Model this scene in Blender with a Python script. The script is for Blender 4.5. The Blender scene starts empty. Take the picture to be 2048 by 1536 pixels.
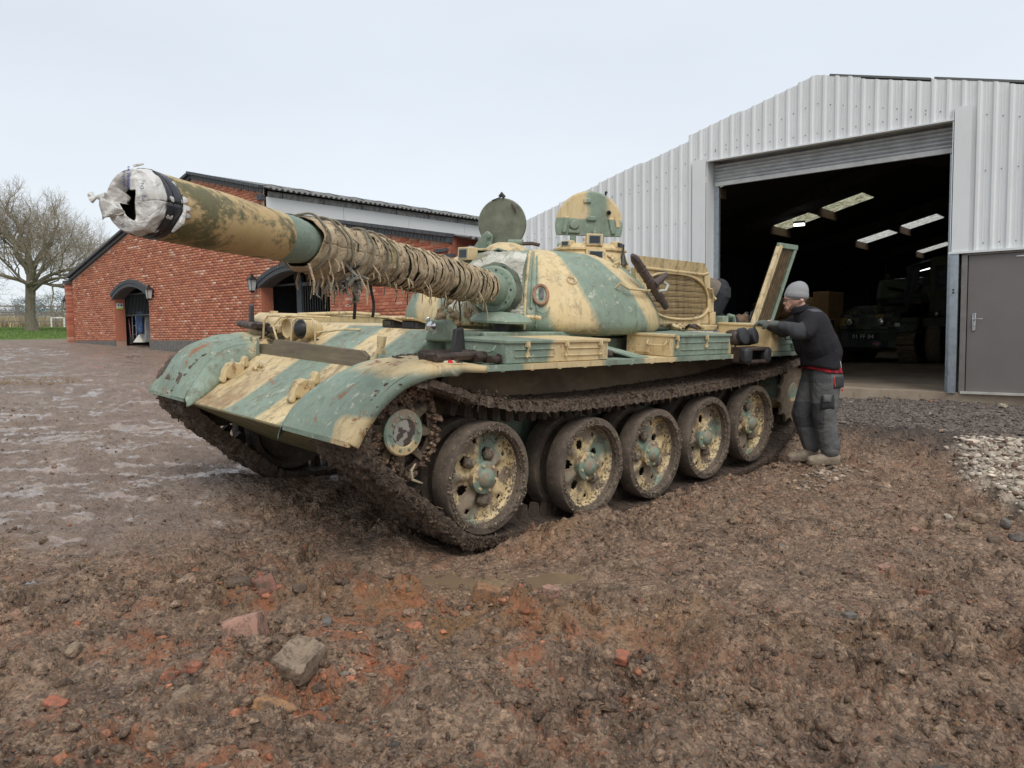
import bpy, bmesh, math, random
import numpy as np
from mathutils import Vector, Matrix, Euler, geometry
random.seed(7); np.random.seed(7)
SC = bpy.context.scene
PI = math.pi
# ---------------------------------------------------------------- camera, sky, sun, exposure
CAM = Vector((5.45, 5.544, 1.368))
cd = bpy.data.cameras.new('camera'); cam = bpy.data.objects.new('camera', cd)
SC.collection.objects.link(cam); SC.camera = cam
_f = Vector((-0.705, -0.706, -0.067)).normalized(); _r = Vector((-0.707, 0.707, -0.012))
_r = (_r - _f * _r.dot(_f)).normalized(); _u = _r.cross(_f)
cam.matrix_world = Matrix((( _r.x, _u.x, -_f.x, CAM.x), (_r.y, _u.y, -_f.y, CAM.y), (_r.z, _u.z, -_f.z, CAM.z), (0, 0, 0, 1)))
cd.sensor_width = 36; cd.lens = 36 * 1542 / 2048; cd.clip_start = 0.05; cd.clip_end = 3000

W = bpy.data.worlds.new('World'); SC.world = W; W.use_nodes = True
wn = W.node_tree; wn.nodes.clear()
w_out = wn.nodes.new('ShaderNodeOutputWorld'); w_bg = wn.nodes.new('ShaderNodeBackground')
w_sky = wn.nodes.new('ShaderNodeTexSky'); w_sky.sky_type = 'NISHITA'; w_sky.sun_disc = False
SUN_EL, SUN_AZ = math.radians(52), math.radians(60)     # azimuth of the sun measured from +X towards +Y
w_sky.sun_elevation = SUN_EL; w_sky.sun_rotation = math.radians(90) - SUN_AZ
w_sky.air_density = 1.0; w_sky.dust_density = 6.0
w_mul = wn.nodes.new('ShaderNodeMix'); w_mul.data_type = 'RGBA'; w_mul.blend_type = 'MULTIPLY'
w_mul.inputs[0].default_value = 1.0; w_mul.inputs[7].default_value = (0.07, 0.07, 0.07, 1)
wn.links.new(w_sky.outputs[0], w_mul.inputs[6])
# an overcast veil: pale grey-white, a little brighter to the horizon, with very faint cloud structure
w_tc = wn.nodes.new('ShaderNodeTexCoord'); w_sep = wn.nodes.new('ShaderNodeSeparateXYZ')
w_ramp = wn.nodes.new('ShaderNodeValToRGB')
wn.links.new(w_tc.outputs['Generated'], w_sep.inputs[0]); wn.links.new(w_sep.outputs[2], w_ramp.inputs[0])
cr = w_ramp.color_ramp
cr.elements[0].position = 0.0; cr.elements[0].color = (0.735, 0.785, 0.825, 1)
cr.elements[1].position = 1.0; cr.elements[1].color = (0.60, 0.64, 0.69, 1)
_e = cr.elements.new(0.10); _e.color = (0.72, 0.775, 0.825, 1)
_e = cr.elements.new(0.32); _e.color = (0.63, 0.685, 0.755, 1)
w_n = wn.nodes.new('ShaderNodeTexNoise'); w_n.inputs['Scale'].default_value = 2.2; w_n.inputs['Detail'].default_value = 4
w_map = wn.nodes.new('ShaderNodeMapping'); w_map.inputs['Scale'].default_value = (1, 1, 3)
wn.links.new(w_tc.outputs['Generated'], w_map.inputs[0]); wn.links.new(w_map.outputs[0], w_n.inputs['Vector'])
w_nr = wn.nodes.new('ShaderNodeMapRange'); w_nr.inputs[1].default_value = 0.3; w_nr.inputs[2].default_value = 0.7
w_nr.inputs[3].default_value = 0.965; w_nr.inputs[4].default_value = 1.03
wn.links.new(w_n.outputs['Fac'], w_nr.inputs[0])
w_m2 = wn.nodes.new('ShaderNodeMix'); w_m2.data_type = 'RGBA'; w_m2.blend_type = 'MULTIPLY'; w_m2.inputs[0].default_value = 1.0
wn.links.new(w_ramp.outputs[0], w_m2.inputs[6]); wn.links.new(w_nr.outputs[0], w_m2.inputs[7])
w_mix = wn.nodes.new('ShaderNodeMix'); w_mix.data_type = 'RGBA'; w_mix.inputs[0].default_value = 0.90
wn.links.new(w_mul.outputs[2], w_mix.inputs[6]); wn.links.new(w_m2.outputs[2], w_mix.inputs[7])
wn.links.new(w_mix.outputs[2], w_bg.inputs[0]); wn.links.new(w_bg.outputs[0], w_out.inputs[0])
w_bg.inputs[1].default_value = 1.0
sd = bpy.data.lights.new('sun', 'SUN'); sd.energy = 1.5; sd.angle = math.radians(35); sd.color = (1.0, 0.975, 0.94)
sun = bpy.data.objects.new('sun', sd); SC.collection.objects.link(sun)
_s = Vector((math.cos(SUN_EL) * math.cos(SUN_AZ), math.cos(SUN_EL) * math.sin(SUN_AZ), math.sin(SUN_EL)))
sun.rotation_euler = _s.to_track_quat('Z', 'Y').to_euler()
sun.location = (0, 0, 30)
SC.view_settings.view_transform = 'Standard'; SC.view_settings.look = 'None'
SC.view_settings.exposure = 0.38; SC.view_settings.gamma = 1.0
SC.view_settings.use_curve_mapping = False
SC.render.engine = 'CYCLES'
SC.cycles.max_bounces = 6; SC.cycles.diffuse_bounces = 4; SC.cycles.glossy_bounces = 3; SC.cycles.transmission_bounces = 4
SC.cycles.use_denoising = True

# ---------------------------------------------------------------- helpers
def link(o):
    SC.collection.objects.link(o); return o
def tag(o, label=None, cat=None, group=None, kind=None):
    if label: o['label'] = label
    if cat: o['category'] = cat
    if group: o['group'] = group
    if kind: o['kind'] = kind
    return o
def empty(name, loc=(0, 0, 0), rz=0.0, mat=None):
    o = bpy.data.objects.new(name, None); link(o); o.empty_display_size = 0.2
    if mat is not None: o.matrix_world = mat
    else:
        o.location = loc; o.rotation_euler = (0, 0, rz)
    return o
def frame(d):
    """Rotation whose Z column is the direction d."""
    return Vector(d).to_track_quat('Z', 'Y').to_matrix()
class MB:
    def __init__(s): s.v = []; s.f = []; s.m = []; s.mi = 0
    def add(s, vs, fs, M=None):
        n = len(s.v)
        if M is not None: vs = [M @ Vector(p) for p in vs]
        s.v += [tuple(p) for p in vs]; s.f += [tuple(i + n for i in f) for f in fs]; s.m += [s.mi] * len(fs); return s
    def box(s, c, sz, R=None, taper=1.0):
        hx, hy, hz = [q / 2 for q in sz]; vs = []
        for z, t in ((-hz, 1.0), (hz, taper)):
            vs += [(-hx * t, -hy * t, z), (hx * t, -hy * t, z), (hx * t, hy * t, z), (-hx * t, hy * t, z)]
        M = Matrix.Translation(Vector(c)) @ (R.to_4x4() if R is not None else Matrix())
        return s.add(vs, [(3, 2, 1, 0), (4, 5, 6, 7), (0, 1, 5, 4), (1, 2, 6, 5), (2, 3, 7, 6), (3, 0, 4, 7)], M)
    def bar(s, a, b, w, h, up=(0, 0, 1)):
        a, b = Vector(a), Vector(b); z = (b - a); L = z.length; z.normalize()
        x = Vector(up).cross(z)
        if x.length < 1e-4: x = Vector((1, 0, 0)).cross(z)
        x.normalize(); y = z.cross(x); R = Matrix((x, y, z)).transposed()
        return s.box((a + b) / 2, (w, h, L), R)
    def tube(s, path, r, n=8, cap=True, closed=False):
        P = [Vector(p) for p in path]; k = len(P)
        rr = r if isinstance(r, (list, tuple)) else [r] * k
        vs = []; prev = None
        for i in range(k):
            if closed: t = P[(i + 1) % k] - P[i - 1]
            else: t = P[min(i + 1, k - 1)] - P[max(i - 1, 0)]
            if t.length < 1e-9: t = Vector((0, 0, 1))
            t.normalize()
            if prev is None: x = t.orthogonal().normalized()
            else:
                x = prev - t * prev.dot(t)
                x = x.normalized() if x.length > 1e-6 else t.orthogonal().normalized()
            prev = x; y = t.cross(x)
            for j in range(n):
                a = 2 * PI * j / n; vs.append(P[i] + (x * math.cos(a) + y * math.sin(a)) * rr[i])
        fs = []
        for i in range(k if closed else k - 1):
            b = ((i + 1) % k) * n
            for j in range(n): fs.append((i * n + j, i * n + (j + 1) % n, b + (j + 1) % n, b + j))
        if cap and not closed: fs += [tuple(range(n))[::-1], tuple((k - 1) * n + j for j in range(n))]
        return s.add(vs, fs)
    def cyl(s, a, b, r, r2=None, n=16, cap=True):
        return s.tube([a, b], [r, r if r2 is None else r2], n, cap)
    def lathe(s, prof, c=(0, 0, 0), axis=(0, 0, 1), n=24, cap0=False, cap1=False):
        """prof: (radius, height) pairs along the axis."""
        R = frame(axis); M = Matrix.Translation(Vector(c)) @ R.to_4x4(); vs = []; fs = []
        for r, z in prof:
            for j in range(n):
                a = 2 * PI * j / n; vs.append((r * math.cos(a), r * math.sin(a), z))
        for i in range(len(prof) - 1):
            for j in range(n): fs.append((i * n + j, i * n + (j + 1) % n, (i + 1) * n + (j + 1) % n, (i + 1) * n + j))
        if cap0: fs.append(tuple(range(n))[::-1])
        if cap1: fs.append(tuple((len(prof) - 1) * n + j for j in range(n)))
        return s.add(vs, fs, M)
    def prism(s, poly, f0, f1):
        """poly: 2-D points; f0 / f1 map a 2-D point to the two end faces."""
        n = len(poly); vs = [f0(*p) for p in poly] + [f1(*p) for p in poly]
        fs = [tuple(range(n))[::-1], tuple(range(n, 2 * n))] + [(i, (i + 1) % n, n + (i + 1) % n, n + i) for i in range(n)]
        return s.add(vs, fs)
    def grid(s, nu, nv, fn):
        vs = [fn(i / (nu - 1), j / (nv - 1)) for i in range(nu) for j in range(nv)]
        fs = [(i * nv + j, (i + 1) * nv + j, (i + 1) * nv + j + 1, i * nv + j + 1) for i in range(nu - 1) for j in range(nv - 1)]
        return s.add(vs, fs)
    def build(s, name, mats, parent=None, smooth=False, bevel=0, solid=0, sub=0, angle=35, label=None, fix=True, mw=None):
        me = bpy.data.meshes.new(name); me.from_pydata(s.v, [], s.f); me.validate()
        if fix:
            b = bmesh.new(); b.from_mesh(me); bmesh.ops.recalc_face_normals(b, faces=b.faces)
            b.to_mesh(me); b.free()
        for m in (mats if isinstance(mats, (list, tuple)) else [mats]): me.materials.append(m)
        if len(me.materials) > 1 and len(s.m) == len(me.polygons): me.polygons.foreach_set('material_index', s.m)
        o = bpy.data.objects.new(name, me); link(o)
        if parent is not None: o.parent = parent
        if mw is not None: o.matrix_world = mw
        if solid:
            m = o.modifiers.new('solid', 'SOLIDIFY'); m.thickness = solid; m.offset = 0
        if bevel:
            m = o.modifiers.new('bevel', 'BEVEL'); m.width = bevel; m.segments = 2; m.limit_method = 'ANGLE'; m.angle_limit = math.radians(40)
        if sub:
            m = o.modifiers.new('sub', 'SUBSURF'); m.levels = sub; m.render_levels = sub
        if smooth or bevel or sub:
            me.polygons.foreach_set('use_smooth', [True] * len(me.polygons))
            if not sub:
                try: me.set_sharp_from_angle(angle=math.radians(angle))
                except Exception: pass
        if label: o['label'] = label
        return o
def dup(o, parent=None, mw=None, loc=None):
    c = o.copy(); link(c)
    if parent is not None: c.parent = parent
    if loc is not None: c.location = loc
    if mw is not None: c.matrix_local = mw
    for ch in list(o.children): dup(ch, c)
    return c
def npmesh(name, V, Fq, mat, parent=None, smooth=False, attrs=None, cols=None, nper=4):
    """Fast mesh from numpy arrays; all faces with nper corners."""
    me = bpy.data.meshes.new(name); V = np.asarray(V, np.float32); Fq = np.asarray(Fq, np.int32)
    me.vertices.add(len(V)); me.vertices.foreach_set('co', V.ravel())
    nf = len(Fq); me.loops.add(nf * nper); me.loops.foreach_set('vertex_index', Fq.ravel())
    me.polygons.add(nf); me.polygons.foreach_set('loop_start', np.arange(nf, dtype=np.int32) * nper)
    if smooth: me.polygons.foreach_set('use_smooth', np.ones(nf, bool))
    me.update(calc_edges=True)
    for k, a in (attrs or {}).items():
        at = me.attributes.new(k, 'FLOAT', 'POINT'); at.data.foreach_set('value', np.asarray(a, np.float32))
    if cols is not None:
        at = me.attributes.new('tint', 'FLOAT_COLOR', 'POINT')
        c4 = np.ones((len(V), 4), np.float32); c4[:, :3] = cols; at.data.foreach_set('color', c4.ravel())
    me.materials.append(mat)
    o = bpy.data.objects.new(name, me); link(o)
    if parent is not None: o.parent = parent
    return o
# ---- numpy noise
_P = np.random.RandomState(3).permutation(4096)
def _h(ix, iy, s): return _P[(_P[(ix + s * 131) & 4095] + iy) & 4095]
def pn(x, y, s=0):
    ix = np.floor(x).astype(np.int64); iy = np.floor(y).astype(np.int64); fx = x - ix; fy = y - iy
    u = fx * fx * fx * (fx * (fx * 6 - 15) + 10); v = fy * fy * fy * (fy * (fy * 6 - 15) + 10)
    def g(a, b, dx, dy):
        t = _h(a, b, s) * (2 * PI / 4096); return np.cos(t) * dx + np.sin(t) * dy
    n00 = g(ix, iy, fx, fy); n10 = g(ix + 1, iy, fx - 1, fy); n01 = g(ix, iy + 1, fx, fy - 1); n11 = g(ix + 1, iy + 1, fx - 1, fy - 1)
    return ((n00 * (1 - u) + n10 * u) * (1 - v) + (n01 * (1 - u) + n11 * u) * v) * 1.5
def fbm(x, y, o=4, s=0, g=0.5):
    t = 0; a = 1.0
    for i in range(o): t = t + a * pn(x * 2 ** i + 17.3 * i, y * 2 ** i - 9.1 * i, s + i); a *= g
    return t
def cell(x, y, s=0):
    """Worley F1 distance and id."""
    ix = np.floor(x).astype(np.int64); iy = np.floor(y).astype(np.int64)
    best = np.full(x.shape, 9.0); idd = np.zeros(x.shape)
    for dx in (-1, 0, 1):
        for dy in (-1, 0, 1):
            a = ix + dx; b = iy + dy; h = _h(a, b, s); h2 = _h(b + 77, a, s + 5)
            d = np.hypot(a + h / 4096.0 - x, b + h2 / 4096.0 - y); m = d < best
            best = np.where(m, d, best); idd = np.where(m, h / 4096.0, idd)
    return best, idd
def ss(a, b, x):
    t = np.clip((x - a) / (b - a), 0, 1); return t * t * (3 - 2 * t)

# ---------------------------------------------------------------- materials
def nd(nt, typ, ins=None, **pr):
    n = nt.nodes.new('ShaderNode' + typ)
    for k, v in pr.items(): setattr(n, k, v)
    for k, v in (ins or {}).items():
        if isinstance(v, bpy.types.NodeSocket): nt.links.new(v, n.inputs[k])
        elif isinstance(v, (tuple, list)) and len(v) == 3 and n.inputs[k].type == 'RGBA': n.inputs[k].default_value = (*v, 1)
        else: n.inputs[k].default_value = v
    return n
class MT:
    def __init__(s, name, rough=0.6, metal=0.0, spec=0.5):
        s.mat = bpy.data.materials.new(name); s.mat.use_nodes = True; s.nt = s.mat.node_tree
        s.b = s.nt.nodes['Principled BSDF']; s.b.inputs['Roughness'].default_value = rough
        s.b.inputs['Metallic'].default_value = metal
        s.b.inputs['Specular IOR Level'].default_value = spec
        s.tc = None
    def co(s, k='Object'):
        if s.tc is None: s.tc = s.nt.nodes.new('ShaderNodeTexCoord')
        return s.tc.outputs[k]
    def noise(s, scale, det=4, rough=0.55, vec=None, sc3=None, dist=0.0, out='Fac'):
        v = vec if vec is not None else s.co()
        if sc3: v = nd(s.nt, 'Mapping', {'Vector': v, 'Scale': Vector(sc3)}).outputs[0]
        n = nd(s.nt, 'TexNoise', {'Vector': v, 'Scale': scale, 'Detail': det, 'Roughness': rough, 'Distortion': dist})
        return n.outputs[out]
    def vor(s, scale, vec=None, out='Distance', feature='F1', sc3=None):
        v = vec if vec is not None else s.co()
        if sc3: v = nd(s.nt, 'Mapping', {'Vector': v, 'Scale': Vector(sc3)}).outputs[0]
        return nd(s.nt, 'TexVoronoi', {'Vector': v, 'Scale': scale}, feature=feature).outputs[out]
    def rg(s, f, a, b, lo=0.0, hi=1.0):
        return nd(s.nt, 'MapRange', {0: f, 1: a, 2: b, 3: lo, 4: hi}).outputs[0]
    def ma(s, op, a, b=0.0, c=None):
        n = nd(s.nt, 'Math', {0: a, 1: b}, operation=op)
        if c is not None: n.inputs[2].default_value = c
        return n.outputs[0]
    def mix(s, f, a, b, mode='MIX'):
        n = s.nt.nodes.new('ShaderNodeMix'); n.data_type = 'RGBA'; n.blend_type = mode
        for i, v in ((0, f), (6, a), (7, b)):
            if isinstance(v, bpy.types.NodeSocket): s.nt.links.new(v, n.inputs[i])
            elif i: n.inputs[i].default_value = (*v, 1)
            else: n.inputs[i].default_value = v
        return n.outputs[2]
    def ramp(s, f, stops, interp='LINEAR'):
        n = nd(s.nt, 'ValToRGB', {0: f}); c = n.color_ramp; c.interpolation = interp
        while len(c.elements) > 1: c.elements.remove(c.elements[-1])
        c.elements[0].position = stops[0][0]; c.elements[0].color = (*stops[0][1], 1) if len(stops[0][1]) == 3 else stops[0][1]
        for p, col in stops[1:]:
            e = c.elements.new(p); e.color = (*col, 1)
        return n.outputs[0]
    def attr(s, name, out='Fac'): return nd(s.nt, 'Attribute', attribute_name=name).outputs[out]
    def geo(s, out='Normal'): return s.nt.nodes.new('ShaderNodeNewGeometry').outputs[out]
    def sep(s, v): return nd(s.nt, 'SeparateXYZ', {0: v}).outputs
    def col(s, c): s._in('Base Color', c); return s
    def ro(s, c): s._in('Roughness', c); return s
    def _in(s, k, c):
        if isinstance(c, bpy.types.NodeSocket): s.nt.links.new(c, s.b.inputs[k])
        else: s.b.inputs[k].default_value = (*c, 1) if isinstance(c, (tuple, list)) and len(c) == 3 else c
    def bump(s, h, st=0.3, dist=0.01, prev=None):
        n = nd(s.nt, 'Bump', {'Height': h, 'Strength': st, 'Distance': dist})
        if prev is not None: s.nt.links.new(prev, n.inputs['Normal'])
        s.nt.links.new(n.outputs[0], s.b.inputs['Normal']); return n.outputs[0]

def simple(name, c, rough=0.6, metal=0.0, var=0.18, scale=6, bump=0.15, bscale=40, dist=0.004, spec=0.5):
    m = MT(name, rough, metal, spec); n = m.noise(scale, 5, 0.6)
    f = m.rg(n, 0.3, 0.7); a = tuple(q * (1 - var) for q in c); b = tuple(min(1, q * (1 + var)) for q in c)
    m.col(m.mix(f, a, b)); m.ro(m.rg(m.noise(scale * 2.3), 0.3, 0.7, max(0.03, rough - 0.12), min(1, rough + 0.12)))
    if bump: m.bump(m.noise(bscale, 5, 0.6), bump, dist)
    return m.mat
GREEN = (0.205, 0.268, 0.205); SAND = (0.62, 0.475, 0.255)
def camo(name, mode, bands, lo, hi, warp=0.12, wscale=1.3, rust=0.5, streak=1.0, cx=0.0, rough=0.55, tilt=0.0, moss=0.3, mud=0.0, soft=0.006, zmin=None, patch=None, stain=False):
    """Two-colour camouflage paint. mode: which coordinate of the vehicle the painted bands follow.
    bands: list of (start, end) ranges that are sand; everything else is green."""
    m = MT(name, rough); co = m.co(); X, Y, Z = m.sep(co)
    if mode == 'az':
        t = m.ma('ARCTAN2', Y, m.ma('SUBTRACT', X, cx)); t = m.ma('MULTIPLY', t, 180 / PI)
        t = m.ma('ADD', t, m.ma('MULTIPLY', Z, tilt))
    else:
        t = {'x': X, 'y': Y, 'z': Z}[mode]
        if tilt: t = m.ma('ADD', t, m.ma('MULTIPLY', Z if mode != 'z' else X, tilt))
    n = m.ma('SUBTRACT', m.noise(wscale, 2, 0.5), 0.5); t = m.ma('ADD', t, m.ma('MULTIPLY', n, warp * 2))
    f = m.ma('ADD', t, m.ma('MULTIPLY', m.ma('SUBTRACT', m.noise(60, 3), 0.5), (hi - lo) * 0.006))
    f = m.rg(f, lo, hi)
    st = [(0.0, (0, 0, 0))]
    for a, b in bands:
        a = (a - lo) / (hi - lo); b = (b - lo) / (hi - lo)
        st += [(max(a - soft, 0.0001), (0, 0, 0)), (max(a + soft, 0.0002), (1, 1, 1)), (min(b - soft, 0.999), (1, 1, 1)), (min(b + soft, 0.9995), (0, 0, 0))]
    k = m.ramp(f, st)
    if zmin is not None: k = m.ma('MULTIPLY', k, m.rg(m.ma('ADD', Z, m.ma('MULTIPLY', n, .08)), zmin - .008, zmin + .008))
    if patch: k = m.ma('MAXIMUM', k, m.ma('MULTIPLY', m.rg(m.ma('ADD', Y, m.ma('MULTIPLY', n, .25)), patch[0] - .02, patch[0] + .02), m.rg(m.ma('ADD', Z, m.ma('MULTIPLY', n, .2)), patch[1] + .02, patch[1] - .02)))
    v = m.rg(m.noise(2.2, 6, 0.65), 0.3, 0.72)
    g = m.mix(v, tuple(q * 0.80 for q in GREEN), tuple(q * 1.22 for q in GREEN))
    g = m.mix(m.rg(m.noise(9, 5, 0.7), 0.55, 0.75, 0, 0.5), g, (0.27, 0.31, 0.25))
    s = m.mix(v, tuple(q * 0.85 for q in SAND), tuple(min(1, q * 1.15) for q in SAND))
    s = m.mix(m.rg(m.noise(7, 6, 0.7), 0.55, 0.78, 0, 0.6), s, (0.66, 0.56, 0.36))
    c = m.mix(k, g, s)
    # rain streaks of dirt
    stn = m.noise(3.2, 6, 0.7, sc3=(5, 5, 0.55)); c = m.mix(m.rg(stn, 0.50, 0.68, 0, 0.60 * streak), c, (0.15, 0.115, 0.068))
    fs_ = m.noise(9, 7, 0.75, sc3=(1, 1, .5)); c = m.mix(m.rg(fs_, .56, .62, 0, .55 * min(1, streak)), c, (0.10, 0.085, 0.05)); c = m.mix(m.rg(m.noise(12, 7, .75), .58, .64, 0, .6), c, (0.58, 0.54, 0.42)); c = m.mix(m.rg(m.noise(3.5, 7, .78), .54, .68, 0, .22), c, (0.50, 0.47, 0.38))
    if stain: c = m.mix(m.ma('MULTIPLY', m.ma('MULTIPLY', m.rg(Z, 1.06, .88), m.rg(Y, -.18, -.30)), m.rg(m.noise(4, 7, .75, sc3=(1, 1, .6)), .36, .58, 0, .9)), c, (0.27, 0.165, 0.085)); c = m.mix(m.rg(m.noise(2.2, 7, .78, sc3=(1, 3, 1)), .53, .62, 0, .55), c, (0.17, 0.12, 0.06))
    if moss: c = m.mix(m.rg(m.noise(2.6, 6, 0.75, dist=0.6), 0.58, 0.72, 0, moss), c, (0.15, 0.17, 0.045))
    # rust
    r1 = m.noise(5.5, 8, 0.78, dist=0.4); rr = m.rg(r1, 0.66 - 0.07 * rust, 0.70 - 0.07 * rust, 0, 0.9)
    c = m.mix(rr, c, m.mix(m.noise(30, 4), (0.20, 0.062, 0.022), (0.33, 0.13, 0.05)))
    # bare scratches and specks
    sp = m.noise(75, 5, 0.75); c = m.mix(m.rg(sp, 0.665, 0.70, 0, 0.75), c, (0.055, 0.042, 0.03))
    sc = m.noise(16, 7, 0.8, sc3=(1, 1, 0.35)); c = m.mix(m.rg(sc, 0.635, 0.66, 0, 0.55), c, (0.10, 0.075, 0.05))
    if mud:
        mm = m.rg(m.noise(6, 8, 0.75), 0.62 - 0.3 * mud, 0.66 - 0.3 * mud); c = m.mix(mm, c, m.mix(m.noise(40, 5), (0.16, 0.115, 0.075), (0.34, 0.265, 0.185)))
    m.col(c); m.ro(m.rg(m.noise(8, 5), 0.3, 0.7, rough - 0.1, min(1, rough + 0.22)))
    h = m.ma('ADD', m.ma('MULTIPLY', r1, 0.8), m.ma('MULTIPLY', m.noise(60, 5, 0.6), 0.35))
    m.bump(h, 0.6, 0.012)
    return m.mat
def mudmat(name, c1=(0.055, 0.038, 0.027), c2=(0.14, 0.10, 0.07), pale=0.0, wet=0.5, scale=14, bump=0.8, bd=0.012):
    m = MT(name, 0.8); n = m.noise(scale, 8, 0.72)
    c = m.mix(m.rg(n, 0.32, 0.68), c1, c2)
    if pale: c = m.mix(m.rg(m.noise(scale * 0.8, 7, 0.75, dist=0.5), 0.60 - 0.1 * pale, 0.66 - 0.1 * pale), c, (0.36, 0.30, 0.225))
    m.col(c); m.ro(m.rg(m.noise(scale * 0.7, 4), 0.35, 0.65, 0.85 - 0.45 * wet, 0.9))
    c = m.mix(m.rg(m.noise(scale * 5, 6, .75), .56, .66, 0, .55), c, tuple(min(1, q * 1.9) for q in c2)); m.col(c)
    b = m.bump(m.ma('ADD', m.noise(scale * 2.2, 8, 0.72), m.ma('MULTIPLY', m.noise(scale * 7, 5, .7), .5)), bump, bd * 1.8)
    return m.mat
M = {}
M['mud'] = mudmat('mud', (0.045, 0.03, 0.022), (0.135, 0.095, 0.068))
M['mud_pale'] = mudmat('mud_pale', (0.10, 0.072, 0.05), (0.27, 0.215, 0.155), pale=0.6, wet=0.1)
M['mud_tan'] = mudmat('mud_tan', (0.12, 0.085, 0.055), (0.24, 0.185, 0.125), wet=0.1)
M['rubber'] = mudmat('muddy_rubber', (0.050, 0.038, 0.03), (0.165, 0.125, 0.09), wet=0.25, scale=6, bump=0.6, bd=0.006)
M['steel_rust'] = simple('rusty_track_steel', (0.075, 0.052, 0.042), 0.55, 0.5, 0.45, 9, 0.4, 45)
M['dark_steel'] = simple('dark_steel', (0.045, 0.043, 0.042), 0.5, 0.4, 0.3, 8, 0.2, 50)
M['black'] = simple('black_rubber', (0.022, 0.022, 0.024), 0.45, 0, 0.3, 10, 0.2, 60)
M['black_paint'] = simple('black_paint', (0.012, 0.014, 0.016), 0.45, 0, 0.3, 10, 0.1, 60)
M['glass_dark'] = simple('dark_glass', (0.02, 0.026, 0.03), 0.12, 0, 0.2, 5, 0.0)
M['galv'] = simple('galvanised_steel', (0.36, 0.40, 0.43), 0.42, 0.7, 0.16, 14, 0.05, 60)
M['chrome'] = simple('polished_steel', (0.65, 0.65, 0.66), 0.22, 1.0, 0.05, 10, 0)
# ---------------------------------------------------------------- ground
RX, RY = -0.7071, 0.7071; FX, FY = -0.7071, -0.7071       # two level axes: along the yard, and across it
_yb = np.array([-600, -200, -100, -60, -42, -33, -26, -16, -9, -5, 0, 5.5, 30], float)
_zb = np.array([9.0, 4.4, 2.95, 2.12, 1.82, 1.33, 1.17, .80, .46, .24, -.045, -.345, -1.2])
def latdep(x, y): return (x - CAM.x) * RX + (y - CAM.y) * RY, (x - CAM.x) * FX + (y - CAM.y) * FY
def base(x, y):
    z = np.interp(y, _yb, _zb)
    return z + ss(2.6, 6.2, -x) * ss(-7, -1, y) * np.clip(.47 + (y - 2.2) * .052, 0, 1.2)
def regions(x, y):
    lat, dep = latdep(x, y); R = {}
    n = fbm(x * .9, y * .9, 3, 11) * .5
    bank = ((x - 3.5) * .796 + (y - 1.17) * .605) + n * .22
    R['bank'] = ss(-.10, .22, bank) * ss(6.5, 5.2, x + n); R['rise'] = R['bank'] * ss(-2.1, -1.2, lat + n)
    R['leftwet'] = ss(-1.7, -2.7, lat + n * 1.2) * ss(4.6, 5.6, dep + n * .8)
    R['slick'] = np.exp(-(((x - 2.25) * .7071 + (y - 2.05) * .7071) / .42) ** 2 - (((x - 2.25) * -.7071 + (y - 2.05) * .7071) / .95) ** 2)
    R['churn'] = np.clip(1 - R['leftwet'], 0, 1) * (1 - .62 * np.clip(R['slick'] * 1.5, 0, 1))
    yc = np.interp(x, [-4.75, -4.3, -3.83, -2.59, -2.27, -1.3, -.6], [3.5, 3.16, 3.11, 3.61, 3.99, 4.5, 6.5])
    R['chalk'] = ss(-.08, .12, y - yc + n * .35) * ss(-4.9, -4.5, x + n * .3) * ss(-.7, -1.4, x)
    R['gravel'] = ss(3.7, 4.6, -x + n * .6) * ss(-3, -1, y)
    R['bank2'] = np.exp(-((x + 4.1) / .35) ** 2) * ss(1.2, 1.8, y) * ss(3.6, 2.9, y)
    R['grass'] = ss(-31.2, -32.6, y + n * .8 + x * .09)
    return R
RR = math.radians(135)
PUD = [(2.22, 2.02, .62, .17, RR, .0), (1.86, 2.34, .24, .09, RR + .3, .0), (2.16, 2.68, .15, .05, RR, .0), (3.78, -.42, .62, .055, RR + .10, -.004), (4.25, -.78, .40, .05, RR + .22, -.004), (4.02, -.02, .30, .035, RR - .1, -.004), (3.62, .10, .26, .03, RR + .2, -.004), (1.5, -1.05, .28, .20, RR + .5, -.004), (4.35, .35, .2, .03, RR, -.004)]
def plevel(p): return float(base(np.array([p[0]]), np.array([p[1]]))[0]) - (.040 if p[5] == 0 else .004)
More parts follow.
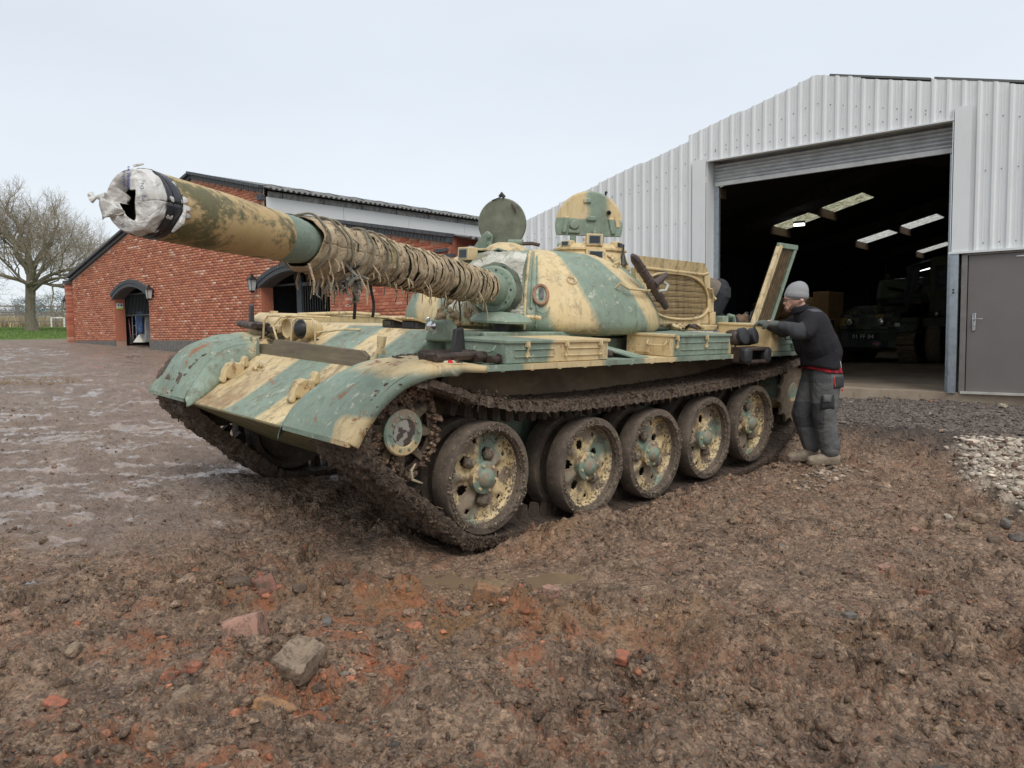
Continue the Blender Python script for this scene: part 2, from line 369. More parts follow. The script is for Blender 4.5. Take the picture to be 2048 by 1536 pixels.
def hfun(x, y, full=True):
    x = np.asarray(x, float); y = np.asarray(y, float)
    R = regions(x, y); lat, dep = latdep(x, y); z = base(x, y)
    near = ss(26, 10, dep)
    z = z + (fbm(x * .55, y * .55, 3, 2) * .045 + fbm(x * 2.1, y * 2.1, 3, 3) * .034 * R['churn'] * (1 - R['gravel']) * ss(14, 8, dep)) * (1 - R['gravel'] * .6) * ss(-30, -24, y)
    z = z + R['rise'] * (.135 + .09 * fbm(x * 1.7, y * 1.7, 3, 21)) * ss(.5, 2, dep)
    # spoil pushed up beside and before the near track
    tb = np.exp(-((y - 1.86 - .08 * fbm(x * 2, y * 0, 2, 9)) / .15) ** 2) * ss(-3.6, -2.6, x) * ss(2.05, 1.7, x)
    z = z + tb * (.055 + .045 * fbm(x * 3.1, y * 3.1, 3, 8)) 
    z = z + np.exp(-((x - 1.15) / .35) ** 2 - ((y - 1.78) / .2) ** 2) * .07
    z = z + np.exp(-((x - 2.25) / .35) ** 2 - ((y - .75) / .5) ** 2) * .05
    # under the tracks
    for yy in (1.30, -1.36):
        z = z - np.exp(-((y - yy) / .36) ** 4) * ss(-3.2, -2.8, x) * ss(2.2, 1.7, x) * .10
    z = z - R['slick'] * (.045 + .01 * fbm(x * 4, y * 4, 3, 5))
    z = z + .13 * np.exp(-((x + 2.75) / .65) ** 2 - ((y - 2.35) / .50) ** 2) * ss(1.7, 1.95, y)
    z = z + R['bank2'] * .16 + R['chalk'] * (.17 + .05 * fbm(x * 2.2, y * 2.2, 3, 31)) * ss(-5, -2.4, x)
    # old ruts curving through the yard on the left
    u = (x - 3) * .70 - (y + 4) * .71; v = (x - 3) * .71 + (y + 4) * .70
    rut = np.sin((v + .012 * u * u) * 5.2 + 1.5 * fbm(u * .12, v * .3, 2, 44)) * fbm(u * .25, v * .5, 2, 45)
    z = z + R['leftwet'] * rut * .035 * near
    if full:
        ch = R['churn'] * (1 - .8 * R['grass'])
        st = fbm(lat * 1.8 + 3, dep * 5 - lat * 1.5, 5, 51, .65)          # smeared streaks
        z = z + R['leftwet'] * (st * .026 + fbm(x * 9, y * 9, 5, 52, .6) * .018) * near
        wx, wy = fbm(x * 5, y * 5, 3, 63) * .10, fbm(x * 5 + 9, y * 5, 3, 64) * .10
        def domes(f, sd, r=.66):
            d_, i_ = cell((x + wx) * f, (y + wy) * f, sd); return np.sqrt(np.clip(1 - (d_ / r) ** 2, 0, 1)) * (.25 + .75 * i_)
        amp = (.55 + .9 * ss(-.25, .5, fbm(x * 1.3, y * 1.3, 3, 66))) * (1 - .6 * R['gravel']) * (1 + .35 * R['bank'])
        big = domes(7.5, 61) * ss(.0, .35, fbm(x * 2.2, y * 2.2, 2, 60) + .15 * R['bank'])
        lump = big * .058 + domes(16, 62) * .030 + domes(34, 65) * .006
        z = z + ch * near * amp * (lump - .02 + fbm(x * 6, y * 6, 4, 67, .5) * .022)
        z = z + R['slick'] * (fbm(lat * 2.2, dep * 8, 4, 68) * .011 + fbm(x * 14, y * 14, 3, 70) * .004)
        z = z + tb * domes(30, 66) * .02
    for p in PUD:
        ca, sa = math.cos(p[4]), math.sin(p[4]); u = ((x - p[0]) * ca + (y - p[1]) * sa) / p[2]; v = (-(x - p[0]) * sa + (y - p[1]) * ca) / p[3]
        r = np.hypot(u, v) * (1 + .75 * fbm(x * 4.5, y * 4.5, 4, 77)); k = np.exp(-(r / 1.7) ** 6); l = plevel(p)
        z = z * (1 - .95 * k) + (l + .014 * (np.minimum(r, 1.8) ** 2 - .50) + .006 * fbm(x * 9, y * 9, 4, 78)) * .95 * k
    return z
def build_ground():
    # rings round the spot where the photographer stands, closer together near by
    ra = np.concatenate([[0.05, .3, .6, .9, 1.2], np.exp(np.arange(math.log(1.5), math.log(13), .0040)), np.exp(np.arange(math.log(13), math.log(60), .011)), np.exp(np.arange(math.log(60), math.log(900), .08))])
    mid = math.atan2(FY, FX)
    a1 = mid + np.linspace(-.69, .69, 620); a2 = np.linspace(mid + .70, mid - .70 + 2 * PI, 130)[1:-1]
    an = np.concatenate([a1, a2]); na = len(an); nr = len(ra)
    X = CAM.x + ra[:, None] * np.cos(an)[None]; Y = CAM.y + ra[:, None] * np.sin(an)[None]
    x = X.ravel(); y = Y.ravel(); z = hfun(x, y)
    inside = ss(6.62, 6.85, -(x + .069 * (y - 2.2)))*ss(-5.9,-5.6,y)*ss(7,6,y); z = z * (1 - inside) + inside * .3
    R = regions(x, y); lat, dep = latdep(x, y)
    i = np.arange((nr - 1) * na); q = i // na; j = i % na; j2 = (j + 1) % na
    F = np.stack([q * na + j, (q + 1) * na + j, (q + 1) * na + j2, q * na + j2], 1)
    red = ss(.05, .36, fbm(x * 2.3, y * 2.3, 5, 71, .6)) * (np.exp(-((x - 3.5) / 1.2) ** 2 - ((y - 2.5) / 1.1) ** 2) * 1.25 + R['churn'] * .18) * (1 - R['gravel'])
    och = .55 * np.exp(-(((x - 3.5) * .796 + (y - 1.17) * .605 - .25) / .35) ** 2) * ss(4.2, 3.4, x) * ss(1.2, 1.9, x) + np.exp(-((x - 3.05) / .28) ** 2 - ((y - 2.75) / .4) ** 2) * ss(-.3, .4, fbm(x * 5, y * 5, 4, 72)) + .6 * np.exp(-((x - 1.45) / .4) ** 2 - ((y - 1.88) / .12) ** 2)
    # standing water and shine
    wet = R['leftwet'] * (.16 + .84 * ss(.16, .60, fbm(lat * 1.3 + 2, dep * 3.6 - lat * .9, 5, 81, .65) + .30 * fbm(lat * .25, dep * .7, 2, 82) + .50 * fbm(x * 4, y * 4, 5, 84, .65))) * ss(-31, -20, y) 
    wet = np.maximum(wet, R['slick'] * .62); wet = np.maximum(wet, .30 * R['churn'] * ss(.1, .4, fbm(x * 1.1, y * 1.1, 3, 83)))
    wet = np.maximum(wet, .92 * np.exp(-((x - 1.55) / .35) ** 2 - ((y + 1.1) / .5) ** 2))
    o = npmesh('ground', np.stack([x, y, z], 1), F, M['ground'], smooth=True,
               attrs=dict(wet=wet, red=np.clip(red, 0, 1), ochre=np.clip(och, 0, 1), chalk=R['chalk'], gravel=R['gravel'], grassy=R['grass'], left=R['leftwet'], dark=R['bank2']))
    return tag(o, 'churned wet brown mud of the yard rising to a grey gravel apron and a grass field', kind='structure')
def soil(m):
    """Colour and relief of churned earth: crumbs of several sizes, random dark blotches, pale dried specks."""
    co = m.co(); wv = m.noise(7, 4, .6, out='Color'); vec = nd(m.nt, 'VectorMath', {0: co, 1: nd(m.nt, 'VectorMath', {0: wv, 'Scale': .09}, operation='SCALE').outputs[0]}, operation='ADD').outputs[0]
    n1 = m.noise(5, 8, 0.7); n3 = m.noise(1.1, 4, 0.6)
    c = m.mix(m.rg(n1, .34, .66), (0.118, 0.074, 0.046), (0.40, 0.27, 0.178))
    c = m.mix(m.rg(n3, .35, .7, 0, .55), c, (0.265, 0.172, 0.114))
    v1 = m.vor(26, vec, 'Color'); v2 = m.vor(70, vec, 'Color')
    b1 = m.rg(m.sep(v1)[0], 0, 1, .62, 1.42); b2 = m.rg(m.sep(v2)[1], 0, 1, .60, 1.45); k = m.ma('MULTIPLY', b1, b2); cmb = nd(m.nt, 'CombineXYZ', {0: k, 1: k, 2: k}).outputs[0]
    c = m.mix(.85, c, cmb, 'MULTIPLY')
    c = m.mix(m.rg(m.noise(34, 7, .75), .56, .64, 0, .7), c, (0.042, 0.027, 0.018)); c = m.mix(m.rg(m.noise(2.4, 6, .7), .55, .68, 0, .5), c, (0.20, 0.125, 0.062))
    sp = m.vor(120, vec, 'Color'); c = m.mix(m.rg(m.sep(sp)[2], .93, .95, 0, .7), c, (0.40, 0.30, 0.21)); c = m.mix(m.rg(m.sep(sp)[0], .965, .975, 0, .8), c, (0.33, 0.12, 0.06))
    h = m.ma('ADD', m.ma('MULTIPLY', m.ma('SUBTRACT', 1.0, m.vor(26, vec)), 1.0), m.ma('MULTIPLY', m.ma('SUBTRACT', 1.0, m.vor(70, vec)), .45))
    h = m.ma('ADD', h, m.ma('MULTIPLY', m.noise(60, 8, .75), .8))
    return c, h
def ground_material():
    m = MT('ground_mud', 0.8); c, hh = soil(m)
    lf = m.mix(m.rg(m.noise(3, 8, .72, sc3=(1, 1, 1)), .3, .7), (0.175, 0.127, 0.100), (0.38, 0.29, 0.232))
    c = m.mix(m.ma('MULTIPLY', m.attr('left'), .75), c, lf)
    rd = m.ma('MULTIPLY', m.attr('red'), m.rg(m.noise(9, 8, .75), .42, .56)); c = m.mix(rd, c, m.mix(m.noise(40), (0.30, 0.11, 0.05), (0.55, 0.22, 0.105)))
    oc = m.ma('MULTIPLY', m.attr('ochre'), m.rg(m.noise(14, 8, .75), .36, .56, 0, .85)); c = m.mix(oc, c, (0.33, 0.17, 0.062))
    gv = m.mix(m.rg(m.vor(38, out='Color'), .2, .8), (0.055, 0.048, 0.043), (0.27, 0.24, 0.215)); c = m.mix(m.ma('MULTIPLY', m.attr('gravel'), .72), c, gv)
    ck = m.ma('MULTIPLY', m.attr('chalk'), m.rg(m.noise(6, 8, .7), .35, .52)); c = m.mix(ck, c, m.mix(m.noise(30), (0.42, 0.34, 0.26), (0.62, 0.54, 0.44)))
    c = m.mix(m.ma('MULTIPLY', m.attr('dark'), .7), c, (0.045, 0.037, 0.033))
    gr = m.mix(m.noise(2.0, 6, .7), (0.085, 0.145, 0.022), (0.17, 0.24, 0.05)); c = m.mix(m.attr('grassy'), c, gr)
    m.col(c)
    w = m.attr('wet'); r = m.ma('SUBTRACT', 0.68, m.ma('MULTIPLY', w, 0.50)); r = m.ma('ADD', r, m.ma('MULTIPLY', m.ma('SUBTRACT', m.noise(11, 6, .7), .5), .35))
    r = m.ma('MAXIMUM', r, 0.10); m.ro(r)
    h = hh
    m.nt.links.new(m.rg(w, .45, .85), m.b.inputs['Coat Weight']); m.b.inputs['Coat Roughness'].default_value = .24
    n = nd(m.nt, 'Bump', {'Height': h, 'Distance': .030, 'Strength': m.rg(w, .25, 1.0, 1.0, .42)}); m.nt.links.new(n.outputs[0], m.b.inputs['Normal'])
    return m.mat
M['ground'] = ground_material()
build_ground()
# water lying in the hollows
wm = MT('muddy_water', 0.06); wm.col(wm.mix(wm.noise(3, 4), (0.19, 0.128, 0.078), (0.26, 0.18, 0.112))); wm.bump(wm.noise(9, 3), .06, .01)
M['water'] = wm.mat
wg = MT('grey_puddle', 0.05); wg.col(wg.mix(wg.noise(3, 4), (0.085, 0.068, 0.06), (0.12, 0.098, 0.085))); wg.bump(wg.noise(12, 3), .04, .01)
def puddle(i, mat, label):
    p = PUD[i]; n = 36; ca, sa = math.cos(p[4]), math.sin(p[4]); z = plevel(p); P = []
    for q in range(n):
        t = 2 * PI * q / n; P.append((p[0] + 1.12 * (p[2] * math.cos(t) * ca - p[3] * math.sin(t) * sa), p[1] + 1.12 * (p[2] * math.cos(t) * sa + p[3] * math.sin(t) * ca), z - .001))
    mb = MB(); mb.add(P + [(p[0], p[1], z - .001)], [(q, (q + 1) % n, n) for q in range(n)]); tag(mb.build('puddle', mat), label, kind='structure')
for i, lb in enumerate(['ochre brown muddy puddle in the slick hollow before the near track', 'smaller ochre puddle at the right end of the slick hollow', 'tiny ochre puddle beside the rubble bank']): puddle(i, M['water'], lb)
for i, lb in ((3, 'long pale puddle streak in the wet mud left of the rubble'), (4, 'pale puddle streak farthest left in the wet mud'), (5, 'narrow puddle streak nearer the rubble'), (6, 'small thin puddle streak nearest the rubble bank'), (7, 'dark pool under the front of the tank'), (8, 'tiny pale puddle near the left edge by the rubble')): puddle(i, wg.mat, lb)

# ---- clods and stones
def ico():
    b = bmesh.new(); bmesh.ops.create_icosphere(b, subdivisions=1, radius=1.0)
    V = np.array([v.co[:] for v in b.verts]); F = np.array([[v.index for v in f.verts] for f in b.faces]); b.free(); return V, F
ICO_V, ICO_F = ico()
def scatter(name, pos, size, cols, mat, flat=.7, rough=.35, parent=None, seed=1, M4=None):
    """Many small irregular lumps as one mesh; pos (n,3), size (n,), cols (n,3)."""
    rs = np.random.RandomState(seed); n = len(pos); nv = len(ICO_V)
    V = ICO_V[None] * (1 + rs.uniform(-rough, rough, (n, nv, 1)))
    V = V * np.stack([rs.uniform(.7, 1.6, n), rs.uniform(.5, 1.1, n), rs.uniform(flat * .4, flat * 1.1, n)], 1)[:, None, :]
    a = rs.uniform(0, 2 * PI, n); t = rs.uniform(-.6, .6, n); ca, sa, ct, st = np.cos(a), np.sin(a), np.cos(t), np.sin(t)
    x, y, z = V[..., 0], V[..., 1], V[..., 2]
    y, z = y * ct[:, None] - z * st[:, None], y * st[:, None] + z * ct[:, None]
    x, y = x * ca[:, None] - y * sa[:, None], x * sa[:, None] + y * ca[:, None]
    V = np.stack([x, y, z], 2) * size[:, None, None] + pos[:, None, :]
    F = (ICO_F[None] + (np.arange(n) * nv)[:, None, None]).reshape(-1, 3)
    o = npmesh(name, V.reshape(-1, 3), F, mat, parent, cols=np.repeat(cols, nv, 0), nper=3)
    o['kind'] = 'stuff'; return o
def lumpmat(name, rough=.85, k=1.0, bump=.6):
    m = MT(name, rough); c = m.attr('tint', 'Color')
    c = m.mix(m.rg(m.noise(30, 6, .7), .38, .58, 0, .85), c, m.mix(.35, c, (0.075, 0.048, 0.031)))
    m.col(c); m.ro(m.rg(m.noise(9, 4), .35, .65, rough - .3, .95)); m.bump(m.noise(70, 7, .75), bump, .02); return m.mat
M['lump'] = lumpmat('loose_soil', bump=1.0); M['stone'] = lumpmat('loose_stone', .8, bump=.6)
_m = MT('broken_brick', .8); _c = _m.attr('tint', 'Color')
_c = _m.mix(_m.rg(_m.noise(22, 7, .75), .46, .60, 0, .9), _c, (0.095, 0.066, 0.045)); _c = _m.mix(_m.rg(_m.noise(70, 4, .7), .60, .68, 0, .7), _c, (0.42, 0.30, 0.22))
_m.col(_c); _m.bump(_m.noise(50, 7, .7), .8, .008); M['brickbit'] = _m.mat
_m = MT('earth_clod', .65); _c, _h2 = soil(_m); _c = _m.mix(1.0, _c, _m.attr('tint', 'Color'), 'MULTIPLY'); _m.col(_c); _m.bump(_h2, 1.0, .03); M['clod'] = _m.mat
def clods():
    rs = np.random.RandomState(5); N = 130000
    dep = np.exp(rs.uniform(math.log(1.9), math.log(11.5), N)); lat = rs.uniform(-.74, .74, N) * (dep + .3)
    x = CAM.x + RX * lat + FX * dep; y = CAM.y + RY * lat + FY * dep
    R = regions(x, y); tb = np.exp(-((y - 1.88) / .2) ** 2) * ss(-3.6, -2.6, x) * ss(2.3, 1.9, x)
    dens = .42 * ss(-.35, .3, fbm(x * 1.4, y * 1.4, 3, 91)) + .10 + .5 * tb
    p = dens * (R['churn'] * (1 - .85 * R['gravel']) * (1 - R['chalk']) + R['leftwet'] * .16)
    p *= np.where((y < 1.75) & (x < 2.2) & (x > -3.3), 0, 1)
    k = rs.uniform(0, 1, N) < p; x, y, dep = x[k], y[k], dep[k]; n = len(x)
    s = np.exp(rs.normal(math.log(.0068), .50, n)) * (1 + .12 * np.clip(dep - 3.5, 0, 8)); s = np.minimum(s, .030)
    z = hfun(x, y) - s * .10
    reg = ss(.0, .5, fbm(x * 2.3, y * 2.3, 4, 71)) * np.exp(-((x - 3.4) / 1.2) ** 2 - ((y - 2.6) / 1.1) ** 2)
    c = np.array([.170, .108, .068]) * np.exp(rs.normal(.05, .40, n))[:, None]
    u = rs.uniform(0, 1, n)
    red = u < .03 + .42 * reg; c[red] = np.array([.46, .165, .085]) * np.exp(rs.normal(0, .28, red.sum()))[:, None]
    och = (u > .93) & (u < .95 + .03 * reg); c[och] = np.array([.30, .175, .08]) * np.exp(rs.normal(0, .2, och.sum()))[:, None]
    pal = u > .985; c[pal] = np.array([.36, .30, .235]) * np.exp(rs.normal(0, .2, pal.sum()))[:, None]
    gry = (u > .88) & (u < .915); c[gry] = np.array([.16, .14, .12]) * np.exp(rs.normal(0, .25, gry.sum()))[:, None]
    odd = red | och | pal | gry; mud_ = ~odd; P3 = np.stack([x, y, z], 1)
    o = scatter('clods', P3[mud_], s[mud_], np.exp(rs.normal(0, .22, (mud_.sum(), 1))) * np.ones(3), M['clod'], .85, .55, seed=2); tag(o, 'loose clods of brown soil strewn over the churned mud')
    odd &= rs.uniform(0, 1, n) < .8
    o = scatter('rubble_crumbs', P3[odd], s[odd] * .9, c[odd], M['lump'], .8, .55, seed=7); tag(o, 'brick red, ochre and pale crumbs of rubble strewn over the churned mud')
def big_clods():
    global ICO_V, ICO_F
    keepv, keepf = ICO_V, ICO_F; b = bmesh.new(); bmesh.ops.create_icosphere(b, subdivisions=2, radius=1.0); ICO_V = np.array([v.co[:] for v in b.verts]); ICO_F = np.array([[v.index for v in f.verts] for f in b.faces]); b.free()
    rs = np.random.RandomState(15); N = 9000; dep = np.exp(rs.uniform(math.log(2.0), math.log(9), N)); lat = rs.uniform(-.74, .74, N) * (dep + .3)
    x = CAM.x + RX * lat + FX * dep; y = CAM.y + RY * lat + FY * dep; R = regions(x, y)
    crest = np.exp(-(((x - 3.5) * .796 + (y - 1.17) * .605 - .12) / .14) ** 2) * ss(4.4, 3.6, x)
    p = R['churn'] * (1 - R['gravel']) * (1 - R['chalk']) * (.10 * ss(0, .4, fbm(x * 1.4, y * 1.4, 3, 91)) + .05 + .12 * R['bank']) + .65 * crest; p *= np.where((y < 1.75) & (x < 2.2) & (x > -3.3), 0, 1)
    k = rs.uniform(0, 1, N) < p; x, y = x[k], y[k]; n = len(x); s = np.minimum(np.exp(rs.normal(math.log(.020), .38, n)), .055)
    c = np.array([.165, .105, .066]) * np.exp(rs.normal(0, .30, n))[:, None]; u = rs.uniform(0, 1, n); g = np.exp(-((x - 3.4) / 1.2) ** 2 - ((y - 2.4) / 1.0) ** 2)
    tn_ = np.exp(rs.normal(0, .2, (n, 1))) * np.ones(3); od = np.zeros(n, bool); q = u < .34 * g; od |= q; c[q] = np.array([.42, .16, .082]) * np.exp(rs.normal(0, .2, q.sum()))[:, None]; q = (u > .75) & (u < .75 + .14 * g); od |= q; c[q] = np.array([.22, .13, .065]) * np.exp(rs.normal(0, .2, q.sum()))[:, None]
    P3 = np.stack([x, y, hfun(x, y) - s * .1], 1); md = ~od
    o = scatter('mud_lumps', P3[md], s[md], tn_[md], M['clod'], .85, .30, seed=19); tag(o, 'larger lumps of brown earth along the bank')
    o = scatter('rubble_lumps', P3[od], s[od] * .8, c[od], M['brickbit'], .85, .28, seed=29); tag(o, 'lumps of broken brick and ochre clay along the bank')
    ICO_V, ICO_F = keepv, keepf
clods(); big_clods()
def gravel():
    rs = np.random.RandomState(8); N = 30000
    x = rs.uniform(-6.6, -.7, N); y = rs.uniform(.2, 6.6, N); R = regions(x, y)
    lat, dep = latdep(x, y)
    k = (rs.uniform(0, 1, N) < R['chalk'] * .75) & (lat < dep * .76); xc, yc = x[k], y[k]; n = len(xc)
    s = np.exp(rs.normal(math.log(.021), .42, n)); s = np.minimum(s, .055); z = hfun(xc, yc) + s * .2
    c = np.array([.56, .48, .38]) * np.exp(rs.normal(0, .26, n))[:, None]
    u = rs.uniform(0, 1, n) < .16; c[u] = np.array([.17, .10, .07])
    o = scatter('chalk_gravel', np.stack([xc, yc, z], 1), s, c, M['stone'], .65, .3, seed=3); tag(o, 'heap edge of pale cream crushed stone at the side of the yard')
    x = rs.uniform(-6.9, -3.4, N); y = rs.uniform(-1.5, 5.5, N); R = regions(x, y)
    k = rs.uniform(0, 1, N) < R['gravel'] * .42; x, y = x[k], y[k]; n = len(x); s = np.exp(rs.normal(math.log(.0125), .4, n))
    s = np.minimum(s, .035); z = hfun(x, y) + s * .2; c = np.array([.145, .122, .105]) * np.exp(rs.normal(0, .42, n))[:, None]
    o = scatter('gravel', np.stack([x, y, z], 1), s, c, M['stone'], .6, .3, seed=4); tag(o, 'dark grey loose gravel of the apron before the shed doors')
    # pale crumbs by the man's boots
    n = 260; x = -2.2 + rs.normal(0, .28, n); y = 2.32 + rs.normal(0, .10, n); s = np.exp(rs.normal(math.log(.015), .4, n))
    c = np.array([.36, .28, .21]) * np.exp(rs.normal(0, .25, n))[:, None]
    o = scatter('stone_crumbs', np.stack([x, y, hfun(x, y) + s * .2], 1), s, c, M['stone'], .6, .3, seed=6); tag(o, 'pale stone crumbs trodden into mud near the man at the tank')
gravel()
def rock(name, u, v, z, size, col, label, seed, cat='stone', rot=0.0, tilt=(0, 0), boxy=False, cut=0):
    """A single stone or broken brick with chipped edges, lying at world x=u y=v."""
    rs = random.Random(seed); b = bmesh.new()
    if boxy:
        bmesh.ops.create_cube(b, size=1.0)
        bmesh.ops.subdivide_edges(b, edges=b.edges, cuts=5, use_grid_fill=True)
        for q in b.verts:
            p = q.co.copy(); L = max(abs(p.x), abs(p.y), abs(p.z)); k = sum(1 for t in p if abs(abs(t) - .5) < .01)
            from mathutils import noise as mn
            q.co = p * (1 - (.05 if k == 2 else .13 if k == 3 else 0) * rs.uniform(.4, 1.5)) + Vector((mn.noise(p * 3 + Vector((seed, 0, 0))), mn.noise(p * 3 + Vector((0, seed, 0))), mn.noise(p * 3 + Vector((0, 0, seed))))) * .045
    else:
        from mathutils import noise as mn
        bmesh.ops.create_icosphere(b, subdivisions=3, radius=.5)
        for q in b.verts:
            p = q.co.copy(); d = 1 + .35 * mn.noise(p * 2.2 + Vector((seed, 3, 1))) + .12 * mn.noise(p * 6 + Vector((seed, 0, 5)))
            q.co = Vector([max(-.40, min(.40, t * d)) for t in p])
    if cut:
        for q in b.verts:
            if q.co.z > .3: q.co.z -= .34 * max(0, 1 - math.hypot(q.co.x * 2.6, q.co.y * 2.8)) ** .5 if math.hypot(q.co.x * 2.6, q.co.y * 2.8) < 1 else 0
    for q in b.verts: q.co = Vector((q.co.x * size[0], q.co.y * size[1], q.co.z * size[2]))
    me = bpy.data.meshes.new(name); b.to_mesh(me); b.free()
    me.polygons.foreach_set('use_smooth', [True] * len(me.polygons))
    try: me.set_sharp_from_angle(angle=math.radians(38))
    except Exception: pass
    at = me.attributes.new('tint', 'FLOAT_COLOR', 'POINT'); nv = len(me.vertices)
    at.data.foreach_set('color', list((*col, 1)) * nv)
    me.materials.append(M['brickbit'])
    o = bpy.data.objects.new(name, me); link(o)
    zz = float(hfun(np.array([u]), np.array([v]))[0]) if z is None else z
    o.location = (u, v, zz + size[2] * .34); o.rotation_euler = (tilt[0], tilt[1], rot)
    return tag(o, label, cat)

# ---------------------------------------------------------------- bricks and stones lying about
_red = (0.34, 0.115, 0.062); _pk = (0.36, 0.20, 0.145); _tn = (0.26, 0.185, 0.115); _gy = (0.15, 0.14, 0.13); _br = (0.12, 0.08, 0.055); _or = (0.36, 0.19, 0.085); _cr = (0.40, 0.34, 0.26)
rock('broken_brick', 3.90, 2.27, None, (.26, .16, .15), (.38, .21, .15), 'largest broken brick, long pinkish block tilted in the mud of the rubble', 3, 'brick', .90, (.20, -.30), True)
rock('building_stone', 3.87, 2.68, None, (.19, .15, .10), (.26, .19, .13), 'buff stone block with a hollow worn into its top, beside the largest brick', 4, 'stone', .35, (-.25, .25), True, 1)
rock('broken_brick', 2.60, 2.47, None, (.15, .10, .10), (.30, .155, .075), 'orange brown half brick on the crest of the rubble bank by the ochre puddle', 5, 'brick', 2.5, (.1, .35), True)
rock('broken_brick', 3.36, 1.28, None, (.10, .07, .06), _red, 'small red brick corner standing on end at the back of the rubble bank', 6, 'brick', .4, (.7, .3), True)
rock('broken_brick', 3.52, 1.72, None, (.13, .10, .09), (.26, .12, .085), 'muddy red brick half buried behind the largest broken brick', 7, 'brick', 1.1, (.3, -.2), True)
for i, (x, y, sz, c, nm, lb) in enumerate([
    (4.02, 2.20, (.06, .035, .07), _red, 'brick_shard', 'slim red brick shard leaning on the left end of the largest brick'),
    (2.98, 3.26, (.09, .05, .04), _pk, 'brick_shard', 'pinkish flat brick flake in the middle of the rubble'),
    (4.30, 2.54, (.14, .09, .07), _tn, 'stone', 'brown stone lump at the lower left of the rubble'),
    (4.08, 2.87, (.16, .08, .05), _or, 'brick_shard', 'long crumbling orange brick piece lowest in the rubble'),
    (4.18, 2.41, (.10, .07, .04), _red, 'brick_shard', 'bright red brick crumbs piece left of the largest brick'),
    (4.24, 2.27, (.07, .05, .04), _red, 'brick_shard', 'smaller bright red brick chip further left of the largest brick'),
    (3.51, 2.31, (.08, .06, .05), _gy, 'stone', 'grey pebble right of the largest brick'),
    (3.05, 1.90, (.10, .08, .06), _or, 'stone', 'orange brown stone on the crest of the rubble bank'),
    (2.36, 2.44, (.11, .08, .07), _or, 'stone', 'ochre stone next to the half brick on the bank crest'),
    (3.50, 1.36, (.17, .10, .08), _br, 'stone', 'long dark brown stone at the back left of the rubble bank'),
    (2.88, 2.62, (.08, .06, .05), _tn, 'stone', 'tan pebble between the half brick and the flat brick flake'),
    (3.45, 1.95, (.09, .07, .06), _br, 'stone', 'brown rounded clod stone behind the grey pebble'),
    (2.58, 2.93, (.08, .07, .05), _pk, 'brick_shard', 'pinkish brick lump below the half brick'),
    (3.88, 2.90, (.07, .05, .03), _gy, 'stone', 'flat slate grey stone below the hollowed block'),
    (3.18, 3.68, (.09, .06, .05), _br, 'stone', 'brown stone low in the middle of the picture'),
    (2.80, 3.55, (.07, .06, .04), _red, 'brick_shard', 'red brick chip right of the pinkish flake'),
    (4.62, 2.05, (.09, .06, .05), _red, 'brick_shard', 'red brick lump near the lower left corner'),
    (4.44, 1.64, (.10, .07, .05), _tn, 'stone', 'tan stone at the left edge of the rubble'),
    (0.16, 2.99, (.13, .09, .025), _gy, 'stone', 'flat grey slate tile lying right of the tank track'),
    (-.10, 2.46, (.10, .07, .05), _tn, 'stone', 'tan stone right of the second road wheel mud'),
    (0.10, 3.71, (.11, .09, .04), _pk, 'brick_shard', 'pink brick face on the open mud to the right'),
    (0.77, 3.46, (.08, .07, .05), _br, 'stone', 'brown stone left of the pink brick face'),
    (1.18, 3.90, (.12, .08, .04), _gy, 'stone', 'flat grey stone low on the right hand mud'),
    (.41, 4.05, (.07, .05, .04), _red, 'brick_shard', 'red brick chip right of the pink brick face'),
    (-.99, 3.55, (.08, .06, .04), _pk, 'brick_shard', 'pink chip above the pink brick face, towards the cream stone'),
    (-1.65, 3.84, (.13, .10, .08), _tn, 'cobble', 'first and farthest of the round cobbles below the cream stone heap'),
    (-1.66, 4.02, (.12, .10, .08), _gy, 'cobble', 'grey round cobble touching the farthest one'),
    (-1.37, 3.79, (.12, .09, .07), _tn, 'cobble', 'tan cobble at the left end of the cobble cluster'),
    (-1.19, 4.05, (.14, .11, .09), _br, 'cobble', 'dark brown cobble nearest the camera in the cluster'),
    (-1.49, 4.13, (.13, .10, .08), _gy, 'cobble', 'grey cobble at the right end of the cobble cluster'),
    (-1.54, 3.63, (.12, .08, .06), _cr, 'cobble', 'pale cream cobble between the cluster and the stone heap'),
    (-6.15, 2.98, (.17, .12, .07), _cr, 'stone', 'pale stone alone on the gravel below the grey door')]):
    rock(nm, x, y, None, sz, c, lb, 20 + i, 'brick piece' if 'brick' in nm else 'stone', i * 1.7, ((i * .37) % .6 - .3, (i * .53) % .5 - .25), 'brick' in nm)

# ---------------------------------------------------------------- brick barn
EW = Vector((-.069, .9976, 0)).normalized(); NW = Vector((EW.y, -EW.x, 0))      # along the fronts; out of the fronts towards the yard
UP = Vector((0, 0, 1))
F0 = Vector((-3.45, -26.6, 0))
def FP(s, z, d=0.0): return F0 + EW * s + UP * z + NW * d
GB = 1.10
barn = tag(empty('brick_barn', FP(10, 1.2)), 'long red brick barn with dark stepped gable trim and two arched openings', 'building')
barn_inv = barn.matrix_world.inverted() if False else Matrix.Translation(-Vector(barn.location))
def B(mb, name, mat, par=None, **k):
    """Build in world coordinates, parented under the barn empty (or under a part of it)."""
    o = mb.build(name, mat, **k)
    if par is None: o.parent = barn; o.matrix_parent_inverse = Matrix.Translation(-Vector(barn.location))
    else: o.parent = par
    return o
def roofz(s):
    if s < 9.47: return 3.66 + .255 * (s)
    if s < 13.33: return 6.12 - .233 * (s - 9.47)
    return 4.58 - .178 * (s - 13.33)
A1 = (3.70, 6.38, 2.66, 3.02); A2 = (13.02, 16.06, 2.62, 2.98)       # left, right, springing, crown of the two openings
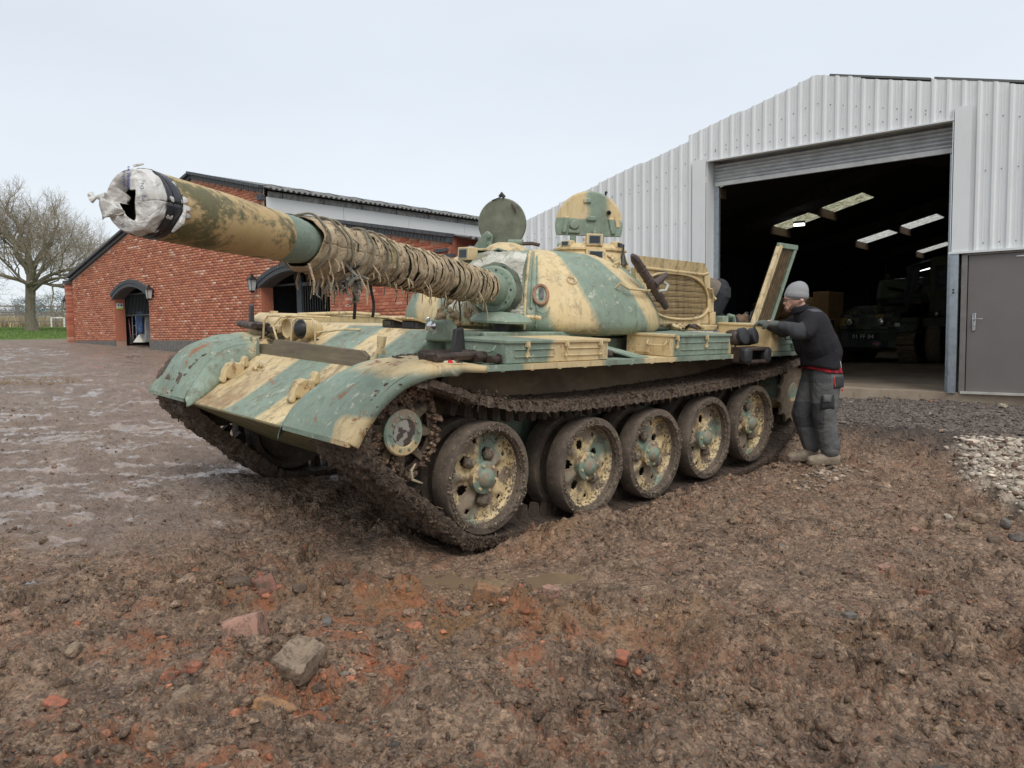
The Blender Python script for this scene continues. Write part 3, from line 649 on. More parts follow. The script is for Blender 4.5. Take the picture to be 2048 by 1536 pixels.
def arch(a, s): 
    L, R, zs, zc = a; t = (s - L) / (R - L) * 2 - 1
    return zs + (zc - zs) * (1 - t * t) if -1 <= t <= 1 else -1
mm = MT('brick_mortar', .9); mm.col(mm.mix(mm.noise(8, 5), (0.36, 0.22, 0.16), (0.46, 0.31, 0.24))); M['mortar'] = mm.mat
bm_ = MT('red_brick', .85); c = bm_.attr('tint', 'Color'); c = bm_.mix(bm_.rg(bm_.noise(26, 6, .7), .35, .7, 0, .55), c, bm_.mix(.4, c, (0.22, 0.075, 0.05)))
c = bm_.mix(bm_.rg(bm_.noise(1.0, 5, .7), .56, .70, 0, .35), c, (0.34, 0.20, 0.14)); bm_.col(c); bm_.bump(bm_.noise(60, 5), .4, .004); M['brick'] = bm_.mat
bo = MT('red_brick_single', .85); oi = bo.nt.nodes.new('ShaderNodeObjectInfo').outputs['Random']
c = bo.ramp(oi, [(0, (.46, .150, .080)), (.25, (.52, .185, .105)), (.5, (.42, .125, .070)), (.7, (.54, .225, .135)), (.85, (.34, .095, .060)), (.95, (.60, .34, .23))], 'CONSTANT')
c = bo.mix(bo.rg(bo.noise(26, 6, .7), .35, .7, 0, .4), c, (0.27, 0.085, 0.055)); bo.col(c); bo.bump(bo.noise(60, 5), .4, .004); M['brick1'] = bo.mat
db = MT('blue_engineering_brick', .6); c = db.mix(db.noise(9, 5), (0.035, 0.040, 0.046), (0.085, 0.092, 0.10)); db.col(c); db.bump(db.noise(50, 4), .3, .004); M['dbrick'] = db.mat
# mortar backing wall with the two openings
poly = [(0, .3), (A1[0], .3)]
for a, nxt in ((A1, A2[0]), (A2, None)):
    poly += [(a[0] + (a[1] - a[0]) * i / 12, arch(a, a[0] + (a[1] - a[0]) * i / 12)) for i in range(13)]
    poly += [(a[1], .3)]
    if nxt: poly += [(nxt, .3)]
poly += [(20.15, .3), (20.15, roofz(20.15)), (13.34, roofz(13.34)), (13.33, roofz(13.33)), (13.33, roofz(13.329)), (9.47, 6.12), (0, 3.66)]
tri = geometry.tessellate_polygon([[Vector((p[0], p[1], 0)) for p in poly]])
mb = MB(); mb.add([FP(p[0], p[1], 0) for p in poly], tri); B(mb, 'gable_wall', M['mortar'])
# individual bricks
def brick_ok(s0, s1, z0, z1):
    sm = (s0 + s1) / 2
    if z1 > min(roofz(s0 + .01), roofz(s1 - .01)) - .17: return False
    for a in (A1, A2):
        if s1 > a[0] and s0 < a[1]:
            top = max(arch(a, min(max(s0, a[0]), a[1])), arch(a, min(max(s1, a[0]), a[1])))
            if z0 < top + .20: 
                if z0 < (a[2] + .02): return 'clip'
                return False
    return True
rs = random.Random(4); blist = []
z = GB + .15; row = 0
while z < 6.1:
    s = -(.1125 if row % 2 else 0); 
    while s < 20.15:
        s0, s1 = max(s + .005, 0.0), min(s + .22, 20.15)
        for a in (A1, A2):
            if z < a[2] + .02:
                if s0 < a[0] < s1: s1 = a[0]
                if s0 < a[1] < s1: s0 = a[1]
        inside = any(a[0] - .001 <= (s0 + s1) / 2 <= a[1] + .001 and z < a[2] + .02 for a in (A1, A2))
        if s1 - s0 > .03 and not inside:
            ok = brick_ok(s0, s1, z, z + .065)
            if ok is True or (ok == 'clip'): blist.append((s0, s1, z))
        s += .225
    z += .075; row += 1
PAL = np.array([(.47, .165, .085), (.53, .205, .115), (.43, .14, .075), (.56, .25, .15), (.36, .11, .068), (.49, .18, .095), (.66, .42, .30), (.48, .17, .09)])
blist.sort(key=lambda b: -(b[0] + (3 if (b[2] > 3.35 and b[0] > 16.4) or (1.9 < b[2] < 2.7 and 16.1 < b[0] < 19.8) else 0)))
one = None; bnear = blist[:300]; bfar = blist[300:]
def brickmesh(w):
    b = MB(); b.box((0, 0, .0325), (w, .03, .065)); 
    me = bpy.data.meshes.new('brick'); me.from_pydata(b.v, [], b.f); me.materials.append(M['brick1']); return me
Rw = Matrix((EW, -NW, UP)).transposed().to_4x4(); cache = {}
for (s0, s1, z) in bnear:
    w = round(s1 - s0, 3)
    if w not in cache: cache[w] = brickmesh(w)
    o = bpy.data.objects.new('brick', cache[w]); link(o); o.parent = barn
    o.matrix_parent_inverse = Matrix.Translation(-Vector(barn.location))
    o.matrix_basis = Matrix.Translation(FP((s0 + s1) / 2, z, .003 + rs.uniform(-.002, .004))) @ Rw
n = len(bfar); arr = np.array(bfar); s0, s1, zz = arr.T; pr = .006 + np.random.uniform(-.002, .003, n)
e = np.array(EW); nn_ = np.array(NW); u3 = np.array([0, 0, 1.]); f0 = np.array(F0)
def pt(s, z_, d): return f0 + e * s[:, None] + u3 * z_[:, None] + nn_ * d[:, None]
z0_ = np.zeros(n)
V = np.stack([pt(s0, zz, pr), pt(s1, zz, pr), pt(s1, zz + .065, pr), pt(s0, zz + .065, pr), pt(s0, zz, z0_), pt(s1, zz, z0_), pt(s1, zz + .065, z0_), pt(s0, zz + .065, z0_)], 1)
F = np.array([(0, 1, 2, 3), (0, 4, 5, 1), (3, 2, 6, 7), (0, 3, 7, 4), (1, 5, 6, 2)])
F = (F[None] + (np.arange(n) * 8)[:, None, None]).reshape(-1, 4)
ci = np.random.choice(len(PAL), n, p=[.2, .2, .14, .12, .1, .14, .03, .07]); cc = PAL[ci] * np.exp(np.random.normal(0, .10, (n, 1)))
o = npmesh('brickwork', V.reshape(-1, 3), F, M['brick'], cols=np.repeat(cc, 8, 0)); o.parent = barn; o.matrix_parent_inverse = Matrix.Translation(-Vector(barn.location)); o['kind'] = 'stuff'
# reveals of the openings: brick sides going in, dark room behind
def jamb(s, z0, z1, depth, sign, name):
    mb = MB(); mb.add([FP(s, z0, 0), FP(s, z1, 0), FP(s, z1, -depth), FP(s, z0, -depth)], [(0, 1, 2, 3)])
    B(mb, name, M['mortar'], fix=False)
    mb = MB(); z = GB + .15; r = 0
    while z < z1 - .03:
        off = 0 if r % 2 else -.11; d = off
        while d < depth:
            a, b = max(d + .004, 0), min(d + .219, depth)
            if b - a > .03: mb.box(FP(s + sign * .006, z + .0325, -(a + b) / 2), (.012, b - a, .065), Matrix((EW, NW, UP)).transposed())
            d += .225
        z += .075; r += 1
    o = B(mb, 'reveal_brickwork', M['brick1'], fix=False); o['kind'] = 'stuff'
for a in (A1, A2):
    jamb(a[0], .3, a[2] + .02, .36, 1, 'reveal'); jamb(a[1], .3, a[2] + .02, .36, -1, 'reveal')
# blue brick arch rings, two rows of voussoirs, standing proud
def arch_ring(a):
    L, R, zs, zc = a; w = (R - L) / 2; rise = zc - zs; rad = (w * w + rise * rise) / (2 * rise); cs = (L + R) / 2; cz = zc - rad
    t0 = math.asin(w / rad) * 1.02; nvo = int(2 * t0 * rad / .075)
    mb = MB(); mb.add([FP(cs + (rad + q) * math.sin(-t0 + 2 * t0 * i / 24), cz + (rad + q) * math.cos(-t0 + 2 * t0 * i / 24), .05 if d else -.36) for i in range(25) for q in (0, .23) for d in (0, 1)],
                      [f for i in range(24) for f in ((4 * i + 1, 4 * i + 5, 4 * i + 7, 4 * i + 3), (4 * i, 4 * i + 4, 4 * i + 5, 4 * i + 1), (4 * i + 3, 4 * i + 7, 4 * i + 6, 4 * i + 2))])
    B(mb, 'arch_bed', M['mortar_dark'])
    for i in range(nvo):
        t = -t0 + 2 * t0 * (i + .5) / nvo
        for q, pr_ in ((.0, .062), (.118, .078)):
            r = rad + q + .056
            R_ = Matrix((EW * math.cos(t) - UP * math.sin(t), NW, UP * math.cos(t) + EW * math.sin(t))).transposed()
            b = MB(); b.box(FP(cs + r * math.sin(t), cz + r * math.cos(t), pr_ - .05), (.066, .10, .107), R_); B(b, 'arch_brick', M['dbrick'])
M['mortar_dark'] = simple('dark_mortar', (0.10, 0.10, 0.10), .9)
arch_ring(A1); arch_ring(A2)
# dentil coping along the slopes
def coping(sA, sB):
    L = sB - sA; n = int(L / .23); dz = roofz(sB - .001) - roofz(sA + .001); ang = math.atan2(dz, L)
    ex = EW * math.cos(ang) + UP * math.sin(ang); ez = UP * math.cos(ang) - EW * math.sin(ang); R_ = Matrix((ex, NW, ez)).transposed()
    den = MB()
    for i in range(n):
        s = sA + L * (i + .5) / n; z = roofz(sA + .001) + dz * (i + .5) / n
        b = MB(); b.box(FP(s, z - .02, .03), (L / n - .010, .24, .075), R_); B(b, 'coping_brick', M['dbrick'])
        for k in (-.28, .22):
            den.box(FP(s + k * L / n, z + dz / n * k - .125, .03 - .02), (.105, .13, .10), R_)
    o = B(den, 'dentil_course', M['dbrick']); o['kind'] = 'stuff'
coping(-.12, 9.47); coping(9.47, 13.32); coping(13.42, 20.2)
# roofs
def corr(name, P, du, dv, nu, amp, pitch, mat, seed=0):
    """Corrugated sheet: P corner, du along the waves' crests, dv across them."""
    L = dv.length; k = max(8, int(L / pitch * 8)); vh = dv.normalized(); nrm = du.cross(dv).normalized()
    if nrm.z < 0: nrm = -nrm
    vs = []
    for i in range(nu + 1):
        for j in range(k + 1):
            d = L * j / k; vs.append(P + du * (i / nu) + vh * d + nrm * amp * math.sin(2 * PI * d / pitch))
    fs = [(i * (k + 1) + j, i * (k + 1) + j + 1, (i + 1) * (k + 1) + j + 1, (i + 1) * (k + 1) + j) for i in range(nu) for j in range(k)]
    mb = MB(); mb.add(vs, fs); return mb
rf = MT('weathered_fibre_cement', .9); c = rf.mix(rf.noise(3, 6, .7), (0.10, 0.10, 0.10), (0.26, 0.26, 0.25)); c = rf.mix(rf.rg(rf.noise(9, 6, .7), .55, .65, 0, .6), c, (0.30, 0.29, 0.25)); rf.col(c); M['asb'] = rf.mat
mb = corr('r', FP(13.62, 5.13, .02), (EW * -4.15 + UP * .96), NW * -13.0, 2, .028, .17, M['asb']); B(mb, 'roof', M['asb'], solid=.012, smooth=True)
mb = corr('r', FP(9.47, 6.09, -.05), (EW * -9.6 - UP * 2.46), NW * -13.0, 2, .028, .17, M['asb']); B(mb, 'roof', M['asb'], solid=.012, smooth=True)
mb = corr('r', FP(20.6, 3.27, -.10), (EW * -7.2 + UP * 1.28), NW * -10.0, 2, .028, .17, M['asb']); B(mb, 'lean_to_roof', M['asb'], solid=.012, smooth=True)
for i in range(14):      # raised ends of the next row of sheets
    mb = MB(); mb.grid(7, 2, lambda u, v, i=i: FP(12.9 - .08 * v, 5.33 + .05 * math.sin(u * PI) + .02 * v, -.25 - i * .92 - u * .62)); B(mb, 'ridge_cap', M['asb'], solid=.02, smooth=True)
# white clerestory boards, running back from the corner
wh = MT('white_board', .7); c = wh.mix(wh.noise(.9, 5, .6), (0.60, 0.61, 0.59), (0.72, 0.72, 0.70)); c = wh.mix(wh.rg(wh.noise(5, 7, .75, sc3=(1, 1, .4)), .60, .68, 0, .4), c, (0.34, 0.33, 0.29)); wh.col(c); M['wboard'] = wh.mat
for i in range(5):
    d0 = -.04 - i * 2.44; mb = MB(); mb.box(FP(13.36, 4.52, d0 - 1.216), (.03, 2.428, .86), Matrix((EW, NW, UP)).transposed()); B(mb, 'wall_board', M['wboard'])
mb = MB(); mb.box(FP(13.34, 5.03, -6.3), (.02, 12.4, .16), Matrix((EW, NW, UP)).transposed()); B(mb, 'eaves_strip', simple('stained_eaves', (.28, .28, .26), .8, var=.5, scale=9))
for i in range(9):
    mb = MB(); mb.tube([FP(13.40, 5.12, -.5 - i * 1.3), FP(13.42, 5.0, -.5 - i * 1.3), FP(13.37, 4.96, -.5 - i * 1.3)], .012, 5); B(mb, 'roof_hook', M['dark_steel'])
# barn side and back walls, floor dark inside
mb = MB(); mb.add([FP(0, .3, 0), FP(0, 3.66, 0), FP(0, 3.66, -13), FP(0, .3, -13)], [(0, 1, 2, 3)]); mb.add([FP(20.15, .3, 0), FP(20.15, 3.35, 0), FP(20.15, 3.35, -10), FP(20.15, .3, -10)], [(0, 1, 2, 3)])
mb.add([FP(0, .3, -13), FP(20.15, .3, -13), FP(20.15, 3.3, -13), FP(9.47, 6.1, -13), FP(0, 3.66, -13)], [(0, 1, 2, 3, 4)])
B(mb, 'side_wall', simple('side_brick', (.30, .10, .06), .9, var=.3, scale=12), fix=False)
M['gloom'] = simple('unlit_interior_wall', (0.03, 0.03, 0.032), .95, bump=0)  # darkness of the room is put into the wall colour
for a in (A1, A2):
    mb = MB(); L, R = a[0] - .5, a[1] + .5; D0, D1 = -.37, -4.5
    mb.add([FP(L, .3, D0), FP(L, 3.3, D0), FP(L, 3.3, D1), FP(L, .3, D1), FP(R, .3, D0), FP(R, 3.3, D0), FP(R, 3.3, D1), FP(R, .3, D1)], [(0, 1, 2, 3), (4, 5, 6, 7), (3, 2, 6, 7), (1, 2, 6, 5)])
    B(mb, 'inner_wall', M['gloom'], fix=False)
# plinth, corner pier, eaves returns, corbel
mb = MB()
for l, r in ((-.02, A1[0]), (A1[1], A2[0]), (A2[1], 20.17)): mb.box(FP((l + r) / 2, GB - .25, .012), (r - l, .05, .76), Matrix((EW, NW, UP)).transposed())
B(mb, 'plinth', simple('stained_plinth', (.15, .14, .125), .9, var=.35, scale=9))
pier = tag(empty('brick_pier', FP(-.15, 1.2, .05)), 'narrow brick pier with a dark cap at the far corner of the barn', 'pier')
def P_(mb, name, mat, par):
    o = mb.build(name, mat); o.parent = par; o.matrix_parent_inverse = Matrix.Translation(-Vector(par.location)); return o
RB = Matrix((EW, NW, UP)).transposed()
mb = MB(); mb.box(FP(-.13, 2.2, .06), (.22, .22, 2.3), RB); P_(mb, 'core', M['mortar'], pier)
for k in range(30): mb = MB(); mb.box(FP(-.13, 1.20 + k * .075, .06), (.235, .235, .063), RB); P_(mb, 'brick', M['brick1'], pier)
mb = MB(); mb.box(FP(-.13, 3.42, .06), (.32, .32, .13), RB); P_(mb, 'cap', M['dbrick'], pier)
for k, (s, z, w) in enumerate([(19.95, 3.05, .36), (20.12, 2.93, .34), (13.22, 4.98, .22), (13.22, 4.905, .22)]):
    mb = MB(); mb.box(FP(s, z, .03), (w, .12, .066), RB); B(mb, 'corbel_brick', M['dbrick'])
mb = MB(); mb.box(FP(20.6, 2.85, -1.2), (.06, 2.2, .5), RB); B(mb, 'end_board', simple('blue_grey_board', (.38, .42, .47), .7))
# ---- barred gates
def gate(a, sl, sr, zb, zt, zbot, label, solid_low):
    g = tag(empty('stable_gate', FP((sl + sr) / 2, GB, -.40)), label, 'gate')
    mb = MB(); mb.box(FP((sl + sr) / 2, zt, -.4), (sr - sl, .04, .05), RB); P_(mb, 'top_rail', M['gatem'], g)
    mb = MB(); mb.box(FP((sl + sr) / 2, zb, -.4), (sr - sl, .04, .05), RB); P_(mb, 'middle_rail', M['gatem'], g)
    n = int((sr - sl) / .105)
    for i in range(n + 1):
        s = sl + (sr - sl) * i / n; mb = MB(); mb.cyl(FP(s, zb, -.4), FP(s, zt, -.4), .011, n=6); P_(mb, 'bar', M['gatem'], g)
    if solid_low:
        mb = MB(); mb.box(FP((sl + sr) / 2, (zb + zbot) / 2, -.41), (sr - sl, .03, zb - zbot), RB); P_(mb, 'lower_panel', M['gatem'], g)
M['gatem'] = simple('grey_black_gate', (0.05, 0.055, 0.058), .55, .2)
gate(A1, 3.74, 6.36, 2.10, 2.82, 1.2, 'barred stable gate set into the smaller arched opening', False)
gate(A2, 14.35, 16.04, 1.55, 2.64, .9, 'barred stable gate in the right half of the larger opening', True)
mb = MB(); mb.box(FP(14.2, 1.9, -.42), (.22, .08, 2.0), RB); B(mb, 'gate_post', M['gatem'])
mb = MB(); mb.box(FP(14.5, 2.68, -.42), (3.0, .07, .05), RB); B(mb, 'door_track', M['gatem'])
# ---- clutter inside the smaller opening
bl = simple('faded_blue_cloth', (0.06, 0.10, 0.20), .9, var=.5); wbin = simple('pale_grey_plastic', (.42, .43, .43), .6); sack = simple('white_sacking', (.55, .52, .45), .9)
def thing1(name, mb, mat, label, cat, **k): return tag(mb.build(name, mat, **k), label, cat)
mb = MB(); mb.box(FP(4.42, 1.62, -.85), (.42, .5, .9), RB, .94); thing1('storage_bin', mb, wbin, 'pale grey bin standing inside the barn opening behind the barred gate', 'bin', bevel=.04)
mb = MB(); mb.grid(9, 12, lambda u, v: FP(4.30 + u * .36 + .03 * math.sin(v * 9), 2.22 - v * .75, -.5 + .05 * math.sin(u * 17 + v * 4))); thing1('blue_coat', mb, bl, 'blue coat hung from the barred gate over the pale bin', 'coat', solid=.03, smooth=True)
ht = tag(empty('hand_truck', FP(3.9, 1.2, -.6)), 'upright tubular hand truck standing in the smaller barn opening', 'hand truck')
mb = MB(); mb.tube([FP(3.78, 1.25, -.55), FP(3.78, 2.05, -.55), FP(3.84, 2.13, -.55), FP(4.02, 2.13, -.55), FP(4.08, 2.05, -.55), FP(4.08, 1.25, -.55)], .018, 6); P_(mb, 'frame', M['galv'], ht)
for zz_ in (1.45, 1.75): mb = MB(); mb.cyl(FP(3.78, zz_, -.55), FP(4.08, zz_, -.55), .012, n=6); P_(mb, 'crossbar', M['galv'], ht)
for q in (3.74, 4.12): mb = MB(); mb.cyl(FP(q - .03, 1.28, -.6), FP(q + .03, 1.28, -.6), .09, n=14); P_(mb, 'wheel', M['black'], ht)
mb = MB(); mb.grid(12, 8, lambda u, v: FP(4.75 + .24 * math.cos(u * 2 * PI) * (1 - v) , 1.18 + .28 * v, -.35 + .2 * math.sin(u * 2 * PI) * (1 - v))); thing1('white_sack', mb, sack, 'small heaped white sack on the sill of the smaller barn opening', 'sack', smooth=True)
sh = tag(empty('shovel', FP(3.8, 1.2, -.5)), 'red handled shovel leaning just inside the smaller barn opening', 'shovel')
mb = MB(); mb.cyl(FP(3.62, 2.0, -.5), FP(3.92, 1.35, -.42), .02, n=8); P_(mb, 'handle', simple('dull_red_handle', (.20, .05, .04), .6), sh)
mb = MB(); mb.box(FP(3.96, 1.25, -.41), (.2, .02, .26), RB); P_(mb, 'blade', M['dark_steel'], sh)
# ---- warning sign on the reveal
sg = tag(empty('wall_sign', FP(A1[0] + .02, 2.42, -.18)), 'small white and lime green notice on the side of the smaller opening', 'sign')
mb = MB(); mb.box(FP(A1[0] + .022, 2.42, -.18), (.008, .22, .2), RB); P_(mb, 'plate', simple('white_sign', (.72, .74, .70), .5, bump=0), sg)
mb = MB(); mb.box(FP(A1[0] + .028, 2.35, -.18), (.006, .21, .05), RB); P_(mb, 'green_band', simple('lime_sign', (.42, .60, .05), .5, bump=0), sg)
mb = MB(); mb.box(FP(A1[0] + .028, 2.455, -.23), (.006, .06, .06), RB); mb.box(FP(A1[0] + .028, 2.46, -.13), (.006, .05, .05), RB); P_(mb, 'pictogram', M['black_paint'], sg)
# ---- wall lanterns
def lantern(s, z, d, label):
    g = tag(empty('wall_lantern', FP(s, z, d)), label, 'lantern', 'black coach lanterns on the barn')
    c = FP(s, z, d + .12)
    def ring(r, zz): return [c + EW * r * a + NW * r * b + UP * zz for a, b in ((-1, -1), (1, -1), (1, 1), (-1, 1))]
    mb = MB(); mb.add(ring(.085, .13) + ring(.055, -.15), [(0, 1, 5, 4), (1, 2, 6, 5), (2, 3, 7, 6), (3, 0, 4, 7)]); P_(mb, 'glass', M['lglass'], g)
    mb = MB()
    for a, b in ((-1, -1), (1, -1), (1, 1), (-1, 1)): mb.cyl(c + (EW * a + NW * b) * .088 + UP * .13, c + (EW * a + NW * b) * .057 - UP * .15, .009, n=5)
    P_(mb, 'cage', M['black_paint'], g)
    mb = MB(); mb.add(ring(.12, .13) + ring(.05, .20) + ring(.02, .27), [(3, 2, 1, 0), (0, 1, 5, 4), (1, 2, 6, 5), (2, 3, 7, 6), (3, 0, 4, 7), (4, 5, 9, 8), (5, 6, 10, 9), (6, 7, 11, 10), (7, 4, 8, 11), (8, 9, 10, 11)])
    mb.cyl(c + UP * .26, c + UP * .33, .018, .006, n=6); P_(mb, 'cap', M['black_paint'], g)
    mb = MB(); mb.add(ring(.058, -.15) + ring(.02, -.21), [(0, 1, 2, 3), (0, 1, 5, 4), (1, 2, 6, 5), (2, 3, 7, 6), (3, 0, 4, 7), (4, 5, 6, 7)]); P_(mb, 'base', M['black_paint'], g)
    mb = MB(); mb.tube([FP(s, z - .02, d + .005), FP(s, z + .12, d + .03), FP(s, z + .20, d + .08), c + UP * .16], .011, 6); mb.box(FP(s, z, d + .01), (.09, .02, .2), RB); P_(mb, 'bracket', M['black_paint'], g)
M['lglass'] = simple('frosted_lantern_glass', (.42, .44, .42), .25, bump=0)
lantern(6.72, 2.72, .02, 'black coach lantern just right of the smaller barn arch'); lantern(12.84, 2.70, .02, 'black coach lantern beside the larger barn opening, above the headlights')
lantern(19.9, 2.55, .02, 'black coach lantern at the right end of the barn, half behind the gun barrel')
lantern(-.30, 2.6, .05, 'black coach lantern on the far corner pier of the barn')
# straw patch near the barn foot
def straw(name, cx, cy, r, n, label, col=(.42, .30, .12), seed=1):
    rs = random.Random(seed); mb = MB()
    for i in range(n):
        a = rs.uniform(0, 2 * PI); d = r * math.sqrt(rs.random()); x = cx + d * math.cos(a) * 1.5; y = cy + d * math.sin(a); L = rs.uniform(.04, .12); t = rs.uniform(0, PI)
        z = float(hfun(np.array([x]), np.array([y]), False)[0]) + rs.uniform(.0, .03); mb.bar((x, y, z), (x + L * math.cos(t), y + L * math.sin(t), z + rs.uniform(-.01, .03)), .006, .004)
    return tag(mb.build(name, simple('straw_' + str(seed), col, .9, var=.3), fix=False), label, kind='stuff')
straw('straw', -5.2, -24.6, .55, 260, 'scattered golden straw at the foot of the barn', seed=2)
straw('straw', 1.9, -10.9, .8, 420, 'trodden straw and litter on the open yard', (.32, .22, .11), 3)
# ---------------------------------------------------------------- steel shed
H0 = Vector((-6.72, 2.2, 0)); FL = .44
def HP(s, z, d=0.0): return H0 + EW * s + UP * z + NW * d
shed = tag(empty('steel_shed', HP(-2, FL)), 'white ribbed steel shed with its big roller door open', 'shed')
def S(mb, name, mat, par=None, **k):
    o = mb.build(name, mat, **k)
    if par is None: o.parent = shed; o.matrix_parent_inverse = Matrix.Translation(-Vector(shed.location))
    else: o.parent = par
    return o
cl = MT('white_coated_steel', .45); c = cl.mix(cl.rg(cl.noise(.8, 5, .6), .3, .7), (0.64, 0.655, 0.65), (0.71, 0.725, 0.72))
c = cl.mix(cl.rg(cl.noise(2.5, 7, .7, sc3=(4, 4, .5)), .55, .75, 0, .28), c, (0.38, 0.38, 0.34)); cl.col(c); M['clad'] = cl.mat
def rz(s): return 5.28 - .262 * abs(s + 1.96)
def sheet(s0, s1, zb, zt_fn, d=0.0, pitch=.19):
    """One box-profile cladding sheet: broad flat pans between raised ribs."""
    n = int(round((s1 - s0) / pitch)); pts = []
    for i in range(n):
        a = s0 + i * pitch
        pts += [(a, 0), (a + .022, .030), (a + .052, .030), (a + .074, 0), (a + .105, 0), (a + .112, .004), (a + .118, 0), (a + .140, 0), (a + .147, .004), (a + .154, 0)]
    pts += [(s1, 0)]; vs = []
    for s, q in pts:
        vs += [HP(s, zb(s) if callable(zb) else zb, d + q), HP(s, zt_fn(s), d + q)]
    mb = MB(); mb.add(vs, [(2 * i, 2 * i + 2, 2 * i + 3, 2 * i + 1) for i in range(len(pts) - 1)]); return mb
OL, OR, OT = -3.76, -.03, 4.26
screws = MB()
def scr(s, z): screws.cyl(HP(s, z, 0), HP(s, z, .010), .0065, n=6)
s = -7.94; i = 0
steps = [-.02, .0, .02, -.01, .03, .0, .015, -.015, .02, 0, .01, -.02, 0]
while s < 3.9:
    s1 = s + .95; off = steps[i % len(steps)]
    if s < -4.23: off -= .05
    top = lambda q, off=off: rz(q) + off
    if s1 <= OL + .05: zb = FL - .05; segs = [(s, s1, zb)]
    elif s >= OR - .10: segs = [(s, s1, 2.42)]
    else: segs = [(s, s1, OT)]
    for a, b, zb in segs:
        if a < OL < b:
            S(sheet(a, a + .19 * 1, FL - .05, top), 'cladding_sheet', M['clad']); S(sheet(a + .19, b, OT, top), 'cladding_sheet', M['clad'])
        elif a < OR < b:
            k = max(1, round((OR - a) / .19)); S(sheet(a, a + .19 * k, OT, top), 'cladding_sheet', M['clad'])
            if b - (a + .19 * k) > .15: S(sheet(a + .19 * k, b, 2.42, top), 'cladding_sheet', M['clad'])
        else: S(sheet(a, b, zb, top), 'cladding_sheet', M['clad'])
    for k in range(5):
        q = s + .19 * k + .13; scr(q, rz(q) - .42)
        for z in ([OT + .14] if OL < q < OR else [2.52, 3.5] if q > OR else [2.4, 3.25, 3.9, 1.4, .6]):
            if z < rz(q) - .2: scr(q, z)
    s = s1; i += 1
o = S(screws, 'screws', M['dark_steel']); o['kind'] = 'stuff'
# verge pieces of roof sheets showing above the gable
for a, b, dz in ((-1.75, -.35, .035), (-.30, 1.0, .05), (1.0, 2.4, .04)):
    mb = MB(); mb.bar(HP(a, rz(a) + dz - .01, -.12), HP(b, rz(b) + dz - .01, -.12), .25, .03); S(mb, 'verge_sheet', simple('grey_roof_sheet', (.12, .125, .12), .8))
# flashings
mb = MB(); mb.box(HP(-3.92, (FL + OT) / 2 + .03, .036), (.25, .012, OT - FL), RB); S(mb, 'jamb_flashing', M['clad'])
mb = MB(); mb.box(HP(OL - .02, (FL + OT) / 2, -.10), (.012, .26, OT - FL), RB); S(mb, 'jamb_return', M['clad'])
mb = MB(); mb.box(HP(OL + .03, (FL + OT) / 2, -.26), (.10, .06, OT - FL), RB); S(mb, 'guide_rail', M['galv'])
mb = MB(); mb.box(HP(OR - .04, (FL + OT) / 2, -.26), (.10, .06, OT - FL), RB); S(mb, 'guide_rail', M['galv'])
mb = MB(); mb.box(HP((OL + OR) / 2, OT - .012, .0), (OR - OL, .10, .02), RB); S(mb, 'head_flashing', M['clad'])
mb = MB(); mb.box(HP(.085, 3.40, .040), (.21, .014, 2.02), RB); S(mb, 'corner_flashing', M['clad'])
mb = MB(); mb.box(HP(OR - .008, 3.40, -.05), (.012, .17, 2.02), RB); S(mb, 'jamb_return', M['clad'])
mb = MB(); mb.box(HP(2.0, 2.405, .035), (4.1, .06, .03), RB); S(mb, 'drip_flashing', M['clad'])
# rolled up shutter curtain
sl = simple('shutter_slat', (.42, .44, .45), .4, .3)
for k in range(5):
    z = OT - .035 - k * .062; mb = MB()
    mb.grid(7, 2, lambda u, v, z=z: HP(OL + .02 + v * (OR - OL - .04), z - u * .060, -.22 + .022 * math.sin(u * PI))); S(mb, 'shutter_slat', sl, smooth=True, fix=False)
mb = MB(); mb.box(HP((OL + OR) / 2, OT - .38, -.22), (OR - OL - .05, .05, .07), RB); S(mb, 'bottom_bar', simple('shutter_bottom_bar', (.50, .51, .50), .45))
mb = MB(); mb.cyl(HP(OL, OT + .10, -.52), HP(OR, OT + .10, -.52), .22, n=20); S(mb, 'shutter_roll', sl)
# galvanised door post, grey door
mb = MB(); mb.box(HP(.025, (FL + 2.40) / 2 - .01, -.02), (.10, .14, 2.40 - FL), RB); S(mb, 'post', M['galv'])
for z in (1.85, 1.89): mb = MB(); mb.cyl(HP(.02, z, .04), HP(.02, z, .065), .014, n=6); S(mb, 'bolt', M['dark_steel'])
gd = simple('grey_painted_door', (.155, .140, .132), .5, 0, .05, 3, .04, 60)
door = S(MB().box(HP(.64, (FL + .02 + 2.36) / 2, -.02), (.90, .05, 2.36 - FL - .02), RB), 'door', gd, bevel=.004)
mb = MB(); mb.box(HP(.145, (FL + 2.39) / 2, -.01), (.07, .09, 2.39 - FL), RB); mb.box(HP(1.13, (FL + 2.39) / 2, -.01), (.07, .09, 2.39 - FL), RB); mb.box(HP(.64, 2.38, -.01), (1.05, .09, .04), RB); S(mb, 'door_frame', simple('door_frame_grey', (.17, .155, .145), .5), bevel=.003)
mb = MB(); mb.box(HP(.64, FL + .005, .02), (1.0, .12, .03), RB); S(mb, 'threshold', simple('pale_threshold', (.45, .43, .38), .7))
hb = MB(); hb.box(HP(.275, 1.43, .012), (.045, .014, .24), RB); 
h_ = S(hb, 'door_handle', M['chrome'], door, bevel=.006)
mb = MB(); mb.tube([HP(.275, 1.475, .015), HP(.275, 1.475, .06), HP(.30, 1.475, .068), HP(.39, 1.475, .068)], .010, 8); mb.cyl(HP(.275, 1.39, .015), HP(.275, 1.39, .035), .012, n=10)
h_ = S(mb, 'handle_lever', M['chrome'], door, smooth=True)
mb = MB(); mb.box(HP(.80, 2.31, .012), (.09, .012, .014), RB); S(mb, 'door_closer', simple('white_fitting', (.7, .7, .7), .4))
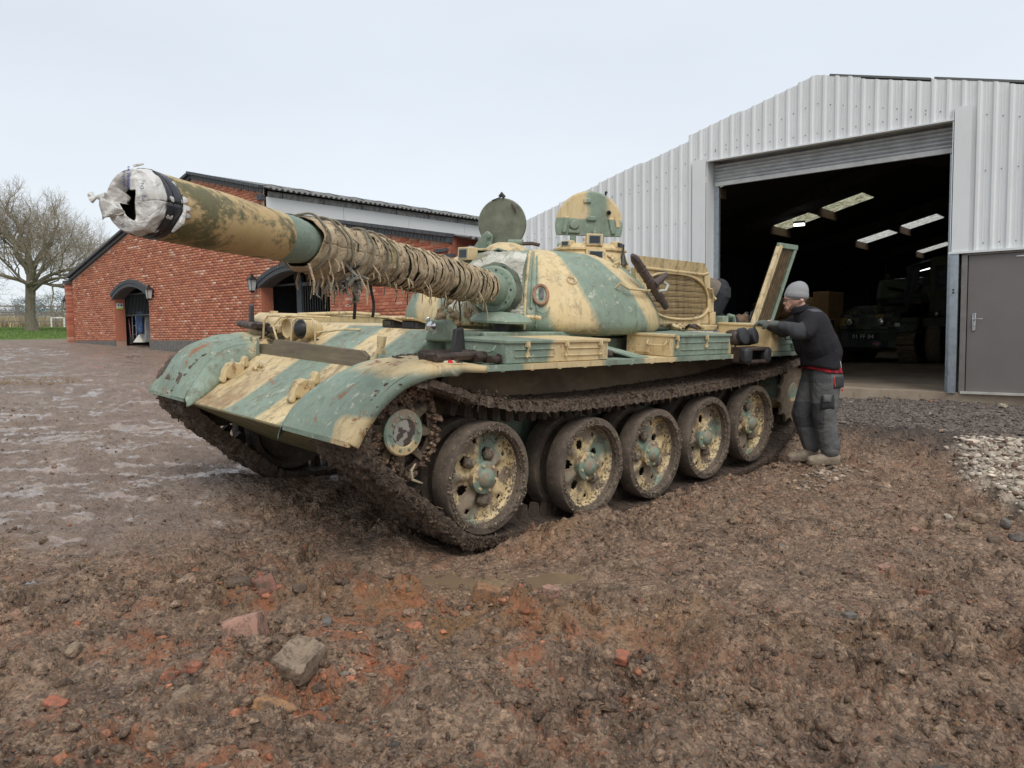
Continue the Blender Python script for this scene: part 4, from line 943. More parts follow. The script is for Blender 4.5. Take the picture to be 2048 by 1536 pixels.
# blank wall beyond the door
mb = MB(); mb.add([HP(1.17, FL - .1, -.03), HP(4.0, FL - .1, -.03), HP(4.0, 2.42, -.03), HP(1.17, 2.42, -.03)], [(0, 1, 2, 3)]); S(mb, 'wall_panel', simple('grey_wall_panel', (.20, .19, .18), .7), fix=False)
# interior: floor, walls, roof
fm = MT('dusty_concrete', .85); c = fm.mix(fm.rg(fm.noise(1.6, 7, .7), .35, .65), (0.24, 0.18, 0.13), (0.40, 0.32, 0.235)); c = fm.mix(fm.rg(fm.noise(5, 6, .7, sc3=(1, 3, 1)), .58, .7, 0, .6), c, (0.10, 0.08, 0.06)); fm.col(c); fm.bump(fm.noise(25, 5), .2, .004)
mb = MB(); mb.add([HP(-7.9, FL, .02), HP(4, FL, .02), HP(4, FL, -26), HP(-7.9, FL, -26), HP(-7.9, .1, .02), HP(4, .1, .02)], [(0, 1, 2, 3), (0, 1, 5, 4)]); tag(mb.build('floor', fm.mat, fix=False), 'dusty brown concrete floor of the steel shed', kind='structure')
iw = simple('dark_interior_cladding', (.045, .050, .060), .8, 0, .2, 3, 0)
def inner(P, Q, h0, h1, name):
    n = 60; vs = []
    for i in range(n + 1):
        p = P + (Q - P) * (i / n); nv_ = (Q - P).normalized().cross(UP) * (.03 * (i % 2)); vs += [p + nv_ + UP * h0, p + nv_ + UP * h1]
    mb = MB(); mb.add(vs, [(2 * i, 2 * i + 2, 2 * i + 3, 2 * i + 1) for i in range(n)]); S(mb, name, iw, fix=False)
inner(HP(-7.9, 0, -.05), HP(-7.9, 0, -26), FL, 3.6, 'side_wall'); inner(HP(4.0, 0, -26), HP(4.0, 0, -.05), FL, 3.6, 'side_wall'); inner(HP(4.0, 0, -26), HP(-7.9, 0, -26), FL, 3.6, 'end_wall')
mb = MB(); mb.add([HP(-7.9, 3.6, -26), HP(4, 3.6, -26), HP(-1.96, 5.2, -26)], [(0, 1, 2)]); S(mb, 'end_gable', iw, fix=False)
# roof sheets, with translucent sheets let in
LIGHTS = [(-4.95, -4.02, 1.9, 2.9), (-5.86, -4.94, 7.9, 8.8), (-4.60, -3.62, 7.9, 8.8), (-5.58, -4.63, 13.9, 14.9), (-4.28, -3.29, 13.9, 14.9), (-5.3, -4.3, 20.1, 21.0), (-3.9, -3.1, 20.1, 21.0)]
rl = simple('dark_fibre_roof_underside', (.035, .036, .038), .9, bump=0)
def roofpatch(s0, s1, d0, d1, mat, name, thick=0):
    f = lambda s: rz(s) - .14
    if name == 'rooflight':
        n = 10; vs = []
        for i in range(n * 4 + 1):
            d = d0 + (d1 - d0) * i / (n * 4); w = .022 * math.sin(2 * PI * i / 4); vs += [HP(s0, f(s0) + w, -d), HP(s1, f(s1) + w, -d)]
        mb = MB(); mb.add(vs, [(2 * i, 2 * i + 2, 2 * i + 3, 2 * i + 1) for i in range(n * 4)])
    else: mb = MB(); mb.add([HP(s0, f(s0), -d0), HP(s1, f(s1), -d0), HP(s1, f(s1), -d1), HP(s0, f(s0), -d1)], [(0, 1, 2, 3)])
    return S(mb, name, mat, fix=False, smooth=name == 'rooflight')
def transl(name, c1, c2):
    m = MT(name, .6); nt = m.nt; nt.nodes.remove(m.b); t = nd(nt, 'BsdfTranslucent', {}); nt.links.new(m.mix(m.rg(m.noise(7, 6, .75), .42, .62), c1, c2), t.inputs[0])
    tr = nd(nt, 'BsdfTransparent', {0: (.9, .88, .8)}); mx = nd(nt, 'MixShader', {0: .22, 1: t.outputs[0], 2: tr.outputs[0]}); nt.links.new(mx.outputs[0], nt.nodes['Material Output'].inputs[0]); return m.mat
tl = transl('yellowed_rooflight', (.80, .76, .52), (.22, .20, .12)); tw = transl('white_rooflight', (.95, .93, .85), (.5, .48, .42))
sE = [-7.95, -5.86, -5.58, -5.3, -4.95, -4.94, -4.63, -4.60, -4.3, -4.28, -4.02, -3.9, -3.62, -3.29, -3.1, -1.96]; dE = [0, 1.9, 2.9, 7.9, 8.8, 13.9, 14.9, 20.1, 21.0, 26]
for j in range(len(dE) - 1):
    cur = None
    for i in range(len(sE) - 1):
        sm, dm = (sE[i] + sE[i + 1]) / 2, (dE[j] + dE[j + 1]) / 2
        if any(a < sm < b and c < dm < d for a, b, c, d in LIGHTS): 
            if cur is not None: roofpatch(cur, sE[i], dE[j], dE[j + 1], rl, 'roof_sheet'); cur = None
        elif cur is None: cur = sE[i]
    if cur is not None: roofpatch(cur, sE[-1], dE[j], dE[j + 1], rl, 'roof_sheet')
for k, (a, b, c, d) in enumerate(LIGHTS): roofpatch(a, b, c, d, tw if c > 12 else tl, 'rooflight')
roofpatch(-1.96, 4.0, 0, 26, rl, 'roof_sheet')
tim = simple('rusty_purlin', (.16, .11, .075), .8)
for a, b, c, d in LIGHTS:
    mb = MB(); mb.bar(HP(a - .04, rz(a) - .26, -c + .1), HP(a - .04, rz(a) - .26, -d - .3), .06, .20, UP); S(mb, 'purlin', tim)
for d in (5.5, 11.5, 17.5, 23.5):
    mb = MB(); mb.bar(HP(-7.8, rz(-7.8) - .35, -d), HP(-1.96, rz(-1.96) - .35, -d), .12, .25, UP); mb.bar(HP(3.9, rz(3.9) - .35, -d), HP(-1.96, rz(-1.96) - .35, -d), .12, .25, UP); S(mb, 'rafter', M['dark_steel'])
    mb = MB(); mb.box(HP(-7.75, 1.95, -d), (.12, .2, 3.1), RB); S(mb, 'stanchion', M['dark_steel'])
em = MT('lit_tube', .5); em.b.inputs['Emission Color'].default_value = (1, 1, 1, 1); em.b.inputs['Emission Strength'].default_value = 3.0
for (a, b, d, e_, lb) in ((-6.1, -5.5, 23.9, 0, 'lit fluorescent tube far inside the shed above the armoured vehicle'), (-5.15, -5.02, 7.5, .1, 'small bright lamp on the shed roof by the nearest rooflight')):
    lt = tag(empty('strip_light', HP((a + b) / 2, rz(a) - .36, -d)), lb, 'lamp')
    mb = MB(); mb.cyl(HP(a, rz(a) - .42, -d), HP(b, rz(b) - .42, -d - .3), .035, n=8); P_(mb, 'tube', em.mat, lt)
    mb = MB(); mb.bar(HP(a, rz(a) - .35, -d), HP(b, rz(b) - .35, -d - .3), .09, .04); P_(mb, 'housing', M['dark_steel'], lt)

# ---------------------------------------------------------------- vehicles parked inside
def text(body, size, mat, par, M4, name='lettering', ext=.002, align='CENTER'):
    cu = bpy.data.curves.new(name, 'FONT'); cu.body = body; cu.size = size; cu.extrude = ext; cu.align_x = align; cu.align_y = 'CENTER'; cu.materials.append(mat)
    o = bpy.data.objects.new(name, cu); link(o)
    if par is not None: o.parent = par
    dg = bpy.context.evaluated_depsgraph_get(); me = bpy.data.meshes.new_from_object(o.evaluated_get(dg)); q = bpy.data.objects.new(name, me); link(q)
    bpy.data.objects.remove(o); me.name = name; q.name = name
    if par is not None: q.parent = par
    q.matrix_local = M4; return q
dc = MT('blocky_camouflage', .7); v = dc.vor(3.2, out='Color', sc3=(1, 1, 1)); X_, Y_, Z_ = dc.sep(dc.co())
sn = lambda q: dc.ma('MULTIPLY', dc.ma('FLOOR', dc.ma('MULTIPLY', q, 5.0)), .2)
cmb = nd(dc.nt, 'CombineXYZ', {0: sn(X_), 1: sn(Y_), 2: sn(Z_)}).outputs[0]
nz = dc.noise(2.6, 1, .4, vec=cmb); dc.col(dc.ramp(nz, [(0, (.05, .07, .045)), (.42, (.03, .032, .035)), (.5, (.10, .11, .10)), (.58, (.055, .075, .04)), (.66, (.30, .20, .07))], 'CONSTANT')); M['dcam'] = dc.mat
M['letters'] = simple('white_letters', (.75, .75, .72), .6, bump=0)
def avehicle(s, d, label):
    """Low tracked armoured carrier facing the doors."""
    g = empty('armoured_vehicle', HP(s, FL, -d)); tag(g, label, 'armoured vehicle')
    # local axes: x along the front (towards picture right), y out towards the yard
    R4 = Matrix.Translation(HP(s, FL, -d)) @ Matrix((EW, NW, UP)).transposed().to_4x4()
    def A(mb, name, mat, par=None, **k):
        o = mb.build(name, mat, **k); o.parent = par or g
        return o
    g.matrix_world = R4
    mb = MB(); mb.prism([(0, .42), (0, .85), (-.35, 1.28), (-1.6, 1.55), (-4.3, 1.55), (-4.3, .5), (-.3, .30)], lambda y, z: (-.72, y, z), lambda y, z: (.80, y, z)); A(mb, 'hull', M['dcam'], bevel=.02)
    for sx in (-1, 1):
        mb = MB(); mb.prism([(.0, .85), (-.3, 1.18), (-4.2, 1.18), (-4.2, .95), (-.05, .78)], lambda y, z: (.04 + sx * .76, y, z), lambda y, z: (.04 + sx * 1.22, y, z)); A(mb, 'sponson', M['dcam'], bevel=.015)
        pts = [(.10, .62), (.02, .35), (-.35, .06), (-3.6, .06), (-4.1, .3), (-4.1, .7), (-.1, .78)]
        mb = MB()
        for i in range(len(pts)):
            a, b = pts[i], pts[(i + 1) % len(pts)]; L = math.hypot(b[0] - a[0], b[1] - a[1]); n = max(1, int(L / .12))
            for q in range(n):
                t = (q + .5) / n; y, z = a[0] + (b[0] - a[0]) * t, a[1] + (b[1] - a[1]) * t; an = math.atan2(b[1] - a[1], b[0] - a[0])
                mb.box((.04 + sx * .98, y, z), (.42, .10, .05), Matrix.Rotation(an, 3, 'X'))
        o = A(mb, 'track', M['mud_tan'])
        for q in range(5): mb = MB(); mb.cyl((.04 + sx * .8, -.55 - q * .72, .36), (.04 + sx * 1.15, -.55 - q * .72, .36), .29, n=18); A(mb, 'wheel', M['black'])
    mb = MB(); mb.box((.04, .03, .93), (1.9, .10, .06)); A(mb, 'bumper', M['dcam'])
    for sx in (-.36, .42):
        mb = MB(); mb.lathe([(.10, -.10), (.105, 0), (.10, .03)], (sx, .02, 1.08), (0, 1, 0), 20, cap0=True); l_ = A(mb, 'headlight', M['dcam'])
        mb = MB(); mb.lathe([(.09, .02), (.06, .045), (.0, .055)], (sx, .02, 1.08), (0, 1, 0), 20); A(mb, 'lens', M['lens'], l_)
    mb = MB(); mb.box((.0, .055, .70), (.62, .02, .15)); pl = A(mb, 'number_plate', M['black_paint'])
    # lettering reads from the yard: its right is the picture's right (+x here)
    T4 = Matrix(((1, 0, 0, .0), (0, 0, -1, .07), (0, 1, 0, .70), (0, 0, 0, 1)))
    text('01 FF 84', .155, M['letters'], pl, T4)
    fl = MB(); fl.box((.34, .045, .52), (.20, .012, .13)); f_ = A(fl, 'union_flag', simple('flag_blue', (.02, .03, .12), .6, bump=0))
    mb = MB(); mb.box((.34, .054, .52), (.20, .006, .034)); mb.box((.34, .055, .52), (.034, .006, .13)); mb.bar((.25, .053, .46), (.43, .053, .58), .02, .004); mb.bar((.43, .0535, .46), (.25, .0535, .58), .02, .004); A(mb, 'flag_cross', simple('flag_white', (.62, .58, .58), .6, bump=0), f_)
    mb = MB(); mb.box((.34, .060, .52), (.20, .004, .018)); mb.box((.34, .061, .52), (.018, .004, .13)); A(mb, 'flag_red_cross', simple('flag_red', (.5, .03, .04), .6, bump=0), f_)
    mb = MB(); mb.box((.82, .045, 1.00), (.12, .01, .10)); A(mb, 'marker_plate', M['letters'])
    mb = MB(); mb.prism([(-1.5, 1.56), (-1.35, 1.75), (-1.6, 2.25), (-3.3, 2.25), (-3.5, 1.56)], lambda y, z: (-.10, y, z), lambda y, z: (1.25, y, z)); A(mb, 'turret', M['dcam'], bevel=.03)
    mb = MB(); mb.cyl((.55, -1.5, 1.92), (.45, -.35, 1.98), .045, n=10); mb.cyl((.9, -1.5, 2.0), (.9, -1.2, 2.0), .12, n=10); A(mb, 'gun', M['dark_steel'])
    mb = MB(); mb.cyl((.12, -1.7, 2.25), (.12, -1.7, 2.40), .13, n=14); A(mb, 'sight', M['dark_steel'])
    mb = MB(); mb.cyl((.0, -1.9, 1.55), (.0, -1.9, 2.75), .012, n=5); A(mb, 'antenna', M['dark_steel'])
    mb = MB()
    for q in range(6): mb.tube([(-.5 + q * .26, -.28, 1.32), (-.45 + q * .26, -.35, 1.42), (-.38 + q * .26, -.30, 1.33)], .02, 5)
    A(mb, 'deck_fitting', M['dark_steel'])
M['lens'] = simple('headlight_glass', (.72, .74, .74), .10, .6, .1, 20, 0)
avehicle(-3.86, 9.0, 'dark blocky camouflaged armoured vehicle with round headlights and plate 01 FF 84 in the shed')
# sand coloured tank further left
tn = simple('sand_vehicle_paint', (.42, .27, .125), .7, 0, .2, 4)
g = tag(empty('sand_tank', HP(-6.0, FL, -7.6)), 'sand coloured armoured vehicle with a low turret in the shed behind the leaning man', 'tank'); g.matrix_world = Matrix.Translation(HP(-6.0, FL, -7.6)) @ Matrix((EW, NW, UP)).transposed().to_4x4()
def G(mb, name, mat, **k): o = mb.build(name, mat, **k); o.parent = g; return o
mb = MB(); mb.prism([(.9, .55), (.6, .95), (-.3, 1.18), (-4, 1.22), (-4, .5), (.6, .4)], lambda y, z: (-1.1, y, z), lambda y, z: (1.5, y, z)); G(mb, 'hull', tn, bevel=.03)
mb = MB(); mb.lathe([(.95, 0), (1.08, .12), (1.0, .42), (.75, .58), (.0, .62)], (.1, -1.5, 1.2), n=28); G(mb, 'turret', tn, smooth=True)
mb = MB(); mb.lathe([(.34, -.2), (.36, .12), (.25, .2), (.14, .2), (.10, .08), (.0, .08)], (.0, -.50, 1.48), (0, 1, 0), 20); G(mb, 'mantlet', tn, smooth=True)
mb = MB(); mb.box((-.35, -1.3, 1.86), (.35, .3, .16)); mb.box((.35, -1.4, 1.85), (.5, .25, .14)); G(mb, 'periscope', tn, bevel=.02)
mb = MB(); mb.box((1.15, -1.6, 1.55), (.42, 1.2, .72)); G(mb, 'stowage_box', tn, bevel=.02)
mb = MB(); mb.box((-.35, -1.14, 1.87), (.26, .01, .10)); G(mb, 'periscope_glass', M['glass_dark'])
for sx in (-.95, 1.35): mb = MB(); mb.prism([(.9, .35), (.6, .02), (-4, .02), (-4, .8), (.7, .85)], lambda y, z: (sx - .22, y, z), lambda y, z: (sx + .22, y, z)); G(mb, 'track', M['mud_tan'], bevel=.03)
mb = MB(); mb.box((1.50, .40, 1.03), (.95, .05, .20)); pl = G(mb, 'number_plate', M['black_paint'])
text('8J 826X', .20, simple('grey_letters', (.35, .35, .35), .6, bump=0), pl, Matrix(((1, 0, 0, 1.53), (0, 0, -1, .43), (0, 1, 0, 1.03), (0, 0, 0, 1))))
# lorry at the right, only its wheels and bumper clear of the jamb
g = tag(empty('lorry', HP(-1.9, FL, -9.8)), 'dark green lorry with big tyres at the right side inside the shed', 'lorry'); g.matrix_world = Matrix.Translation(HP(-1.9, FL, -9.8)) @ Matrix((EW, NW, UP)).transposed().to_4x4()
og = simple('dull_olive_paint', (.055, .060, .035), .7)
for sx in (-.45, 1.35):
    mb = MB(); mb.lathe([(.2, -.16), (.5, -.17), (.56, -.1), (.56, .1), (.5, .17), (.2, .16)], (sx, -.2, .56), (1, 0, 0), 28, True, True); G(mb, 'tyre', M['mud_tan'], smooth=True)
mb = MB(); mb.box((.45, .10, 1.05), (2.3, .2, .24)); G(mb, 'bumper', og, bevel=.02)
mb = MB(); mb.box((.45, -1.4, 1.95), (2.2, 2.6, 1.6)); G(mb, 'cab', og, bevel=.08)
mb = MB(); mb.box((.45, -.08, 2.2), (1.9, .03, .6)); G(mb, 'windscreen', M['glass_dark'])
for sx in (-.42, 1.32): mb = MB(); mb.lathe([(.1, 0), (.08, .04), (0, .05)], (sx, .2, 1.25), (0, 1, 0), 16); G(mb, 'headlight', M['glass_dark'])
mb = MB(); mb.grid(6, 8, lambda u, v: HP(-2.02 + u * .28 * (1 - .75 * v) + .03 * math.sin(v * 6), 2.65 - v * .95, -5.6 + .06 * math.sin(u * 9))); thing1('hanging_flag', mb, simple('dark_flag_cloth', (.035, .037, .045), .9), 'dark limp flag hanging inside the shed near the right jamb', 'flag', solid=.012, smooth=True)

def gz(x, y): return float(base(np.array([x]), np.array([y]))[0])
# ---------------------------------------------------------------- bare tree, fence, goal, far trees
bk = MT('bare_bark', .9); c = bk.mix(bk.rg(bk.noise(6, 6, .7, sc3=(3, 3, .6)), .3, .7), (0.115, 0.10, 0.07), (0.25, 0.225, 0.165)); c = bk.mix(bk.rg(bk.noise(2, 5), .55, .7, 0, .5), c, (0.16, 0.16, 0.06)); bk.col(c); bk.bump(bk.noise(30, 5), .5, .02); M['bark'] = bk.mat
tw_ = MT('twig_bark', .9); tw_.col(tw_.mix(tw_.noise(1.5, 4), (0.20, 0.165, 0.115), (0.36, 0.31, 0.22))); M['twig'] = tw_.mat
def bare_tree(x, y, z, H, spread, label, seed=1):
    rs = random.Random(seed); g = tag(empty('bare_tree', (x, y, z)), label, 'tree')
    limbs = MB(); twigs = MB()
    def grow(p, d, L, r, lev):
        n = 6 if lev < 3 else 4; pts = [p.copy()]; q = p.copy(); dd = d.copy()
        for i in range(n):
            w = .16 if lev == 0 else .24
            dd = (dd + Vector((rs.gauss(0, w), rs.gauss(0, w), rs.gauss(0, w * .7) + (.10 if lev > 1 else .02)))).normalized()
            q = q + dd * (L / n); pts.append(q.copy())
        r1 = r * (.62 if lev < 2 else .5)
        (limbs if lev < 3 else twigs).tube(pts, [r + (r1 - r) * i / n for i in range(n + 1)], 6 if lev < 3 else 3, cap=lev > 3)
        if lev >= 6: return
        nc = [6, 5, 4, 3, 3, 2][lev]
        for k in range(nc):
            t = (.40 + .58 * (k + rs.random() * .6) / nc) if lev else (.66 + .34 * (k + .3) / nc)
            t = min(t, 1.0); i = min(int(t * n), n - 1); p0 = pts[i].lerp(pts[i + 1], t * n - i)
            base_d = (pts[i + 1] - pts[i]).normalized(); a = rs.uniform(0, 2 * PI) if lev else k * 2 * PI / nc + rs.uniform(-.4, .4)
            o_ = base_d.orthogonal().normalized(); o2 = base_d.cross(o_); side = o_ * math.cos(a) + o2 * math.sin(a)
            ang = rs.uniform(.55, 1.05) if lev else rs.uniform(.60, 1.15)
            nd_ = (base_d * math.cos(ang) + side * math.sin(ang)).normalized()
            grow(p0, nd_, L * rs.uniform(.58, .80) if lev else H * rs.uniform(.34, .46), max(r * (1 - t * .4) * rs.uniform(.40, .60), .0055), lev + 1)
        if lev: grow(pts[-1], dd, L * .62, r1, lev + 1)
        else:
            grow(pts[-1], dd, H * .38, r1 * .85, 1)
    # trunk
    tb = MB(); tp = [Vector((0, 0, -.2)), Vector((.02, 0, .15)), Vector((.06, .03, .7)), Vector((.03, .0, 1.3)), Vector((.0, .05, 1.9)), Vector((.0, .08, 2.5))]
    tb.tube(tp, [.40, .31, .25, .235, .24, .22], 10); o = tb.build('trunk', M['bark'], smooth=True); o.parent = g
    for k in range(7):
        a = k * 2 * PI / 7 + rs.uniform(-.3, .3); el = rs.uniform(.15, .85) if k % 2 else rs.uniform(.5, 1.1)
        zz = rs.uniform(1.55, 2.45); d = Vector((math.cos(a) * math.cos(el), math.sin(a) * math.cos(el), math.sin(el)))
        grow(Vector((0, .05, zz)), d, H * rs.uniform(.30, .38) * spread, rs.uniform(.085, .13), 1)
    grow(Vector((0, .08, 2.45)), Vector((.05, .05, 1)).normalized(), H * .36, .17, 1)
    grow(Vector((0, .08, 2.35)), Vector((-.3, .25, 1)).normalized(), H * .34, .14, 1)
    grow(Vector((0, .08, 2.35)), Vector((.25, -.3, .9)).normalized(), H * .34, .14, 1)
    # fibres of the crown: limbs as one part, the countless twigs as another
    o = limbs.build('limbs', M['bark'], smooth=True, fix=False); o.parent = g
    o = twigs.build('crown', M['twig'], fix=False); o.parent = g; o['kind'] = 'stuff'
    return g
bare_tree(-5.31, -40.4, 1.80, 6.9, .98, 'large bare spreading tree on the grass left of the brick barn', 5)
fwood = simple('grey_fence_wood', (.20, .17, .14), .9)
def fence(P, Q, n, h, rails, label, group=None):
    P, Q = Vector(P), Vector(Q); g = tag(empty('field_fence', P), label, 'fence')
    for i in range(n + 1):
        p = P.lerp(Q, i / n); mb = MB(); mb.box(p - P + UP * (h / 2), (.13, .13, h + .1), Matrix.Rotation(i * .3, 3, 'Z')); o = mb.build('post', fwood); o.parent = g
    for i in range(n):
        a, b = P.lerp(Q, i / n) - P, P.lerp(Q, (i + 1) / n) - P
        for k, z in enumerate(rails):
            mb = MB(); mb.bar(a + UP * z, b + UP * z, .05, .11, UP); o = mb.build('rail', fwood); o.parent = g
    return g
fence((-1.5, -66, gz(-1.5, -66)), (-22, -56, gz(-22, -56)), 12, 1.05, (.45, .95), 'weathered post and rail fence along the far side of the grass')
fence((-2, -74, gz(-2, -74)), (-24, -70, gz(-24, -70)), 9, 1.9, (.7, 1.2, 1.75), 'taller grey fence and gate rails beyond the first field fence')
gl_ = tag(empty('white_jump', (-11.3, -60.5, gz(-11, -60.5))), 'small white painted frame on the grass by the field fence', 'frame')
mb = MB()
for nm, a, b in (('leg', (0, 0, 0), (0, 0, .75)), ('leg', (-.75, .45, 0), (-.75, .45, .75)), ('crossbar', (0, 0, .75), (-.75, .45, .75))):
    mb = MB(); mb.bar(a, b, .09, .09); o = mb.build(nm, M['letters']); o.parent = gl_
# reeds behind the fence, hedge and trees far off
def field(name, x0, x1, y0, y1, n, h, col, label, w=.03):
    rs = np.random.RandomState(len(name)); x = rs.uniform(x0, x1, n); y = rs.uniform(y0, y1, n); z = base(x, y); hh = h * rs.uniform(.5, 1.2, n); a = rs.uniform(0, PI, n); lx = rs.normal(0, .16, n) * hh; ly = rs.normal(0, .16, n) * hh
    V = np.stack([np.stack([x - w * np.cos(a), y - w * np.sin(a), z - .02], 1), np.stack([x + w * np.cos(a), y + w * np.sin(a), z - .02], 1), np.stack([x + lx, y + ly, z + hh], 1)], 1).reshape(-1, 3)
    c = np.array(col) * np.exp(rs.normal(0, .25, (n, 1)))
    o = npmesh(name, V, np.arange(3 * n).reshape(-1, 3), M['blade'], cols=np.repeat(c, 3, 0), nper=3); tag(o, label, kind='stuff')
bl_ = MT('grass_blade', .8); bl_.col(bl_.attr('tint', 'Color')); M['blade'] = bl_.mat
field('reeds', -30, 2, -86, -62, 26000, .85, (.36, .29, .18), 'pale dry reeds and rough grass behind the field fence', .05)
field('grass', -14, 1, -60, -33, 60000, .07, (.13, .21, .045), 'short green grass of the field behind the yard', .02)
def bush(x, y, z, h, w, col, label, seed, name='hedge_tree'):
    rs = np.random.RandomState(seed); n = 6000; g = tag(empty(name, (x, y, z)), label, 'tree')
    u = rs.normal(0, 1, (n, 3)); u /= np.linalg.norm(u, axis=1)[:, None]; r = rs.uniform(.3, 1, n) ** .5 * (1 + .3 * pn(u[:, 0] * 3 + seed, u[:, 2] * 3, seed))
    c0 = u * r[:, None] * np.array([w / 2, w / 2, h * .42]) + np.array([0, 0, h * .55]); s = .016 * h * rs.uniform(.5, 1.2, n)
    a = rs.normal(0, 1, (n, 3)); b = rs.normal(0, 1, (n, 3)); V = np.stack([c0, c0 + a * s[:, None], c0 + b * s[:, None]], 1).reshape(-1, 3)
    cc = np.array(col) * np.exp(rs.normal(0, .3, (n, 1)))
    o = npmesh('crown', V, np.arange(3 * n).reshape(-1, 3), M['blade'], g, cols=np.repeat(cc, 3, 0), nper=3); o['kind'] = 'stuff'
    mb = MB(); mb.cyl((0, 0, -.2), (0, 0, h * .6), .05 * h, .02 * h, n=6); o = mb.build('trunk', M['bark']); o.parent = g
rs = random.Random(12)
names = ['bare brown far hedge tree behind the trunk of the big tree', 'round bare hedge tree at the left edge beyond the fence', 'dark evergreen far off against the barn corner', 'low grey far hedge tree between fence posts', 'far scrubby tree right of the big trunk', 'pale twiggy far tree over the white frame', 'dark blue green conifer clump farthest right beyond the fence', 'small bushy far tree at the field corner']
for i in range(8):
    x = [-14, -8, -27, -19, -17, -22, -30, -11][i]; y = [-128, -118, -135, -140, -120, -132, -128, -150][i]
    dark = i in (2, 6); bush(x, y, gz(x, y), [4.6, 5.2, 4.8, 3.4, 4.0, 3.8, 5.4, 4.2][i], [6, 6.5, 5, 5, 5, 6, 8, 5][i], (.13, .17, .17) if dark else (.30, .28, .25), names[i], i + 3)  # distance haze is mixed into these foliage colours
rsn = np.random.RandomState(33); n = 9000; x = rsn.uniform(-80, 10, n); y = -165 + rsn.normal(0, 2, n); z = base(x, y) + rsn.uniform(0, 1, n) * (3.2 + 1.6 * fbm(x * .12, x * 0, 3, 5)); s = .35
V = np.stack([np.stack([x, y, z], 1), np.stack([x + rsn.normal(0, s, n), y, z + rsn.normal(0, s, n)], 1), np.stack([x + rsn.normal(0, s, n), y, z + rsn.normal(0, s, n)], 1)], 1).reshape(-1, 3)
o = npmesh('far_hedge', V, np.arange(3 * n).reshape(-1, 3), M['blade'], cols=np.repeat(np.array([.30, .32, .32]) * np.exp(rsn.normal(0, .2, (n, 1))), 3, 0), nper=3); tag(o, 'far off hazy hedgerow along the skyline', kind='stuff')  # pale grey tint carries the haze in the hedge colour itself
# ---------------------------------------------------------------- the tank
TR = Matrix(((0.99998826, 0.00013413, -0.00484473, 0), (0.00013413, 0.9984681, 0.0553302, 0), (0.00484473, -0.0553302, 0.99845636, 0), (0, 0, 0, 1)))
tank = tag(empty('battle_tank', mat=TR), 'muddy old battle tank in faded green and sand bands, burlap wrapped gun, outside the shed', 'tank')
def K(mb, name, mat, par=None, **k):
    o = mb.build(name, mat, **k); o.parent = par if par is not None else tank; return o
AL, X0 = 0.5218, -0.2956; GA = Vector((math.cos(AL), math.sin(AL), 0)); TE = math.tan(.0428)
def gun(R, z0=1.7617): return Vector((X0, 0, z0 + (R - 1.3) * TE)) + GA * R
GD = (gun(5) - gun(1)).normalized()
M['c_tur'] = camo('turret_camouflage', 'az', [(12, 29), (79.5, 97), (128.5, 145), (165, 176)], -180, 180, warp=7, wscale=1.1, rust=.18, streak=.8, cx=X0, moss=.15, soft=.0035, tilt=18)
M['c_gl'] = camo('glacis_camouflage', 'y', [(-.93, -.24), (.26, .60)], -1.7, 1.7, warp=.07, wscale=1.0, rust=.85, streak=1.2, moss=.4, soft=.007, stain=True)
M['c_fen'] = camo('fender_camouflage', 'x', [(-2.32, -1.45), (-.47, .03), (.57, 1.50)], -3.2, 3.2, warp=.05, wscale=1.5, rust=.55, streak=.7, moss=.1, soft=.004)
M['c_box1'] = camo('front_box_camouflage', 'x', [(.62, 1.50)], -3.2, 3.2, warp=.05, wscale=2.0, rust=.35, streak=.5, moss=.1, tilt=.25, soft=.003)
M['c_box3'] = camo('rear_box_camouflage', 'x', [(-2.52, -1.45)], -3.2, 3.2, warp=.04, wscale=2.0, rust=.3, streak=.5, moss=.1, soft=.003)
M['c_guL'] = camo('near_mudguard_camouflage', 'z', [(1.205, 1.6)], .2, 2.2, warp=.12, wscale=1.9, patch=(1.43, .93), rust=1.15, streak=.5, moss=.15, soft=.012)
M['c_guR'] = camo('far_mudguard_camouflage', 'x', [(1.0, 2.22)], 0, 4, warp=.16, wscale=2.2, rust=1.2, streak=1.0, moss=.65, soft=.02)
M['c_wh'] = camo('wheel_camouflage', 'z', [(-.45, -.09), (.06, .22)], -.5, .5, warp=.22, wscale=3.0, rust=.3, streak=.8, moss=0, mud=.46, soft=.02)
M['c_hat'] = camo('hatch_camouflage', 'y', [(-.5, .285), (.43, .9)], -2, 2, warp=.05, wscale=2.4, zmin=2.55, rust=.15, streak=.5, moss=.05, soft=.005)
M['c_green'] = camo('plain_green', 'y', [], -2, 2, rust=.2, streak=.6, moss=.25)
M['c_hgreen'] = simple('dull_hatch_green', (.155, .165, .12), .6, 0, .35, 7, .3, 30)
M['c_sand'] = camo('plain_sand', 'y', [(-9, 9)], -10, 10, rust=.35, streak=.8, moss=.12)
M['c_sandr'] = camo('rusty_sand', 'y', [(-9, 9)], -10, 10, rust=.75, streak=1.4, moss=.1)
